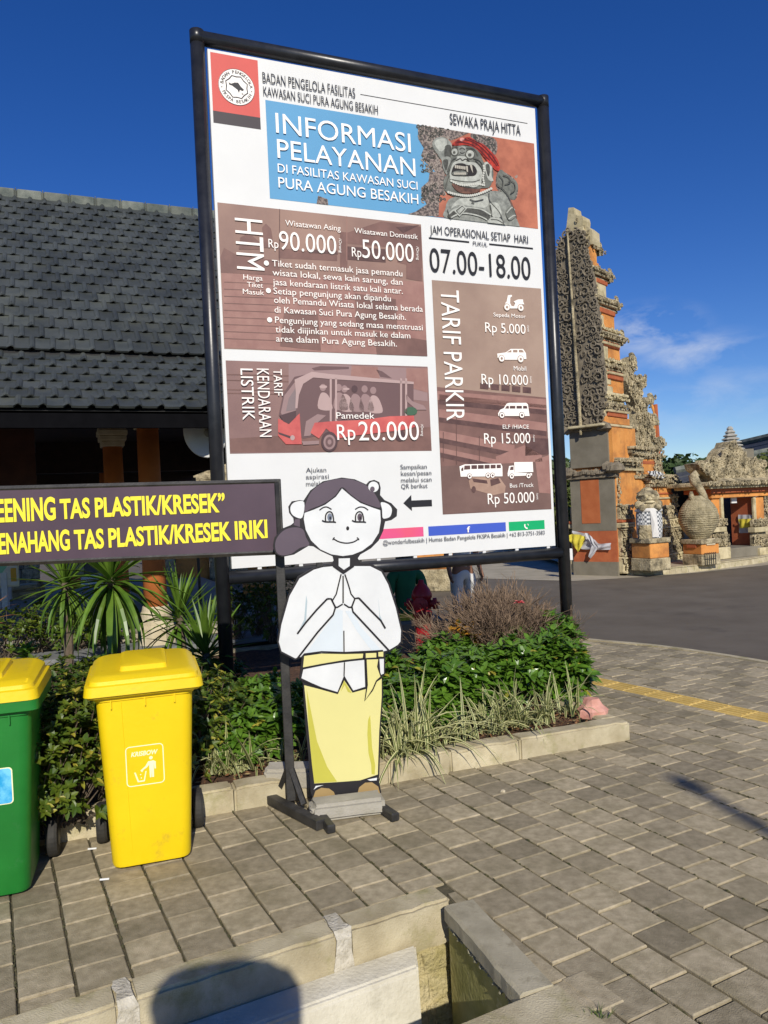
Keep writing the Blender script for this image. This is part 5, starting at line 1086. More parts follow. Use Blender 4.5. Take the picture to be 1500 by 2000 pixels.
for i, (u, v, ln, n_, lb) in enumerate(cl):
    c = G(u, v, .095); n_ = int(n_ * 1.7); t = thing('striped_grass', c, lb, 'grass clump', 'striped grass clumps along the bed kerb'); r_ = random.Random(300 + i)
    for k in range(n_):
        a = r_.uniform(0, 6.283); L_ = ln * 1.3 * r_.choice((.6, .9, 1.1, 1.35)) * r_.uniform(.8, 1.1)
        mw = Matrix.Translation(c + Vector((r_.gauss(0, .045), r_.gauss(0, .028), 0))) @ rz(a) @ Matrix.Rotation(r_.uniform(-.45, .5), 4, 'Y') @ Matrix.Diagonal((L_, max(.26, min(L_, .36)), L_, 1))
        link('blade', blades[r_.randrange(5)], t, mw)

# dry brown bush
c = Vector((.95, 6.6, .1)); t = thing('dry_bush', c, 'bare brown twiggy bush with one pink flower behind the glossy shrubs', 'bush'); tw = MB(); r_ = random.Random(9)
def twig(p, d, ln, rad, lvl):
    q = p + d * ln; mid = p + d * ln * .5 + Vector((r_.gauss(0, ln*.05), r_.gauss(0, ln*.05), 0)); tw.tube([p, mid, q], [rad, rad * .85, rad * .7], 3, cap=False)
    if lvl == 0: return
    for k in range(3 if lvl > 1 else 3):
        nd = (d + Vector((r_.gauss(0, .38), r_.gauss(0, .38), r_.gauss(.12, .28)))).normalized(); twig(p + d * ln * r_.uniform(.5, 1), nd, ln * r_.uniform(.55, .85), max(.0021, rad * .64), lvl - 1)
for i in range(92):
    a = r_.uniform(0, 6.283); el_ = math.acos(r_.uniform(.3, 1)); d = Vector((math.cos(a) * math.sin(el_), math.sin(a) * math.sin(el_), math.cos(el_) + .05)).normalized()
    twig(c + Vector((r_.gauss(0, .06), r_.gauss(0, .06), .05)), d, 0.335 * (1 - .1 * abs(d.z) + r_.uniform(-.08, .12)), .008, 4)
tw.build('twigs', m_twig, t, kind='stuff')
fc = AT(1014, 1178, 6.1); q = MB()
for k in range(9):
    a = k * 2.4; leaf_quad(q, fc, Vector((math.cos(a), math.sin(a) * .6, .5 + .3 * math.sin(k))), Vector((0, 0, 1)), .05, .035)
q.build('flower', M('pink_petal', (0.75, 0.16, 0.17), .6), t)
# croton with yellow leaves
c = G(900, 1345, .1); c = Vector((.62, 6.35, .1)); shrub('croton', c, .11, .56, 26, .5, .10, [M('croton_leaf', (0.55, 0.26, 0.03), .45, scale=30, col2=(.05, .09, .02), trans=.2, thr=(.45, .6)), m_leafy], 'small croton with yellow spotted leaves beside the hydrant', 'x', whorl=6, seed=77).pop('group')

# yuccas: long leaves, each a piece
def yleaf(seed, ln=1, wd=.06, droop=.3):
    n = 6; V = []; F = []
    for i in range(n + 1):
        t = i / n; w_ = wd * (.55 + 1.2 * t - 1.75 * t ** 2.4) / 2; w_ = max(w_, .0005); z = ln * t - 0; x = 0
        ang = droop * t; V += [(ln * t * math.cos(ang * .6), -w_, -ln * t * math.sin(ang * .6) + w_ * .5), (ln * t * math.cos(ang * .6), 0, -ln * t * math.sin(ang * .6)), (ln * t * math.cos(ang * .6), w_, -ln * t * math.sin(ang * .6) + w_ * .5)]
    for i in range(n): F += [(3*i, 3*i+1, 3*i+4, 3*i+3), (3*i+1, 3*i+2, 3*i+5, 3*i+4)]
    me = bpy.data.meshes.new('leaf'); me.from_pydata(V, [], F); me.materials.append(m_yuc); return me
yl = [yleaf(i, 1, .085, d) for i, d in enumerate((.05, .3, .7, 1.1))]
def yucca(base, h, n_, ln, lb, seed, crowns=((0, 0, 0),), lo=-72, hi=85):
    r_ = random.Random(seed); t = thing('yucca', base, lb, 'yucca', 'spiky yucca plants behind the bins'); base = Vector(base)
    for ci, (dx, dy, dz) in enumerate(crowns):
        top = base + Vector((dx, dy, h + dz)); q = MB(); q.tube([base, base.lerp(top, .5) + Vector((.01, .01, 0)), top], [.045, .04, .03], 9); q.build('trunk', m_bark, t)
        for k in range(n_):
            u = k / n_; el_ = R(lo + (hi - lo) * (u ** .8)) + r_.gauss(0, .12); a = k * 2.399 + r_.gauss(0, .15); L_ = ln * r_.uniform(.8, 1.1) * (1 - .35 * max(0, u - .7))
            mw = Matrix.Translation(top + Vector((0, 0, -.10 + .12 * u))) @ rz(a) @ Matrix.Rotation(-el_, 4, 'Y') @ Matrix.Diagonal((L_, L_ * 1.0, L_, 1))
            link('leaf', yl[0 if el_ > .6 else (r_.choice((1, 2)) if el_ > 0 else r_.choice((1, 2, 3)))], t, mw)
c = AT(216, 1128, 5.9); yucca((c.x, c.y, .1), c.z - .1, 92, .66, 'large yucca with drooping leaves behind the yellow bin lid', 1)
c = AT(126, 1138, 6.9); yucca((c.x, c.y, .1), c.z - .1, 70, .48, 'smaller dark yucca left of the large yucca', 2)
c = AT(350, 1200, 6.4); yucca((c.x, c.y, .1), c.z - .1, 60, .46, 'upright yucca between the orange column and the left post', 3, lo=-35)
c = AT(402, 1275, 5.75); yucca((c.x, c.y, .1), c.z - .1, 64, .48, 'bright upright yucca touching the left billboard post', 4, lo=-35)
c = AT(-32, 1222, 5.2); t = thing('cordyline', (c.x, c.y, .1), 'orange-brown cordyline leaves poking in at the left edge above the hedge', 'cordyline'); r_ = random.Random(4)
q = MB(); q.tube([(c.x, c.y, .1), c], .02, 7); q.build('stem', m_bark, t)
ym_ = yl[2].copy(); ym_.materials.clear(); ym_.materials.append(m_cord)
for k in range(26): link('leaf', ym_, t, Matrix.Translation(c) @ rz(k * 2.4) @ Matrix.Rotation(-R(-40 + k * 4.5), 4, 'Y') @ Matrix.Scale(.27, 4))

# pink painted stone on the bed corner
c = G(1158, 1392, .12); q = MB(); q.lathe(c - Vector((0, 0, .03)), [(.001, 0), (.095, .002), (.088, .05), (.06, .085), (.045, .13), (.001, .125)], n=7, jit=.28, sx=1.05, sy=.75); o_ = q.build('pink_stone', m_pink, origin=c); tag(o_, 'rough pink stone lying on the right corner of the bed', 'stone')

# ================================================================== THE PAVILION
PA = 23.0
pd = Vector((math.cos(R(PA)), math.sin(R(PA)))); pn = Vector((-pd.y, pd.x))
OFS = 7.0
E0 = pn * OFS                                      # eave line passes this far from the origin
def pv_(s, t, z): q = pd * s + pn * (OFS + t); return Vector((q.x, q.y, z))
SE0, SE1 = -5.6, 2.8                                    # extent along the eave
pav = thing('pavilion', pv_(-2.5, 4, .1), 'open pavilion with dark tiled roof and terracotta columns behind the banner', 'pavilion')
ZE, RUN1, RISE1, RUN2, RISE2 = 2.55, 1.30, .665, 3.61, 3.02
def roofpt(s, l, lift=0):                             # l: metres up the slope from the eave
    l1 = math.hypot(RUN1, RISE1)
    if l <= l1: t, z = RUN1 * l / l1, RISE1 * l / l1; n_ = (-RISE1 / l1, RUN1 / l1)
    else:
        k = (l - l1) / math.hypot(RUN2, RISE2); t, z = RUN1 + RUN2 * k, RISE1 + RISE2 * k; l2 = math.hypot(RUN2, RISE2); n_ = (-RISE2 / l2, RUN2 / l2)
    return pv_(s, t + n_[0] * lift, ZE + z + n_[1] * lift)
LT = math.hypot(RUN1, RISE1) + math.hypot(RUN2, RISE2)
q = MB()
for y_, m_s in ((0, 1), ):
    A = [roofpt(SE0, .02, -.03), roofpt(SE1, .02, -.03), roofpt(SE1, math.hypot(RUN1, RISE1), -.03), roofpt(SE0, math.hypot(RUN1, RISE1), -.03), roofpt(SE1, LT, -.03), roofpt(SE0, LT, -.03)]
    back = [pv_(SE1, 10.6, ZE), pv_(SE0, 10.6, ZE)]
    q.add(A + back, [(0, 1, 2, 3), (3, 2, 4, 5), (5, 4, 6, 7)])
    q.add([p - Vector((0, 0, .10)) for p in A + back], [(3, 2, 1, 0), (5, 4, 2, 3), (7, 6, 4, 5)])
    q.add([A[0], A[3], A[5], back[1]], [(0, 1, 2, 3)]); q.add([A[1], A[2], A[4], back[0]], [(3, 2, 1, 0)])
roof = q.build('roof', M('roof_underlay', (.02, .02, .02), .9), pav)
# one roof tile: flat pan with a raised roll on its right side and a hooked nose
TW, TE = .1915, .237
def tile_mesh(sd):
    r_ = random.Random(sd); prof = [(-TW/2, .004), (-TW*.18, .0), (TW*.2, .003), (TW*.27, .018), (TW*.36, .027), (TW*.46, .020), (TW/2 + .006, .004)]
    V = []; F = []
    for (l, zz) in ((0.0, .020), (TE * 1.12, .004)):
        for x, z in prof: V.append((x, l, z + zz))
    n = len(prof)
    for i in range(n - 1): F.append((i, i+1, n+i+1, n+i))
    b = len(V)
    for x, z in prof: V.append((x, 0.004, max(.0, z - .002)))
    for i in range(n - 1): F.append((b+i, b+i+1, i+1, i))
    b = len(V)                                          # pointed nose
    V += [(TW*.16, -.010, .021), (TW*.38, -.014, .044), (TW*.5, -.004, .022), (TW*.36, .05, .052), (TW*.17, .04, .025)]
    F += [(b, b+1, b+3, b+4), (b+1, b+2, b+3)]
    me = bpy.data.meshes.new('roof_tile'); me.from_pydata(V, [], F); me.materials.append(m_roof); return me
tms = [tile_mesh(i) for i in range(3)]
tiles = []; nrow = int(LT / TE)
for r_i in range(nrow):
    l = .0 + r_i * TE; p0 = roofpt(0, l, .0); p1 = roofpt(0, l + .02, 0); up = (p1 - p0).normalized(); xx = Vector((pd.x, pd.y, 0)); nz_ = xx.cross(up)
    n0 = int((SE1 - SE0) / TW)
    for c_i in range(n0):
        s = SE0 + (c_i + .5 + (.5 if r_i % 2 else 0)) * TW; o = roofpt(s, l, .0)
        mw = Matrix(((xx.x, up.x, nz_.x, o.x), (xx.y, up.y, nz_.y, o.y), (xx.z, up.z, nz_.z, o.z), (0, 0, 0, 1))) @ rz(rnd.gauss(0, .008)) @ Matrix.Translation((rnd.gauss(0, .002), rnd.gauss(0, .003), rnd.uniform(0, .004)))
        u, v = PX(o + up * .1); vis = 0 < u < 408 - (795 - v) * .03 and v > 0
        tiles.append((vis, -v, mw))
tiles.sort(key=lambda t: (not t[0], t[1])); rest = MB(); print('visible tiles', sum(t[0] for t in tiles))
for k, (vis, _, mw) in enumerate(tiles):
    if vis and k < 300: link('roof_tile', tms[k % 3], roof, mw)
    else: m_ = tms[k % 3]; rest.add([mw @ v.co for v in m_.vertices], [tuple(f.vertices) for f in m_.polygons])
rest.build('far_roof_tiles', m_roof, roof, kind='stuff')
s = SE0                                                 # cement ridge: flat sided slabs with narrow joints
while s < SE1:
    for a_, b_, hw, hz in ((s + .01, s + .345, .055, .235), (s + .345, s + .36, .065, .25)):
        q = MB(); c_ = roofpt(0, LT, 0); M_ = Matrix.Translation((E0.x, E0.y, 0)) @ rz(R(PA)); t_ = RUN1 + RUN2; z_ = ZE + RISE1 + RISE2
        q.box((a_, t_ - hw, z_ - .14), (b_, t_ + hw, z_ - .03 + hz * .55), mat=M_, bev=.02); q.build('ridge_cap' if hw < .06 else 'cap_joint', m_ridge, roof)
    s += .35
# eave board, beams, ceiling shadow
def beam(s0, s1, t0, t1, z0, z1, m_=m_dark, name='beam', bev=0): q = MB(); M_ = Matrix.Translation((E0.x, E0.y, 0)) @ rz(R(PA)); q.box((s0, t0, z0), (s1, t1, z1), mat=M_, bev=bev); return q.build(name, m_, pav)
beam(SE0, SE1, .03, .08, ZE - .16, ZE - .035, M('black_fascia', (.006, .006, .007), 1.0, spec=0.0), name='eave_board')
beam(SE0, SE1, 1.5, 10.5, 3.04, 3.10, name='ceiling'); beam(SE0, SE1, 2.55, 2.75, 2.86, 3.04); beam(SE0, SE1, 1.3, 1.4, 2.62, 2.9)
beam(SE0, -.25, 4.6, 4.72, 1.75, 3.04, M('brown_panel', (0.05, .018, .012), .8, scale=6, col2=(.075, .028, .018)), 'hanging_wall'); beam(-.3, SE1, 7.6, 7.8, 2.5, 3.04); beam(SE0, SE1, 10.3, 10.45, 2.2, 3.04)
# columns
def column(x, y, r, z_sh, name='column'):
    t = MB(); t.lathe((x, y, 0), [(r * 1.02, .55), (r * .98, 1.3), (r * .93, 2.74)], n=24); c_ = t.build(name, m_col, pav, smooth=False); smooth_obj(c_)
    t = MB(); t.lathe((x, y, 0), [(r * 1.35, .40), (r * 1.38, .47), (r * 1.22, .50), (r * 1.12, .56)], n=24); t.build('column_collar', m_cream, c_)
    t = MB(); t.lathe((x, y, 0), [(r * 1.62, .08), (r * 1.62, .30), (r * 1.50, .34), (r * 1.45, .41)], n=8); t.build('pedestal', m_cream, c_)
    t = MB(); m_ = frame(x, y, 0, PA)
    for k, (w_, z0, z1) in enumerate(((r * 1.12, 2.68, 2.76), (r * 1.3, 2.76, 2.84), (r * 1.42, 2.84, 2.92), (r * 1.3, 2.92, 3.03))): t.box((-w_, -w_, z0), (w_, w_, z1), mat=m_, bev=.012)
    t.build('capital', m_cream, c_)
cc = G(297, 1262, .1); column(cc.x + .02, cc.y + .15, .135, 0)
c2 = AT(232, 1140, 11.2); column(c2.x, c2.y, .145, 0)
for (s, t) in ((-5.5, 2.9), (.9, 8.8), (-3.6, 8.8)): c_ = pv_(s, t, 0); column(c_.x, c_.y, .14, 0)
q = MB(); q.lathe(AT(497, 1138, 14.0) * Vector((1, 1, 0)), [(.11, .1), (.11, 2.6)], n=16); o_ = q.build('column', m_col, pav); smooth_obj(o_)
# step and floor
beam(-9, 3.2, 3.15, 13.2, .06, .16, m_plaza, 'floor', .01); beam(-9, 3.2, 2.15, 2.8, .05, .11, M('grey_step', (.16, .17, .17), .85, scale=4, col2=(.22, .22, .22)), 'step', .01)

# round horn loudspeaker under the eave
hc = AT(404, 846, 7.3); ax = Vector((-.35, -1, -.25)).normalized(); sp = thing('horn_loudspeaker', hc, 'round white horn loudspeaker hanging under the eave behind the left post', 'loudspeaker')
K = .82
q = MB(); q.lathe(hc, [(r_ * K, z_ * K) for r_, z_ in [(.06, -.30), (.07, -.22), (.10, -.12), (.18, -.03), (.27, .03), (.285, .045), (.27, .045), (.17, -.02), (.09, -.10), (.05, -.16), (.001, -.16)]], n=32, axis=ax); h_ = q.build('horn', m_white, sp, smooth=True)
q = MB(); q.lathe(hc, [(.05 * K, -.16 * K), (.05 * K, -.02 * K), (.03 * K, .01), (.001, .012)], n=16, axis=ax); q.build('driver', M('grey_plastic', (.25, .24, .21), .5), sp, smooth=True)
q = MB(); q.tube([hc - ax * .2, hc - ax * .2 + Vector((0, 0, .36))], .012, 8); q.build('bracket', m_blk2, sp)

# shaded shrubs beyond the columns
for i, (u, v, Y, rad, h) in enumerate([(15, 1225, 8.6, .40, .55), (80, 1222, 9.0, .42, .58), (150, 1228, 9.0, .36, .44), (205, 1232, 9.3, .3, .40), (462, 1225, 9.2, .26, .62), (505, 1225, 9.4, .24, .7), (530, 1210, 8.8, .22, .95), (560, 1215, 8.2, .22, 1.0)]):
    c_ = AT(u, v, Y); shrub('shade_shrub', (c_.x, c_.y, .12), rad, h, 120, .45, .07, [m_leafh, m_leafy], ['dark shrub at the left edge under the pavilion roof', 'dark round shrub under the pavilion roof, second from the left', 'dark low shrub left of the large yucca under the roof', 'dark low shrub behind the large yucca trunk', 'dark shrub right of the left billboard post', 'dark shrub seen through the gap by the banner post', 'tall dark shrub beside the banner post', 'tallest dark shrub behind the blouse of the cut-out'][i], 'shaded shrubs under the pavilion', whorl=5, seed=120 + i)

# ------------------------------------------------------------------ left background
c_ = AT(8, 1125, 13.5); mbd = thing('map_board', (c_.x, c_.y, 0), 'pale map board with green and orange fields on a pole at the left edge', 'board'); MPn = Plane(c_.x, c_.y, 8)
f4 = lambda x, y: MPn.sz(x / 6.25, 1080 + y / 6.25)
a, b = f4(-120, 150), f4(238, 405)
q = MB(); slab_on(MPn, rp(a[0], b[1], b[0], a[1]), -.02, .02, q); pb1 = q.build('panel', M('cream_board', (.72, .66, .42), .5, .05), mbd)
a, b = f4(-100, 160), f4(222, 385); poly_on(MPn, rp(a[0], b[1], b[0], a[1]), .022).build('map_sheet', flat('map_white', (226, 222, 208)), pb1)
a, b = f4(-100, 160), f4(105, 240); poly_on(MPn, [(a[0], b[1]), (b[0] - .1, b[1]), (b[0], a[1]), (a[0], a[1])], .024).build('map_field', flat('map_green', (150, 214, 176)), pb1)
a, b = f4(132, 185), f4(210, 345); poly_on(MPn, rp(a[0], b[1], b[0], a[1]), .024).build('map_field', flat('map_orange', (222, 168, 58)), pb1)
a, b = f4(15, 262), f4(92, 300); poly_on(MPn, rp(a[0], b[1], b[0], a[1]), .026).build('map_field', flat('map_crimson', (150, 30, 60)), pb1)
for u in (-6, 9):
    q = MB(); z_ = AT(u, 1125, 13.5); q.box((z_.x - .05, z_.y - .04, 0), (z_.x + .05, z_.y + .04, .8)); q.build('leg', m_white, mbd)
def stone_wall(nm, P0, P1, h, thick, label, cat, mats, course=.25, ln=.45, cap=True, z0=0.0, group=None, capm=None):
    P0, P1 = Vector(P0), Vector(P1); d = (P1 - P0); L_ = d.length; an = math.degrees(math.atan2(d.y, d.x)); t = thing(nm, (P0.x, P0.y, z0), label, cat, group)
    m_ = frame(P0.x, P0.y, z0, an); k = 0; z = 0
    while z < h - .02:
        x = 0; hh = min(course, h - z)
        while x < L_ - .01:
            w_ = min(ln * rnd.uniform(.7, 1.3), L_ - x)
            if L_ - x - w_ < ln * .3: w_ = L_ - x
            q = MB(); q.box((x + .006, rnd.uniform(-.02, .0), z + .006), (x + w_ - .006, thick, z + hh), mat=m_, bev=.015); q.build('stone', mats[k % len(mats)], t); x += w_; k += 1
        z += hh
    if cap: q = MB(); q.box((-.06, -.07, h), (L_ + .06, thick + .05, h + .09), mat=m_, bev=.02); q.build('coping', capm or m_stone2, t)
    return t
w0, w1 = AT(-30, 1100, 18.5), AT(78, 1100, 19.5)
stone_wall('stone_wall', (w0.x, w0.y), (w1.x, w1.y), 1.35, .4, 'grey and tan stone wall behind the map board', 'wall', [m_stone2, m_ande, m_stone], .27, .5)
w0, w1 = AT(22, 1160, 15.2), AT(76, 1160, 15.6)
stone_wall('stone_bench', (w0.x, w0.y), (w1.x, w1.y), .34, .4, 'low tan stone bench below the grey wall at far left', 'bench', [m_stone2], .3, .5)
for i, (u, lb) in enumerate(((14, 'small white and dark bollard left of the tan stone bench'), (80, 'small dark bollard right of the tan stone bench'))):
    c_ = AT(u, 1165, 14.9); t = thing('bollard', (c_.x, c_.y, 0), lb, 'bollard', 'bollards beside the stone bench'); q = MB(); q.lathe((c_.x, c_.y, 0), [(.09, 0), (.08, .3), (.085, .42), (.05, .5), (.001, .53)], n=10); q.build('body', m_white if i == 0 else m_ande, t)
    q = MB(); q.lathe((c_.x, c_.y, 0), [(.092, .12), (.092, .2)], n=10); q.build('band', m_dark, t)
# carved stone gate behind the pavilion
def carved_block(b, lo, hi, m_, amp=.05, n=5, seed=0):
    """box whose faces are broken up like carved stone"""
    bm = bmesh.new(); bmesh.ops.create_cube(bm, size=1)
    for v in bm.verts: v.co = Vector((lo[0] + (v.co.x + .5) * (hi[0] - lo[0]), lo[1] + (v.co.y + .5) * (hi[1] - lo[1]), lo[2] + (v.co.z + .5) * (hi[2] - lo[2])))
    bmesh.ops.subdivide_edges(bm, edges=bm.edges[:], cuts=n, use_grid_fill=True)
    for v in bm.verts:
        q = noise.noise_vector(v.co * (1.9 / max(amp, .02)) * .35 + Vector((seed * 3.1, 0, 0))); r_ = noise.noise_vector(v.co * (1.9 / max(amp, .02)) * .9); v.co += (q * .7 + r_ * .6) * amp
    bm.verts.index_update(); b.add([m_ @ v.co for v in bm.verts], [[v.index for v in f.verts] for f in bm.faces]); bm.free()
c_ = AT(365, 1000, 19.0); gt = thing('carved_gate', (c_.x, c_.y, 0), 'tan carved stone gateway seen through the pavilion beside the left post', 'gateway'); m_ = frame(c_.x, c_.y, 0, 12)
q = MB()
for x0_, x1_, z0_, z1_ in ((-1.0, -.35, 0, 1.9), (.5, 1.6, 0, 1.9), (-1.0, 1.7, 1.9, 2.55), (-.5, 1.6, 2.55, 2.95), (.15, 1.4, 2.95, 3.6)): carved_block(q, (x0_, -.25, z0_), (x1_, .3, z1_), m_, .05, 7, int(z0_ * 7))
q.build('carved_stone', m_stone, gt)
q = MB(); q.box((-.32, -.05, 0), (.48, .2, 1.9), mat=m_); q.build('infill', m_brick, gt)
# brick steps pedestal right of the left post
c_ = AT(516, 1160, 13.5); st_ = thing('stepped_pedestal', (c_.x, c_.y, 0), 'stepped orange brick pedestal with grey stone bands right of the left post', 'pedestal'); m_ = frame(c_.x, c_.y, 0, 10)
for k, (w_, z0_, z1_, mm_) in enumerate(((.42, 0, .22, m_ande), (.36, .22, .42, m_brick), (.30, .42, .52, m_stone2), (.26, .52, .78, m_brick), (.32, .78, .9, m_stone2), (.22, .9, 1.25, m_brick))): q = MB(); q.box((-w_, -w_, z0_), (w_, w_, z1_), mat=m_, bev=.015); q.build('course', mm_, st_)
# orange pedestal under the bottom rail
c_ = AT(853, 1150, 14.6); st_ = thing('orange_pedestal', (c_.x, c_.y, 0), 'orange painted pedestal on a stone base behind the red hydrant', 'pedestal'); m_ = frame(c_.x, c_.y + .25, 0, -18)
for w_, z0_, z1_, mm_ in ((.36, 0, .42, m_stone), (.30, .42, 1.02, m_brick), (.36, 1.02, 1.12, m_stone2), (.2, 1.12, 1.9, m_stone)): q = MB(); q.box((-w_, -w_, z0_), (w_, w_, z1_), mat=m_, bev=.02); q.build('course', mm_, st_)
# red and white plastic barrier far behind the yucca
c_ = AT(160, 1156, 17.5); car = thing('road_barrier', (c_.x, c_.y, 0), 'low red and white plastic barrier glimpsed between the two left yuccas', 'barrier'); m_ = frame(c_.x, c_.y, 0, 12)
for k, mt in enumerate((M('barrier_red', (.5, .02, .02), .4), m_white)):
    q = MB(); x_ = -.42 + k * .42; q.loft([[m_ @ Vector((x_ + dx, y, z)) for dx in (0, .415) for y, z in ([(-.16, 0), (-.16, .10), (-.06, .30), (-.05, .42), (.05, .42), (.06, .30), (.16, .10), (.16, 0)] if dx == 0 else [])] for _ in (0,)]) if False else None
    P = [(-.16, 0), (-.16, .10), (-.06, .30), (-.05, .42), (.05, .42), (.06, .30), (.16, .10), (.16, 0)]
    q.loft([[m_ @ Vector((x_ + dx, y, z)) for y, z in P] for dx in (0, .415)]); q.build('segment', mt, car)
w0, w1 = AT(128, 1150, 19.5), AT(250, 1150, 20.5); stone_wall('garden_wall', (w0.x, w0.y), (w1.x, w1.y), .62, .3, 'low wall with cream coping behind the red and white barrier', 'wall', [m_ande, m_stone2], .3, .5, capm=m_cream)
# slim lamp pole behind the post
c_ = AT(389, 1130, 11.5); q = MB(); q.tube([(c_.x, c_.y, 0), (c_.x, c_.y, 2.2)], .022, 8); o_ = q.build('slim_pole', m_blk2, origin=(c_.x, c_.y, 0)); tag(o_, 'slim black pole between the orange column and the left post', 'pole')

# ------------------------------------------------------------------ hydrant and people behind the board
c_ = AT(826, 1215, 7.4); c_.z = .1; hy = thing('fire_hydrant', c_, 'dark red fire hydrant standing in the shade behind the billboard', 'hydrant')
q = MB(); q.lathe(c_, [(.13, 0), (.13, .03), (.085, .035), (.08, .06), (.078, .42), (.095, .44), (.095, .47), (.088, .49), (.088, .60), (.10, .61), (.10, .64), (.085, .68), (.06, .72), (.03, .745), (.025, .78), (.001, .785)], n=20); smooth_obj(q.build('barrel', m_hyd, hy))
for d, r_, l_ in ((Vector((1, -.2, 0)), .045, .15), (Vector((-1, .2, 0)), .045, .15), (Vector((-.2, -1, 0)), .06, .14)):
    q = MB(); q.lathe(c_ + Vector((0, 0, .55)), [(r_ * .8, 0), (r_ * .8, l_ * .7), (r_ * 1.25, l_ * .72), (r_ * 1.25, l_ * .95), (r_ * .4, l_), (r_ * .4, l_ * 1.15)], n=12, axis=d.normalized()); q.build('outlet', m_hyd, hy)
q = MB(); P = [c_ + Vector((.14, -.03, .53 - i * .03)) + Vector((.012 * math.sin(i), 0, 0)) for i in range(10)]; q.tube(P, .006, 5); q.build('chain', m_blk2, hy)
def skinned(nm, V, E_, RR, mat, parent, lv=2):
    off = wloc(parent); me = bpy.data.meshes.new(nm); me.from_pydata([tuple(Vector(v) - off) for v in V], E_, []); me.materials.append(mat); o = link(nm, me, parent)
    sk = o.modifiers.new('skin', 'SKIN'); sk.use_smooth_shade = True
    for i, r_ in enumerate(RR): me.skin_vertices[0].data[i].radius = (r_ if isinstance(r_, tuple) else (r_, r_)); me.skin_vertices[0].data[i].use_root = (i == 0)
    sb = o.modifiers.new('sub', 'SUBSURF'); sb.levels = lv; sb.render_levels = lv; return o
def person(x, y, ang, label, h=1.62, shirt=m_cloth_w, pants=m_navy, sit=False, group=None, arms='down', hat=False):
    t = thing('person', (x, y, 0), label, 'person', group); m_ = frame(x, y, 0, ang); k = h / 1.7; W = lambda p: m_ @ (Vector(p) * k)
    dz = -.48 if sit else 0
    # facing +y in the local frame
    pel = (0, 0, .93 + dz); J = {'pel': pel, 'waist': (0, .0, 1.06 + dz), 'chest': (0, .01, 1.28 + dz), 'neck': (0, .0, 1.44 + dz), 'nk2': (0, .02, 1.50 + dz), 'hd': (0, .03, 1.58 + dz), 'top': (0, .02, 1.67 + dz)}
    V = [J[n_] for n_ in ('pel', 'waist', 'chest', 'neck', 'nk2', 'hd', 'top')]; E_ = [(i, i+1) for i in range(6)]; RR = [.115, .10, .125, .06, .05, .088, .06]
    def chain(st, pts, rad):
        b = st
        for p, r_ in zip(pts, rad): V.append(p); RR.append(r_); E_.append((b, len(V) - 1)); b = len(V) - 1
        return b
    leg = {}; arm = {}
    for s_ in (-1, 1):
        if sit: P = [(s_*.10, .03, .90 + dz), (s_*.14, .42, .46), (s_*.13, .40, .08), (s_*.14, .53, .04)]
        else: P = [(s_*.10, 0, .86), (s_*.10, .02, .48), (s_*.10, -.02, .09), (s_*.12, .13, .035)]
        chain(0, P, [.085, .058, .040, .035]); leg[s_] = P
        if arms == 'phone': A = [(s_*.17, 0, 1.40), (s_*.26, .10, 1.17), (s_*.12, .26, 1.33)]
        else: A = [(s_*.17, 0, 1.40 + dz), (s_*.22, -.02, 1.14 + dz), (s_*.23, .08, .90 + dz)]
        e_ = chain(3, A, [.058, .042, .030]); arm[s_] = A
        hd = Vector(A[2]); dr = (hd - Vector(A[1])).normalized(); sd_ = Vector((1, 0, 0)) * -s_
        p = hd + dr * .05; pi = chain(e_, [tuple(p)], [.030])
        for f_ in range(4):
            o_ = sd_ * (.025 - f_ * .016) * 0 + Vector((0, (f_ - 1.5) * .018, 0)); L_ = (.07, .08, .075, .06)[f_]
            chain(pi, [tuple(p + o_ + dr * .03), tuple(p + o_ + dr * (.03 + L_ * .5) + sd_ * .008), tuple(p + o_ + dr * (.03 + L_ * .85) + sd_ * .03)], [.010, .009, .0075])
        chain(pi, [tuple(p + Vector((0, .035, 0)) + dr * .01), tuple(p + Vector((0, .05, 0)) + dr * .035)], [.012, .009])
    body = skinned('body', [W(p) for p in V], E_, [r_ * k for r_ in RR], m_skin, t)
    V = [J['pel'], J['waist'], J['chest'], J['neck']]; E_ = [(0, 1), (1, 2), (2, 3)]; RR = [.135, .125, .145, .075]
    for s_ in (-1, 1): A = arm[s_]; V += [A[0], tuple(Vector(A[0]).lerp(Vector(A[1]), .85))]; RR += [.075, .062]; E_ += [(3, len(V) - 2), (len(V) - 2, len(V) - 1)]
    skinned('shirt', [W(p) for p in V], E_, [r_ * k for r_ in RR], shirt, t)
    V = [(0, 0, .98 + dz), J['pel']]; E_ = [(0, 1)]; RR = [.128, .138]
    for s_ in (-1, 1): P = leg[s_]; V += [P[0], P[1], tuple(Vector(P[1]).lerp(Vector(P[2]), .8))]; n_ = len(V); RR += [.105, .078, .062]; E_ += [(1, n_ - 3), (n_ - 3, n_ - 2), (n_ - 2, n_ - 1)]
    skinned('trousers', [W(p) for p in V], E_, [r_ * k for r_ in RR], pants, t)
    q = MB(); q.lathe(W((0, .005, 1.545 + dz)), [(.085 * k, 0), (.10 * k, .05 * k), (.095 * k, .11 * k), (.06 * k, .15 * k), (.001, .165 * k)], n=16); q.build('hair', M('black_hair', (.012, .01, .009), .6), t, smooth=True)
    for s_ in (-1, 1): q = MB(); q.lathe(W((s_ * .032, .112, 1.585 + dz)), [(.001, -.008), (.009, 0), (.001, .008)], n=8); q.build('eye', M('dark_eye', (.02, .015, .01), .2), body)
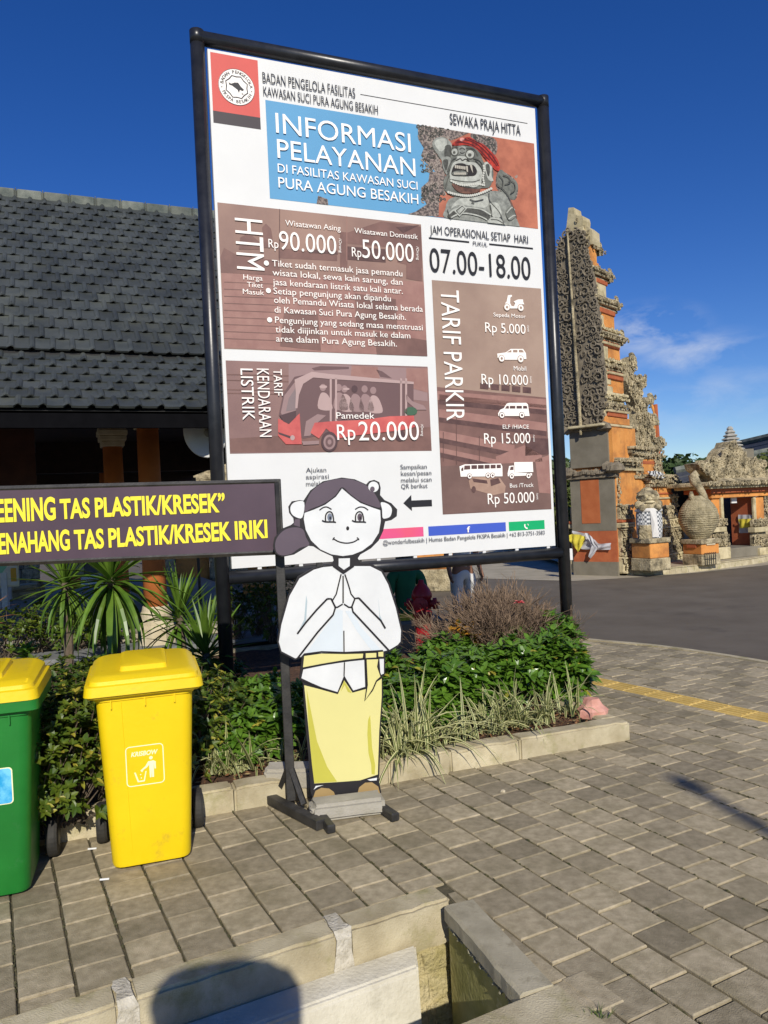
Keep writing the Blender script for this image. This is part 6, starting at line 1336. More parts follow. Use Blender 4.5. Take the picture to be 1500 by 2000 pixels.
    q = MB(); q.tube([W((0, .11, 1.585 + dz)), W((0, .135, 1.55 + dz)), W((0, .11, 1.545 + dz))], [.008, .014, .01], 6); q.build('nose', m_skin, body); q = MB(); q.tube([W((-.025, .108, 1.525 + dz)), W((.025, .108, 1.525 + dz))], .005, 5); q.build('mouth', M('lips', (.3, .08, .06), .6), body)
    for s_ in (-1, 1):
        q = MB(); P = leg[s_]; a, b = W((P[2][0], P[2][1] - .05, .0)), W((P[3][0], P[3][1] + .06, .0)); q.tube([a + Vector((0, 0, .035)), a.lerp(b, .5) + Vector((0, 0, .04)), b + Vector((0, 0, .03))], [.045, .05, .035], 8); q.build('shoe', m_navy, t)
    if hat:
        q = MB(); q.lathe(W((0, .02, 1.64)), [(.24, -.012), (.245, 0), (.11, .012), (.10, .07), (.06, .09), (.001, .092)], n=24); q.build('hat', m_cloth_w, t)
    return t
c_ = AT(795, 1200, 8.15); person(c_.x, c_.y, 20, 'person in green shirt and yellow trousers sitting behind the red hydrant', 1.6, m_cloth_g, m_cloth_y, sit=True)
q = MB(); q.box((-.5, -.2, .02), (.5, .18, .40), mat=frame(c_.x, c_.y, 0, 20), bev=.02); o_ = q.build('garden_bench', m_ande, origin=(c_.x, c_.y, 0)); tag(o_, 'low grey stone bench in the shade behind the hydrant', 'bench')
c_ = AT(905, 1150, 9.2); person(c_.x, c_.y, 200, 'person in white clothes walking on the road side of the dry bush', 1.5, m_cloth_w, m_cloth_w)
# the photographer, whose shadow falls across the kerb
ph_ = person(-.02, -.27, 8, 'person holding up a phone, standing at the viewpoint and casting the shadow', 1.76, m_cloth_w, m_navy, arms='phone')
q = MB(); q.lathe((-.02, -.275, 0), [(.245, 1.30), (.255, 1.40), (.245, 1.50), (.25, 1.62), (.25, 1.70), (.235, 1.74), (.12, 1.755), (.001, 1.757)], n=24, jit=.05, sy=.62); q.build('shadow_drape', m_cloth_w, ph_)  # unseen drape added round head and shoulders to make the cast shadow boxy

# tall lamp post on the near side of the square, its blurred shadow crosses the paving
lx, ly = 3.62, -5.9; lamp = thing('street_lamp', (lx, ly, 0), 'tall slim lamp post behind the viewpoint whose shadow crosses the paving', 'street lamp')
q = MB(); q.tube([(lx, ly, 0), (lx, ly, 3), (lx, ly, 6.1)], [.07, .055, .04], 10); q.build('post', m_blk2, lamp); q = MB(); q.lathe((lx, ly, 6.1), [(.05, 0), (.07, .03), (.07, .10), (.03, .16), (.001, .17)], n=14); q.build('lamp_head', m_blk2, lamp)

# ================================================================== THE SPLIT GATE TOWER
CX, CY, CANG = 4.765, 15.76, 47.6
MO = frame(CX, CY, 0, CANG)
GP = Plane(4.02, 16.44, -42.4)
tower = thing('split_gate_tower', (CX, CY, 0), 'tall half tower of a split gate, orange and grey brick, across the road', 'gate tower')
YT = [(400, .47), (450, .43), (480, .38), (560, .30), (640, .25), (740, .19), (800, .17), (870, .14), (905, .05), (935, .0), (1130, 0)]
def y0f(y):
    for (a, va), (b, vb) in zip(YT, YT[1:]):
        if y <= b: return va + (vb - va) * max(0, (y - a)) / (b - a)
    return 0
def opl(y0): o = MO @ Vector((0, y0, 0)); return Plane(o.x, o.y, CANG)
MG = M('cornice_shadow_line', (.05, .03, .02), .9)
tid = [0]
def curl(b, pl, cx, cz, r, off, a0, turns=1.35, sg=1, th=.22, n=11):
    P = []; W = []
    for i in range(n + 1):
        t = i / n; a = a0 + sg * t * turns * 2 * math.pi; rr = r * (1 - .82 * t); P.append(pl.w(cx + rr * math.cos(a), cz + rr * math.sin(a), off + .02 * t)); W.append(r * th * (1 - .45 * t))
    b.tube(P, W, 5)
def tblk(nm, x0, x1, yt, yb, mat, proud=0.0, carve=0.0, parent=None, back=None, bev=.012):
    ym = (yt + yb) / 2; y0 = y0f(ym) - proud; P_ = opl(y0); xm = (x0 + x1) / 2
    s0, s1 = P_.sz(x0, ym)[0], P_.sz(x1, ym)[0]; s0 = max(s0, .03 + carve) if ym > 836 else s0; z1, z0 = P_.sz(xm, yt)[1], P_.sz(xm, yb)[1]
    yb_ = (1.01 - y0f(ym) + proud) if back is None else back
    q = MB(); tid[0] += 1
    if carve and 'cornice' in nm or 'roof' in nm:
        n_ = max(2, min(5, int((z1 - z0) / .055))); offs = [.0, .05, .09, .04, .07][:n_]; h_ = (z1 - z0) / n_
        for i in range(n_):
            o_ = offs[i] + rnd.uniform(-.008, .008); q.box((max(s0 - o_ * .3, -.02), y0 - o_ + .03, z0 + h_ * i + .002), (s1 + o_ * .5, yb_, z0 + h_ * (i + 1) - .004), mat=MO, bev=.014, jit=.006)
        n_ = max(2, int((s1 - s0) / .11))
        for i in range(n_ + 1): curl(q, P_, s0 + (s1 - s0) * i / n_, z0 + (z1 - z0) * rnd.uniform(.3, .8), .045, .06, rnd.uniform(0, 6), 1.0, rnd.choice((-1, 1)), .4, 6)
    elif carve:
        q.box((s0, y0 + .04, z0), (s1, yb_, z1), mat=MO, bev=.02, jit=.008); a_ = (s1 - s0) * (z1 - z0); st_ = .105 if a_ > .12 else .08
        zz_ = z0 + st_ * .5
        while zz_ < z1 - .01:
            ss_ = s0 + st_ * rnd.uniform(.2, .6)
            while ss_ < s1: curl(q, P_, ss_, zz_, st_ * rnd.uniform(.42, .62), -.03 + rnd.uniform(0, .05), rnd.uniform(0, 6.28), 1.15, rnd.choice((-1, 1)), .36, 7); ss_ += st_ * rnd.uniform(.8, 1.1)
            zz_ += st_ * rnd.uniform(.8, 1.0)
        for zb3 in (z0 + .02, z1 - .03): q.box((s0 - .02, y0 - .03, zb3 - .02), (s1 + .02, y0 + .06, zb3 + .02), mat=MO, bev=.008)
    else: q.box((s0, y0, z0 + .0), (s1, yb_, z1 + .0), mat=MO, bev=bev)
    return q.build(nm, mat, parent or tower)
# inner core, so that nothing is hollow
for (sa, sb, yt, yb) in ((.03, .60, 835, 1120), (.03, .45, 640, 840), (.03, .30, 500, 645)):
    y0 = y0f((yt + yb) / 2) + .03; z1, z0 = opl(y0).sz(1200, yt)[1], max(0, opl(y0).sz(1200, yb)[1]); q = MB(); q.box((sa, y0, z0), (sb, .97 - y0 * .5, z1), mat=MO); q.build('core', m_brick, tower)
# grey passage face
def gbox(nm, sa, sb, yt, yb, mat, pr=0.0, bev=.008, parent=None, deep=.03):
    z1, z0 = GP.sz(1160, yt)[1], max(.0, GP.sz(1160, yb)[1]); q = MB()
    V = [GP.w(sa, z0, pr), GP.w(sb, z0, pr), GP.w(sb, z0, -deep), GP.w(sa, z0, -deep), GP.w(sa, z1, pr), GP.w(sb, z1, pr), GP.w(sb, z1, -deep), GP.w(sa, z1, -deep)]
    q.add(V, [(0, 3, 2, 1), (4, 5, 6, 7), (0, 1, 5, 4), (1, 2, 6, 5), (2, 3, 7, 6), (3, 0, 4, 7)]); return q.build(nm, mat, parent or tower)
gbox('face_base', -.01, 1.0, 1097, 1130, m_ande, .035); gbox('face_band', 0, .995, 1037, 1097, m_red, .02); gbox('face_panel', .0, .99, 935, 1037, m_ande, .025)
a0, a1 = GP.sz(1136, 975)[0], GP.sz(1172, 975)[0]; gbox('red_inset', a0, a1, 936, 1022, m_brick2 if 'm_brick2' in globals() else M('matt_red_paint', (.40, .105, .03), .85, scale=5, col2=(.47, .14, .045)), .032)
gbox('face_upper', .03, .90, 832, 912, m_ande, .02)
q = MB(); z_ = GP.sz(1160, 925)[1]
for k in range(26):
    s = -.12 + 1.24 * k / 25; r_ = .07 + (.05 if k < 4 or k > 19 else 0) * 1.1; 
    q.lathe(GP.w(s, z_ - r_ * .6 + (.06 if k > 19 else 0) + rnd.uniform(-.02, .02), .05), [(.001, 0), (r_, r_ * .5), (r_ * .9, r_ * 1.3), (.001, r_ * 1.9)], n=7, jit=.3)
q.build('carved_frieze', m_carv, tower)
gbox('frieze_ledge', -.05, 1.06, 926, 934, m_carv, .07)
q = MB(); z_ = GP.sz(1150, 836)[1]
for k in range(20):
    s = -.1 + 1.0 * k / 19; r_ = .06 + (.04 if k < 3 or k > 16 else 0); q.lathe(GP.w(s, z_ - r_ + rnd.uniform(-.02, .02), .05), [(.001, 0), (r_, r_ * .5), (r_ * .9, r_ * 1.3), (.001, r_ * 1.9)], n=7, jit=.3)
q.build('carved_frieze', m_carv, tower); gbox('frieze_ledge', -.06, .94, 829, 835, m_carv, .08)
# the tall carved leaf
zz5 = lambda x, y: (1060 + x * .2028, 390 + y * .205)
leaf_r = [(250, 300), (400, 320), (430, 440), (450, 560), (470, 680), (495, 820), (515, 960), (530, 1100), (548, 1250), (560, 1400), (575, 1550), (590, 1700), (598, 1850), (600, 1950)]
leaf_l = [(180, 2160), (150, 2080), (165, 1960), (150, 1840), (165, 1720), (140, 1640), (150, 1560), (125, 1480), (140, 1380), (115, 1300), (130, 1180), (112, 1080), (135, 940), (122, 820), (140, 700), (128, 600), (145, 480), (165, 400), (230, 340)]
bl_ = [(590, 2060), (560, 2140), (420, 2170), (300, 2180)]
LP = [GP.sz(*zz5(*p)) for p in leaf_r + bl_ + leaf_l]
q = MB(); slab_on(GP, LP, -.12, .05, q); lf = q.build('carved_leaf', m_carv, tower)
def inside(P, x, y):
    c = False; n = len(P)
    for i in range(n):
        (x1, y1), (x2, y2) = P[i], P[i-1]
        if (y1 > y) != (y2 > y) and x < (x2 - x1) * (y - y1) / (y2 - y1) + x1: c = not c
    return c
q = MB(); r_ = random.Random(3); xs = [p[0] for p in LP]; zs_ = [p[1] for p in LP]
z = min(zs_); row = 0
mid = lambda z: .5 * (GP.sz(*zz5(265, 400))[0] - GP.sz(*zz5(370, 1900))[0]) * 0 + GP.sz(*zz5(265 + (370 - 265) * (max(zs_) - z) / (max(zs_) - min(zs_)), 1000))[0]
while z < max(zs_):
    x = min(xs) + (.08 if row % 2 else 0)
    while x < max(xs):
        if inside(LP, x, z) and abs(x - mid(z)) > .07: curl(q, GP, x + r_.uniform(-.012, .012), z + r_.uniform(-.012, .012), r_.choice((.07, .09, .12)), .05 + r_.uniform(0, .045), r_.uniform(0, 6.28), sg=1 if x < mid(z) else -1)
        x += .158
    z += .140; row += 1
for i in range(len(LP)):                              # scalloped rim
    (x1, z1), (x2, z2) = LP[i], LP[(i + 1) % len(LP)]; L_ = math.hypot(x2 - x1, z2 - z1); k = max(1, int(L_ / .13))
    for j in range(k): t = j / k; curl(q, GP, x1 + (x2 - x1) * t, z1 + (z2 - z1) * t, .082, .05, r_.uniform(0, 6.28), 1.1, r_.choice((-1, 1)), .3, 9)
q.build('leaf_scrolls', m_carv, lf, kind='stuff')
q = MB(); A, B = GP.sz(*zz5(265, 330)), GP.sz(*zz5(395, 2170)); C2 = GP.sz(1140, 850)
q.tube([GP.w(A[0], A[1], .12), GP.w((A[0]+B[0])/2, (A[1]+B[1])/2, .13), GP.w(B[0], B[1], .14), GP.w(C2[0], C2[1], .13)], [.02, .028, .036, .026], 8); q.build('leaf_stem', m_stone, lf)
# crown
q = MB(); cr_ = [GP.sz(*zz5(*p)) for p in [(215, 330), (232, 180), (243, 75), (290, 70), (300, 130), (330, 150), (375, 150), (385, 190), (380, 250), (420, 250), (470, 290), (478, 420), (420, 430), (390, 300), (300, 300)]]; slab_on(GP, cr_, -.35, -.02, q); q.build('crown', m_stone2, tower)
q = MB()
for (x, y, r_) in ((330, 200, .05), (440, 310, .05), (450, 370, .045), (400, 262, .04)): curl(q, GP, *GP.sz(*zz5(x, y)), r_, .0, 1.0)
q.build('crown_scrolls', m_stone, tower)
# quoin blocks beside the leaf
yj = [470, 484, 500, 518, 538, 560, 586, 612, 642, 672, 712, 752, 800, 834]
for a, b in zip(yj, yj[1:]):
    vx = 1210 - .047 * (1126 - (a + b) / 2) - y0f((a + b) / 2) * 88; tblk('quoin', vx, vx + 12 + (a - 470) * .032, a + .6, b - .6, m_stone2, .02, bev=.03)
tblk('quoin', 1140, 1156, 446, 470, m_stone2, 0)
STK = [('cornice', 1156, 1176, 484, 494, m_stone, .04, .03), ('tier', 1152, 1166, 494, 512, m_stone2, 0, 0), ('tier', 1158, 1170, 512, 524, m_brick, .0, 0), ('cornice', 1156, 1194, 524, 546, m_stone, .05, .045), ('red_band', 1166, 1187, 546, 555, m_red, .03, 0), ('tier', 1168, 1184, 555, 581, m_stone2, .0, 0),
    ('cornice', 1164, 1209, 581, 604, m_stone, .06, .045), ('red_band', 1174, 1202, 604, 614, m_red, .04, 0), ('tier', 1177, 1200, 614, 640, m_brick, .0, 0), ('cornice', 1168, 1210, 640, 653, m_stone2, .04, .015), ('cornice', 1172, 1221, 653, 668, m_stone, .07, .045), ('red_band', 1180, 1211, 668, 679, m_red, .05, 0), ('tier', 1186, 1211, 679, 702, m_brick, .0, 0),
    ('cornice', 1183, 1216, 702, 714, m_stone2, .03, .012), ('cornice', 1184, 1222, 714, 725, m_stone, .07, .03), ('red_band', 1189, 1218, 726, 742, m_red, .05, 0), ('tier', 1189, 1218, 742, 768, m_brick, .0, 0), ('cornice', 1180, 1222, 768, 788, m_stone2, .03, .012), ('cornice', 1186, 1230, 788, 801, m_stone, .07, .03), ('red_band', 1188, 1226, 801, 815, m_red, .06, 0),
    ('tier', 1182, 1230, 815, 829, m_brick, .03, 0), ('ledge', 1178, 1236, 829, 834, m_stone2, .06, 0), ('tier', 1178, 1242, 834, 895, m_brick, .02, 0), ('corner_stone', 1188, 1194, 838, 893, m_stone2, .035, 0), ('cornice', 1184, 1248, 893, 914, m_stone, .10, .05), ('ledge', 1196, 1256, 914, 918, m_carv, .07, 0),
    ('tier', 1196, 1262, 918, 988, m_brick, .0, 0), ('toothed_column', 1193, 1211, 915, 988, m_stone, .05, .03), ('carved_base', 1196, 1236, 986, 1015, m_stone, .10, .05), ('ledge', 1194, 1238, 1015, 1021, m_red, .11, 0), ('ledge', 1195, 1238, 1021, 1031, m_stone2, .14, .012), ('carved_column', 1201, 1236, 1031, 1088, m_stone, .10, .05), ('plinth', 1203, 1238, 1088, 1121, m_stone2, .13, .01)]
for nm, x0, x1, yt, yb, mt, pr, cv in STK: tblk(nm, x0, x1, yt, yb, mt, pr, cv)
def dent(x0, x1, y, pr):                                # little dentils under the cornices
    P_ = opl(y0f(y) - pr); (s0, z0), (s1, _) = P_.sz(x0, y), P_.sz(x1, y); n = max(3, int((s1 - s0) / .055)); q = MB()
    for k in range(n): s = s0 + (s1 - s0) * k / n; q.box((s, y0f(y) - pr - .03, z0 - .02), (s + .03, y0f(y) - pr + .05, z0 + .025), mat=MO)
    q.build('dentils', m_stone2, tower)
for x0, x1, y, pr in ((1176, 1210, 668, .06), (1188, 1220, 727, .06), (1186, 1228, 801, .07), (1212, 1256, 917, .07)): dent(x0, x1, y, pr)
# latticed vent
P_ = opl(y0f(862) - .02); vx0, vz1 = P_.sz(1193, 845); vx1, vz0 = P_.sz(1217, 879)
for k, (e_, pr, mt) in enumerate(((0, .02, m_red), (.05, .035, m_brick))):
    q = MB(); W_ = .04
    for a, b, c, d in ((vx0 + e_, vz0 + e_, vx1 - e_, vz0 + e_ + W_), (vx0 + e_, vz1 - e_ - W_, vx1 - e_, vz1 - e_), (vx0 + e_, vz0 + e_ + W_, vx0 + e_ + W_, vz1 - e_ - W_), (vx1 - e_ - W_, vz0 + e_ + W_, vx1 - e_, vz1 - e_ - W_)): slab_on(P_, rp(a, b, c, d), -.01, pr, q)
    q.build('vent_frame', mt, tower)
q = MB(); slab_on(P_, rp(vx0 + .1, vz0 + .1, vx1 - .1, vz1 - .1), -.02, .004, q)
for i in range(4):
    for j in range(5): c_ = (vx0 + .13 + (vx1 - vx0 - .26) * i / 3, vz0 + .13 + (vz1 - vz0 - .26) * j / 4); curl(q, P_, *c_, .035, .012, i + j, 1.0, 1, .35, 7)
q.build('vent_lattice', M('pale_lattice', (.5, .47, .38), .9, scale=20, col2=(.6, .57, .48)), tower)
# wings stepping down to the right
WN = [('wing_roof', 1238, 1290, 872, 886, m_stone, .14, .03), ('wing_cornice', 1240, 1292, 884, 897, m_stone, .10, .03), ('wing_tier', 1252, 1280, 897, 921, m_brick, .05, 0), ('red_band', 1252, 1282, 900, 907, m_red, .07, 0), ('wing_tier', 1256, 1300, 921, 990, m_brick, .0, 0), ('wing_edge', 1277, 1293, 888, 926, m_stone, .06, .05),
      ('wing_edge', 1240, 1256, 893, 935, m_stone, .05, .04), ('wing_roof', 1268, 1318, 926, 938, m_stone, .16, .025), ('wing_cornice', 1272, 1325, 937, 951, m_stone, .14, .035), ('wing_tier', 1280, 1312, 951, 988, m_brick, .06, 0), ('ledge', 1278, 1314, 962, 966, m_red, .08, 0), ('ledge', 1278, 1314, 971, 975, m_stone2, .09, 0), ('wing_edge', 1308, 1324, 968, 990, m_stone2, .06, .04),
      ('carved_base', 1286, 1322, 986, 1013, m_stone, .10, .05), ('ledge', 1284, 1330, 1013, 1031, m_stone2, .13, .02), ('carved_column', 1298, 1337, 1030, 1078, m_stone, .10, .06), ('wing_body', 1236, 1300, 988, 1100, m_brick, .0, 0), ('plinth', 1300, 1340, 1078, 1104, m_stone2, .14, .015), ('plinth', 1238, 1302, 1096, 1118, m_stone, .05, .02)]
for nm, x0, x1, yt, yb, mt, pr, cv in WN: tblk(nm, x0, x1, yt, yb, mt, pr, cv, back=.78)
# openwork scrolls at the shoulder
P_ = opl(.34); sc_ = [(1214, 745), (1218, 722), (1221, 700), (1230, 696), (1235, 704), (1233, 720), (1226, 733), (1236, 742), (1240, 737), (1250, 737), (1251, 750), (1247, 765), (1243, 778), (1256, 784), (1262, 776), (1272, 774), (1262, 786), (1257, 796), (1256, 808), (1268, 816), (1277, 816), (1276, 828), (1266, 834), (1268, 845), (1276, 862), (1282, 858), (1289, 862), (1290, 876), (1238, 880), (1236, 800)]
SP = [P_.sz(*p) for p in sc_]; q = MB(); slab_on(P_, SP, -.10, .10, q); sw_ = q.build('shoulder_scrolls', m_stone, tower)
q = MB(); xs = [p[0] for p in SP]; zs2 = [p[1] for p in SP]; rr_ = random.Random(8)
for k in range(620):
    x, z = rr_.uniform(min(xs), max(xs)), rr_.uniform(min(zs2), max(zs2))
    if inside(SP, x, z): curl(q, P_, x, z, rr_.uniform(.06, .09), rr_.uniform(.09, .15), rr_.uniform(0, 6.28), 1.15, rr_.choice((-1, 1)), .25, 7)
for (u, v) in ((1228, 704), (1244, 746), (1264, 782), (1272, 822), (1284, 866)): curl(q, P_, *P_.sz(u, v), .13, .08, 2.2, 1.2, -1, .42, 10)
q.build('scroll_relief', m_stone, sw_, kind='stuff')
for (x0, y0_, mt) in ((1196, 540, 0), (1209, 594, 0), (1220, 660, 0), (1176, 488, 0), (1246, 905, 0), (1324, 945, 0)):
    P2 = opl(y0f(y0_) - .04); q = MB()
    for k in range(3): curl(q, P2, *P2.sz(x0 - 3, y0_ - 8 + k * 8), .075, -.03 + k * .02, 2 + k, 1.2, -1, .45, 8)
    q.build('cornice_scroll', m_stone, tower)
# cloth tied on the passage face: white sash and yellow knot
def sheet(pl, cols, off, fold=.05, n=18, sd=1):
    """cloth between an upper and a lower edge, pleated"""
    b = MB(); up, lo = cols; V = []; m = 7; r2 = random.Random(sd); ph = [r2.uniform(0, 6) for _ in range(3)]
    def at(P, t):
        k = t * (len(P) - 1); i = min(int(k), len(P) - 2); f = k - i; return (P[i][0] + (P[i+1][0] - P[i][0]) * f, P[i][1] + (P[i+1][1] - P[i][1]) * f)
    for i in range(n + 1):
        a, c_ = pl.sz(*at(up, i / n)), pl.sz(*at(lo, i / n))
        for j in range(m + 1):
            f = j / m; V.append(pl.w(a[0] + (c_[0] - a[0]) * f, a[1] + (c_[1] - a[1]) * f, off + fold * (.5 + .5 * math.sin(i * 1.3 + ph[0] + f * 2.2)) * (.4 + .6 * math.sin(f * 3.1 + .3)) + fold * .3 * math.sin(f * 9 + i * .5)))
    b.add(V, [(i*(m+1)+j, (i+1)*(m+1)+j, (i+1)*(m+1)+j+1, i*(m+1)+j+1) for i in range(n) for j in range(m)]); return b
ct = thing('temple_cloth', GP.w(.5, .6, .1), 'white and yellow cloth tied round the grey foot of the split gate tower', 'cloth')
m_cw2 = M('thin_white_cloth', (.58, .58, .60), .9, .05, 8, trans=.2); m_cy2 = M('thin_yellow_cloth', (.78, .66, .07), .9, .08, 8, trans=.2)
sheet(GP, ([(1122, 1036), (1150, 1042), (1162, 1052), (1175, 1062), (1196, 1060)], [(1128, 1052), (1134, 1066), (1140, 1072), (1170, 1074), (1196, 1073)]), .07, .05, 22, 1).build('white_sash', m_cw2, ct, smooth=True)
sheet(GP, ([(1116, 1046), (1124, 1042), (1140, 1044), (1150, 1048)], [(1118, 1056), (1128, 1068), (1136, 1078), (1146, 1060)]), .13, .05, 14, 2).build('yellow_sash', m_cy2, ct, smooth=True)
sheet(GP, ([(1150, 1040), (1157, 1041), (1164, 1050)], [(1166, 1068), (1170, 1070), (1176, 1068)]), .15, .04, 8, 3).build('white_fold', m_cw2, ct, smooth=True)
sheet(GP, ([(1164, 1064), (1170, 1066), (1174, 1070)], [(1156, 1086), (1160, 1090), (1168, 1080)]), .15, .03, 6, 4).build('hanging_end', m_cw2, ct, smooth=True)
# chequered cloth on the small wing roof
m_chk = bpy.data.materials.new('chequered_cloth'); m_chk.use_nodes = True; t_ = m_chk.node_tree; b_ = t_.nodes['Principled BSDF']; b_.inputs['Roughness'].default_value = .9
ck = N(t_, 'ShaderNodeTexChecker'); ck.inputs['Scale'].default_value = 13; ck.inputs['Color1'].default_value = (.68, .68, .66, 1); ck.inputs['Color2'].default_value = (.06, .06, .065, 1)
mpp = N(t_, 'ShaderNodeMapping'); tcc = N(t_, 'ShaderNodeTexCoord'); mpp.inputs['Rotation'].default_value = (.0, .0, .83); mpp.inputs['Location'].default_value = (.013, .021, .017); t_.links.new(tcc.outputs['Object'], mpp.inputs[0]); t_.links.new(mpp.outputs[0], ck.inputs[0]); t_.links.new(ck.outputs[0], b_.inputs['Base Color'])
m_chk2 = m_chk.copy(); m_chk2.name = 'fine_chequered_cloth'; m_chk2.node_tree.nodes['Checker Texture'].inputs['Scale'].default_value = 24; m_chk2.node_tree.nodes['Checker Texture'].inputs['Color2'].default_value = (.12, .13, .14, 1)
P_ = opl(-.22); o_ = sheet(P_, ([(1264, 921), (1280, 919), (1297, 925)], [(1272, 930), (1284, 934), (1299, 934)]), 0, .03, 10, 5).build('chequered_cloth', m_chk, smooth=True, origin=P_.w(.8, 2.1)); tag(o_, 'small black and white chequered cloth on the lower wing roof of the gate tower', 'cloth')

# ------------------------------------------------------------------ statues on pedestals
def pedestal(t, c_, ang, w_, parts):
    m_ = frame(c_.x, c_.y, 0, ang)
    for nm, k, z0, z1, mt in parts: q = MB(); q.box((-w_ * k, -w_ * k, z0), (w_ * k, w_ * k, z1), mat=m_, bev=.015); q.build(nm, mt, t)
    return m_
n1 = G(1272, 1116, .135); ang1 = 26
c1 = Vector((n1.x, n1.y, 0)) + (Matrix.Rotation(R(ang1), 3, 'Z') @ Vector((.26, .26, 0)))
zt1 = AT(1272, 1052, n1.y)[2]
p1 = thing('statue_pedestal', (c1.x, c1.y, .13), 'orange pedestal with dark stone foot below the statue wrapped in white cloth', 'pedestal')
pedestal(p1, c1, ang1, .26, (('foot', 1.04, .13, .38, m_stone), ('shaft', .98, .38, zt1 - .10, m_brick), ('cap', 1.1, zt1 - .10, zt1, m_stone)))
st1 = thing('guardian_statue', (c1.x, c1.y, zt1), 'weathered stone guardian statue wrapped in white chequered cloth in front of the tower', 'statue')
def cb(b, m_, lo, hi, amp, sd, n=5): carved_block(b, lo, hi, m_, amp, n, sd)
m_ = frame(c1.x, c1.y, zt1, -7); k = (AT(1262, 955, n1.y)[2] - zt1) / 1.0
def blob(b, p, r, sx=1, sy=1, sz=1, jit=.10, n=12, m_=None, rows=7):
    P = [(max(.001, math.sin(math.pi * i / rows)) * r, -math.cos(math.pi * i / rows) * r * sz) for i in range(rows + 1)]
    q0 = MB(); q0.lathe((0, 0, 0), P, n=n, jit=jit, sx=sx, sy=sy); b.add([m_ @ (Vector(p) + v) for v in q0.v], q0.f)
q = MB(); blob(q, (0, 0, .64 * k), .22, 1.0, .8, .8, m_=m_); blob(q, (0, -.02, .82 * k), .17, 1, .95, .95, m_=m_, jit=.12); blob(q, (0, .02, .90 * k), .20, 1.08, 1, .5, m_=m_, jit=.14); blob(q, (0, .03, .97 * k), .12, 1, 1, .6, m_=m_, jit=.2)
for s_ in (-1, 1): blob(q, (s_ * .19, -.04, .68 * k), .09, m_=m_); blob(q, (s_ * .15, -.17, .62 * k), .07, m_=m_); blob(q, (s_ * .17, .02, .84 * k), .06, 1, .6, 1.3, m_=m_)
q.build('torso', m_stone, st1, smooth=False)
q = MB(); blob(q, (-.06, -.15, .85 * k), .04, m_=m_); blob(q, (.06, -.15, .85 * k), .04, m_=m_); blob(q, (0, -.18, .80 * k), .045, 1.2, 1, .7, m_=m_); blob(q, (0, -.16, .735 * k), .07, 1.4, .8, .5, m_=m_); q.build('face', m_stone2, st1)
q = MB(); q.lathe((0, 0, 0), [(.23, .0), (.245, .12 * k), (.255, .3 * k), (.25, .46 * k), (.235, .56 * k), (.21, .6 * k)], n=36, jit=.025, sx=1.0, sy=.86); q.v = [m_ @ v for v in q.v]; q.build('wrapped_cloth', m_chk2, st1)
q = MB(); q.lathe((0, 0, 0), [(.262, .545 * k), (.266, .58 * k), (.22, .61 * k)], n=30, jit=.02, sx=1, sy=.86); q.v = [m_ @ v for v in q.v]; q.build('white_belt', m_cloth_w, st1)
q = MB(); V = [m_ @ Vector((x, y - .225, z * k)) for x, y, z in ((-.02, 0, .58), (.10, 0, .58), (.13, -.02, .02), (.0, -.03, .02), (.05, -.05, .3))]; q.add(V, [(0, 4, 3), (0, 1, 4), (1, 2, 4), (4, 2, 3)]); q.build('white_streamer', m_cloth_w, st1)
q = MB(); cb(q, m_, (-.24, -.24, 0), (.0, -.15, .26), .03, 3); q.build('carved_front', m_stone, st1)

n2 = G(1372, 1105, .135); ang2 = 25
c2_ = Vector((n2.x, n2.y, 0)) + (Matrix.Rotation(R(ang2), 3, 'Z') @ Vector((.27, .27, 0)))
zt2 = AT(1372, 1054, n2.y)[2]
p2 = thing('statue_pedestal', (c2_.x, c2_.y, .13), 'orange pedestal with a pale plaque and small grille under the round scaly statue', 'pedestal')
mm = pedestal(p2, c2_, ang2, .26, (('foot', 1.03, .13, .36, m_stone), ('shaft', .97, .36, zt2 - .10, m_brick), ('cap', 1.1, zt2 - .10, zt2, m_stone)))
for nm, lo, hi, mt in (('plaque', (-.12, -.275, .55), (.12, -.25, .68), m_cream), ('plaque', (-.275, -.12, .50), (-.25, .12, .62), m_red)): q = MB(); q.box(lo, hi, mat=mm); q.build(nm, mt, p2)
q = MB()
for i in range(6): q.box((-.2 + i * .06, -.285, .14), (-.19 + i * .06, -.28, .40), mat=mm)
for i in range(3): q.box((-.21, -.287, .14 + i * .12), (.12, -.282, .15 + i * .12), mat=mm)
q.build('grille', m_rub, p2)
s2 = thing('scaly_statue', (c2_.x, c2_.y, zt2), 'round bulbous stone statue with scaly ridges and a curved flame crest on top', 'statue')
H2 = AT(1372, 966, n2.y)[2] - zt2; m_ = frame(c2_.x - .02, c2_.y, zt2, -8)
P = []
for i in range(41):
    t = i / 40; r0 = .345 * (math.sin(math.pi * (.13 + .80 * t)) ** .75) * (1 - .14 * (1 - t)) * (1 + .10 * math.sin(t * 3)); P.append((r0 * (1 + .030 * (i % 2)), H2 * .98 * t))
q = MB(); q.lathe((0, 0, 0), P, n=26, jit=.016, sx=1.14, sy=.95); q.v = [m_ @ v for v in q.v]; q.build('body', m_stone3 if 'm_stone3' in globals() else M('ridged_stone', (.27, .225, .125), .92, scale=7, bump=.9, bscale=45, bdist=.03, col2=(.46, .39, .24), col3=(.12, .10, .06), s3=4, thr3=(.48, .7)), s2)
cp = lambda x, y: AT(x, y, c2_.y - .05)
q = MB(); q.tube([cp(1374, 975), cp(1371, 962), cp(1364, 950), cp(1357, 940), cp(1354, 930), cp(1358, 925), cp(1364, 930)], [.10, .075, .085, .105, .10, .075, .03], 10); q.build('crest', m_stone, s2, smooth=True)
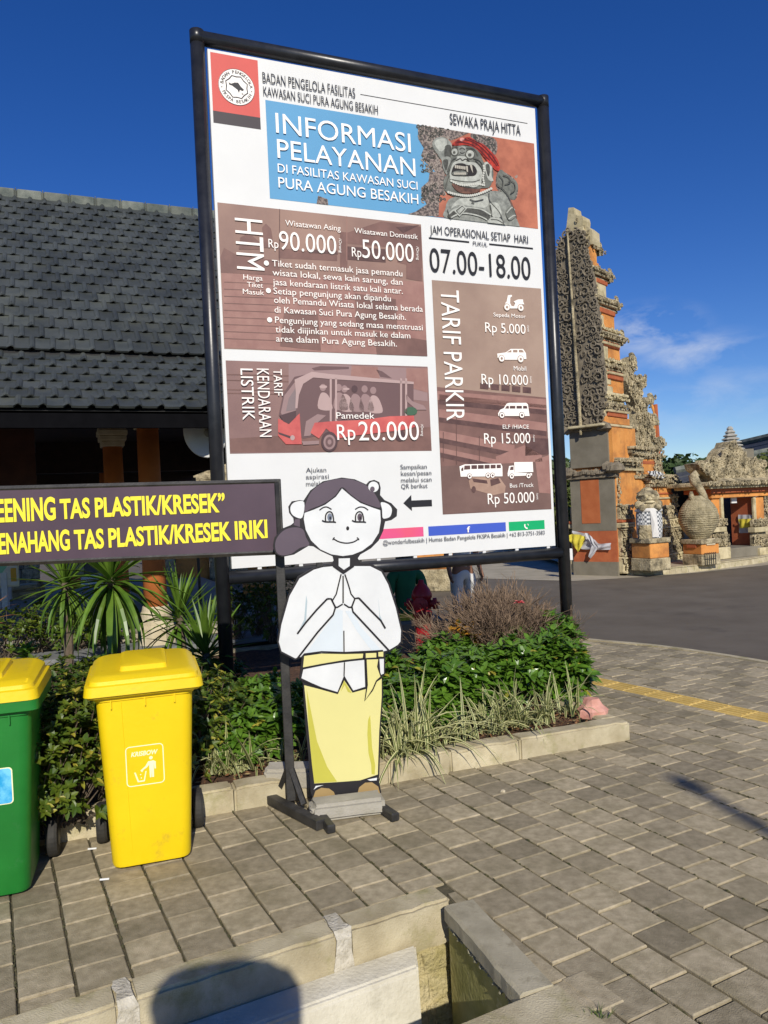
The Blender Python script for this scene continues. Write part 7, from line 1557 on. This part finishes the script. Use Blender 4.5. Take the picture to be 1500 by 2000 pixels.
q = MB(); q.tube([cp(1352, 978), cp(1350, 968), cp(1350, 960)], [.07, .06, .03], 8); q.build('knob', m_stone, s2, smooth=True)

# ------------------------------------------------------------------ gateway at the right
gg = G(1425, 1090, .135); GT = Plane(gg.x, gg.y, 31)
gz = lambda x, y: GT.sz(1300 + x * .15, 820 + y * .15)
gate = thing('pediment_gateway', (gg.x, gg.y, .13), 'orange brick gateway with carved stone pediment and hanging white and yellow cloth at right', 'gateway')
def gb(nm, x0, y0, x1, y1, mt, pr=0.0, deep=.5, carve=0, par=None, ext=0):
    gP = Plane(GT.p.x - GT.n.x * pr, GT.p.y - GT.n.y * pr, 31); gy = lambda x, y: gP.sz(1300 + x * .15, 820 + y * .15)
    (a, z1), (b, _) = gy(x0, y0), gy(x1, y0); z0 = max(.13, gy((x0 + x1) / 2, y1)[1]); z1 = gy((x0 + x1) / 2, y0)[1]; b += ext; q = MB(); m_ = frame(GT.p.x, GT.p.y, 0, 31)
    if carve > .025:
        q.box((a, -pr + .03, z0), (b, deep, z1), mat=m_, bev=.02, jit=.008); zz_ = z0 + .05
        while zz_ < z1:
            ss_ = a + .04
            while ss_ < b: curl(q, gP, ss_, zz_, rnd.uniform(.045, .065), -.02 + rnd.uniform(0, .04), rnd.uniform(0, 6.28), 1.1, rnd.choice((-1, 1)), .36, 6); ss_ += .105
            zz_ += .1
    else: q.box((a, -pr, z0), (b, deep, z1), mat=m_, bev=.012)
    return q.build(nm, mt, par or gate)
X = 1.6
gb('cornice', 560, 790, 1345, 850, m_stone, .35, .8, .03, ext=X); gb('cornice', 580, 850, 1345, 885, m_stone2, .25, .7, .012, ext=X); gb('lintel', 590, 885, 1330, 945, m_red, .12, .6, ext=X); gb('lintel', 600, 945, 1320, 1008, m_brick, .05, .55, ext=X)
for dx, e_ in ((0, 0), (540, 0)):
    gb('pilaster', 600 + dx, 1008, 735 + dx, 1300, m_brick, .0, .05 if dx else .5); gb('pilaster_edge', 722 + dx - (540 if dx else 0) * 0 - (118 if dx else 0), 1008, 755 + dx - (118 if dx else 0), 1390, m_stone2, .02 if dx else .06, .045 if dx else .5, .012)
    D_ = .05 if dx else .5; gb('carved_base', 615 + dx, 1290, 790 + dx, 1392, m_stone, .08, D_, .05); gb('ledge', 625 + dx, 1396, 800 + dx, 1462, m_stone2, .14, D_, .02); gb('carved_column', 612 + dx, 1462, 832 + dx, 1655, m_stone, .08, D_, .07); gb('foot_stone', 690 + dx, 1660, 850 + dx, 1815, m_stone2, .16, D_, .02)
gb('outer_wing', 1300, 1000, 1345, 1800, m_stone, .02, .5, .06, ext=X)
gb('back_wall', 740, 1000, 1200, 1790, M('blue_grey_paint', (.10, .11, .14), .8, scale=3, col2=(.13, .14, .17)), -1.2, 1.3); sR = gz(1165, 1300)[0]; zR0, zR1 = gz(1165, 1700)[1], gz(1165, 1005)[1]; q = MB(); q.box((sR, .055, zR0), (sR + .5, .62, zR1), mat=frame(GT.p.x, GT.p.y, 0, 31)); q.build('red_reveal', m_red, gate); gb('step', 830, 1655, 1260, 1785, m_ande, .1, .9)
pedP = [gz(*p) for p in [(480, 705), (405, 650), (378, 570), (430, 558), (470, 590), (505, 590), (530, 520), (650, 545), (690, 430), (740, 372), (775, 350), (800, 285), (835, 350), (865, 372), (940, 430), (970, 522), (1095, 508), (1120, 575), (1165, 550), (1212, 552), (1200, 640), (1165, 690), (1270, 680), (1300, 740), (1310, 800), (570, 800), (560, 745)]]
q = MB(); slab_on(GT, pedP, -.28, .10, q); pdm = q.build('pediment', m_stone, gate)
q = MB(); xs = [p[0] for p in pedP]; zs3 = [p[1] for p in pedP]
for k in range(900):
    x, z = rr_.uniform(min(xs), max(xs)), rr_.uniform(min(zs3), max(zs3))
    if inside(pedP, x, z): curl(q, GT, x, z, rr_.uniform(.07, .11), rr_.uniform(.10, .16), rr_.uniform(0, 6.28), 1.15, rr_.choice((-1, 1)), .24, 7)
q.build('pediment_relief', m_stone, pdm, kind='stuff')
q = MB(); m_ = frame(GT.p.x, GT.p.y, 0, 31); a = gz(560, 700)[0]; b_ = gz(1330, 700)[0] + .9; z1 = gz(900, 690)[1]; z0 = gz(900, 800)[1]
q.add([m_ @ Vector(p) for p in ((a, -.34, z0), (b_, -.34, z0), (b_, .8, z0), (a, .8, z0), (a + .3, .1, z1), (b_ - .3, .1, z1))], [(0, 1, 5, 4), (1, 2, 5), (2, 3, 4, 5), (3, 0, 4), (0, 3, 2, 1)]); q.build('roof_slope', m_stone, gate)
o_ = GT.p + GT.d * (sR - .015) + GT.n * .6; GC = Plane(o_.x, o_.y, 31 - 90)
g2 = lambda x, y: (1300 + x * .15, 820 + y * .15)
gc = thing('gateway_cloth', GT.w(1, 1.2), 'white cloth with a yellow cloth over it hanging in the right gateway', 'cloth')
sheet(GC, ([g2(950, 1235), g2(1160, 1235)], [g2(960, 1475), g2(1178, 1470)]), .0, .03, 12, 9).build('white_cloth', m_cw2, gc, smooth=True); sheet(GC, ([g2(968, 1290), g2(1150, 1285)], [g2(985, 1410), g2(1158, 1390)]), .05, .03, 12, 10).build('yellow_cloth', m_cy2, gc, smooth=True)
a, b_ = gz(915, 1005), gz(985, 1080); q = MB(); slab_on(GT, rp(a[0], b_[1], b_[0], a[1]), -.14, -.11, q); o_ = q.build('hanging_notice', m_white, origin=GT.w(a[0], a[1])); tag(o_, 'small white notice hanging from the lintel of the right gateway', 'notice')

# ------------------------------------------------------------------ buildings, trees and hills beyond
def far_roof(nm, u0, v0, u1, v1, Y0, Y1, drop, run, label, ext=0.0, wall=2.0):
    A, B = AT(u0, v0, Y0), AT(u1, v1, Y1); t = thing(nm, (A.x, A.y, 0), label, 'building'); d = (B - A); d.z = 0; d.normalize(); n_ = Vector((d.y, -d.x, 0))
    if n_.y > 0: n_ = -n_
    B = B + d * ext + Vector((0, 0, (B.z - A.z) / max(.1, (B - A).to_2d().length) * ext)); q = MB(); rows = max(6, int(math.hypot(drop, run) / .33)); V = []
    for i in range(rows):
        f0, f1 = i / rows, (i + 1) / rows + .02; a0, a1 = A + n_ * run * f0 - Vector((0, 0, drop * f0)), B + n_ * run * f0 - Vector((0, 0, drop * f0)); b0, b1 = A + n_ * run * f1 - Vector((0, 0, drop * f1 - .05)), B + n_ * run * f1 - Vector((0, 0, drop * f1 - .05))
        q.add([a0, a1, b1, b0, b0 - Vector((0, 0, .06)), b1 - Vector((0, 0, .06))], [(0, 3, 2, 1), (3, 4, 5, 2)])
    e0, e1 = A - n_ * run - Vector((0, 0, drop)), B - n_ * run - Vector((0, 0, drop)); q.add([A, B, e1, e0], [(0, 1, 2, 3)])
    q.build('roof', M('blue_black_tile', (.035, .04, .05), .6, scale=9, bump=.3, bscale=30, col2=(.055, .06, .075)), t)
    q = MB(); q.tube([A + Vector((0, 0, .05)), B + Vector((0, 0, .05))], .14, 6); q.build('ridge', m_ridge, t)
    q = MB(); z_ = A.z - drop; P0, P1 = A + n_ * run * .8, B + n_ * run * .8; P2, P3 = B - n_ * run * .8, A - n_ * run * .8
    V = [Vector((p.x, p.y, 0)) for p in (P0, P1, P2, P3)] + [Vector((p.x, p.y, z_ + .15)) for p in (P0, P1, P2, P3)]; q.add(V, [(0, 1, 5, 4), (1, 2, 6, 5), (2, 3, 7, 6), (3, 0, 4, 7)]); q.build('wall', m_cream if wall > 2 else m_ande, t); return t
far_roof('dark_roofed_hall', 1430, 872, 1500, 856, 32, 30, 3.4, 3.6, 'large hall with blue-black tiled roof rising behind the right gateway', ext=10)
far_roof('dark_roofed_house', 1318, 922, 1366, 912, 27, 27, 1.6, 2.2, 'low house with blue-black roof between the tower and the scaly statue', ext=2.5)
# slender stone spire
sc = AT(1428, 890, 25); sp_ = thing('stone_spire', (sc.x, sc.y, 0), 'slender tiered grey stone spire above the pediment of the right gateway', 'spire'); z0 = AT(1428, 880, 25).z; z1 = AT(1424, 833, 25).z
q = MB(); q.box((sc.x - .5, sc.y - .5, 0), (sc.x + .5, sc.y + .5, z0)); q.build('shaft', m_ande, sp_)
for i in range(7):
    f = i / 7; r_ = .42 * (1 - f) + .05; za = z0 + (z1 - z0) * f; q = MB(); q.lathe((sc.x, sc.y, za), [(r_ * .6, -.02), (r_, .02), (r_ * .95, .05), (r_ * .45, (z1 - z0) / 7)], n=8, jit=.05); q.build('tier', M('pale_grey_stone', (.3, .29, .25), .9, scale=6, col2=(.42, .4, .35)), sp_)
# bare red steel frame beside the shoulder scrolls
P0 = AT(1285, 862, 19.5); P1 = AT(1280, 790, 19.5); P2 = AT(1262, 784, 19.5); fr_ = thing('red_post', (P0.x, P0.y, 0), 'thin dark red post with an orange arm beside the shoulder of the gate tower', 'post')
q = MB(); q.tube([(P0.x, P0.y, 0), P0, P1], .055, 8); q.build('shaft', m_red, fr_); q = MB(); q.tube([P1 + Vector((-.05, 0, .04)), P2], .05, 6); q.tube([P1 + Vector((-.1, 0, 0)), AT(1278, 805, 19.5), AT(1279, 860, 19.5)], .035, 6); q.build('arm', m_brick, fr_)

def tree(x, y, h, cr, label, seed, mat=m_tree, n=1500, trunk_h=None, group=None, flat_=.75, ls=.22):
    r_ = random.Random(seed); t = thing('broadleaf_tree', (x, y, 0), label, 'tree', group); th_ = trunk_h or h * .4; q = MB(); top = Vector((x, y, h - cr * flat_)); q.tube([(x, y, 0), (x + r_.uniform(-.1, .1), y, th_ * .6), top], [h * .035, h * .028, h * .015], 8)
    cl = []
    for k in range(13):
        a = r_.uniform(0, 6.28); u = r_.random() ** .5; c_ = top + Vector((math.cos(a) * cr * u * .8, math.sin(a) * cr * u * .8, r_.uniform(-.45, .55) * cr * flat_)); cl.append((c_, cr * r_.uniform(.28, .45))); q.tube([(x, y, th_ * r_.uniform(.6, 1.1)), c_.lerp(top, .4), c_], [h * .014, h * .009, h * .004], 5, cap=False)
    q.build('trunk', m_bark, t); b = MB()
    for k in range(n):
        c_, rc = cl[r_.randrange(len(cl))]; v = Vector((r_.gauss(0, 1), r_.gauss(0, 1), r_.gauss(0, 1))).normalized() * rc * r_.uniform(.55, 1.05); v.z *= .75; p = c_ + v; s_ = ls * r_.uniform(.6, 1.3)
        a = Vector((r_.gauss(0, 1), r_.gauss(0, 1), r_.gauss(0, .6))).normalized() * s_; c2__ = a.cross(v.normalized() + Vector((0, 0, .01))).normalized() * s_ * .6; b.add([p - a, p - c2__, p + a, p + c2__], [(0, 1, 2, 3)])
    b.build('crown', mat, t, kind='stuff'); return t
m_tree2 = M('yellowgreen_tree_leaf', (0.05, 0.085, 0.012), 0.6, scale=1.2, col2=(0.14, 0.16, 0.03), trans=.25)
T_ = [(1338, 905, 31, 4.5, 'round dark tree behind the low house left of the right gateway', 1, m_tree, 895), (1306, 925, 34, 3.2, 'dark tree just right of the gate tower', 2, m_tree, 905), (1385, 905, 38, 3.4, 'small far tree left of the gateway pediment', 3, m_tree, 890), (1366, 930, 36, 2.6, 'low dark tree below the pediment horn', 4, m_tree, 920), (1492, 915, 24, 2.2, 'small bright tree at the right edge in front of the hall', 5, m_tree2, 893),
      (1100, 950, 26, 3.0, 'dark green tree left of the gate tower', 6, m_tree, 905), (1108, 1010, 22, 2.2, 'yellow-green bush at the foot of the trees left of the gate tower', 7, m_tree2, 960), (1085, 985, 24, 2.8, 'bushy tree just behind the right billboard post', 8, m_tree2, 925)]
for u, v, Y, cr, lb, sd, mt, vt in T_:
    c_ = AT(u, vt, Y); h_ = c_.z * 1.14; cr = min(cr, h_ * .58); tree(c_.x, c_.y, h_, cr, lb, sd, mt, 2400, group='trees beyond the gate', ls=.17 if Y > 25 else .12)
for i, (u, vt, Y) in enumerate([(330, 905, 30), (365, 912, 27), (60, 1040, 40), (150, 1035, 42), (240, 1030, 38)]):
    c_ = AT(u, vt, Y); h_ = max(2.2, c_.z + .6); tree(c_.x, c_.y, h_, h_ * .5, ['leafy tree seen through the pavilion left of the carved gate', 'leafy tree behind the carved gate', 'far tree at the left edge behind the stone wall', 'far tree behind the parked car', 'far tree behind the large yucca'][i], 20 + i, m_tree, 1500, group='trees behind the pavilion', ls=.22)
# wooded rise on the horizon
b = MB(); r_ = random.Random(5)
hl_ = MB(); nA_ = 80
V = []
for i in range(nA_ + 1):
    a = R(-75 + 150 * i / nA_)
    for k, (rad, hh) in enumerate(((70, 0), (90, .45), (130, .9), (200, 1.0))):
        zz = hh * (5.5 + 2.2 * noise.noise(Vector((a * 3, k * .7, 0))) + 1.2 * noise.noise(Vector((a * 11, k, 0)))); V.append(Vector((math.sin(a) * rad, math.cos(a) * rad, zz - .2 * (k == 0))))
hl_.add(V, [(i*4+j, (i+1)*4+j, (i+1)*4+j+1, i*4+j+1) for i in range(nA_) for j in range(3)]); hl_.build('wooded_rise', m_tree, kind='structure', smooth=True)
for i in range(16000):
    a = R(r_.uniform(-70, 70)); rad = r_.uniform(72, 135); f = (rad - 70) / 60; zz = 5.6 * min(1, f * 1.1) + 1.6 * noise.noise(Vector((a * 9, rad * .05, 0))); p = Vector((math.sin(a) * rad, math.cos(a) * rad, max(0, zz) + r_.uniform(-.3, 1.1))); s_ = r_.uniform(.35, .8)
    u = Vector((r_.gauss(0, 1), r_.gauss(0, 1), r_.gauss(0, 1))).normalized() * s_; v = u.orthogonal().normalized() * s_ * .7; b.add([p - u, p - v, p + u, p + v], [(0, 1, 2, 3)])
tag(b.build('distant_woods', m_tree, kind='stuff'), 'low band of dark woods along the horizon', 'woods')
# small white box sign left of the tower foot
c_ = AT(1109, 1082, 15.8); t = thing('box_sign', (c_.x, c_.y, 0), 'small plain white box sign between the billboard post and the tower foot', 'sign'); q = MB(); q.box((c_.x - .09, c_.y - .05, c_.z - .13), (c_.x + .09, c_.y + .05, c_.z + .11), bev=.01); q.build('panel', m_white, t); q = MB(); q.box((c_.x - .05, c_.y - .03, 0), (c_.x + .05, c_.y + .03, c_.z - .13)); q.build('post', m_ande, t)
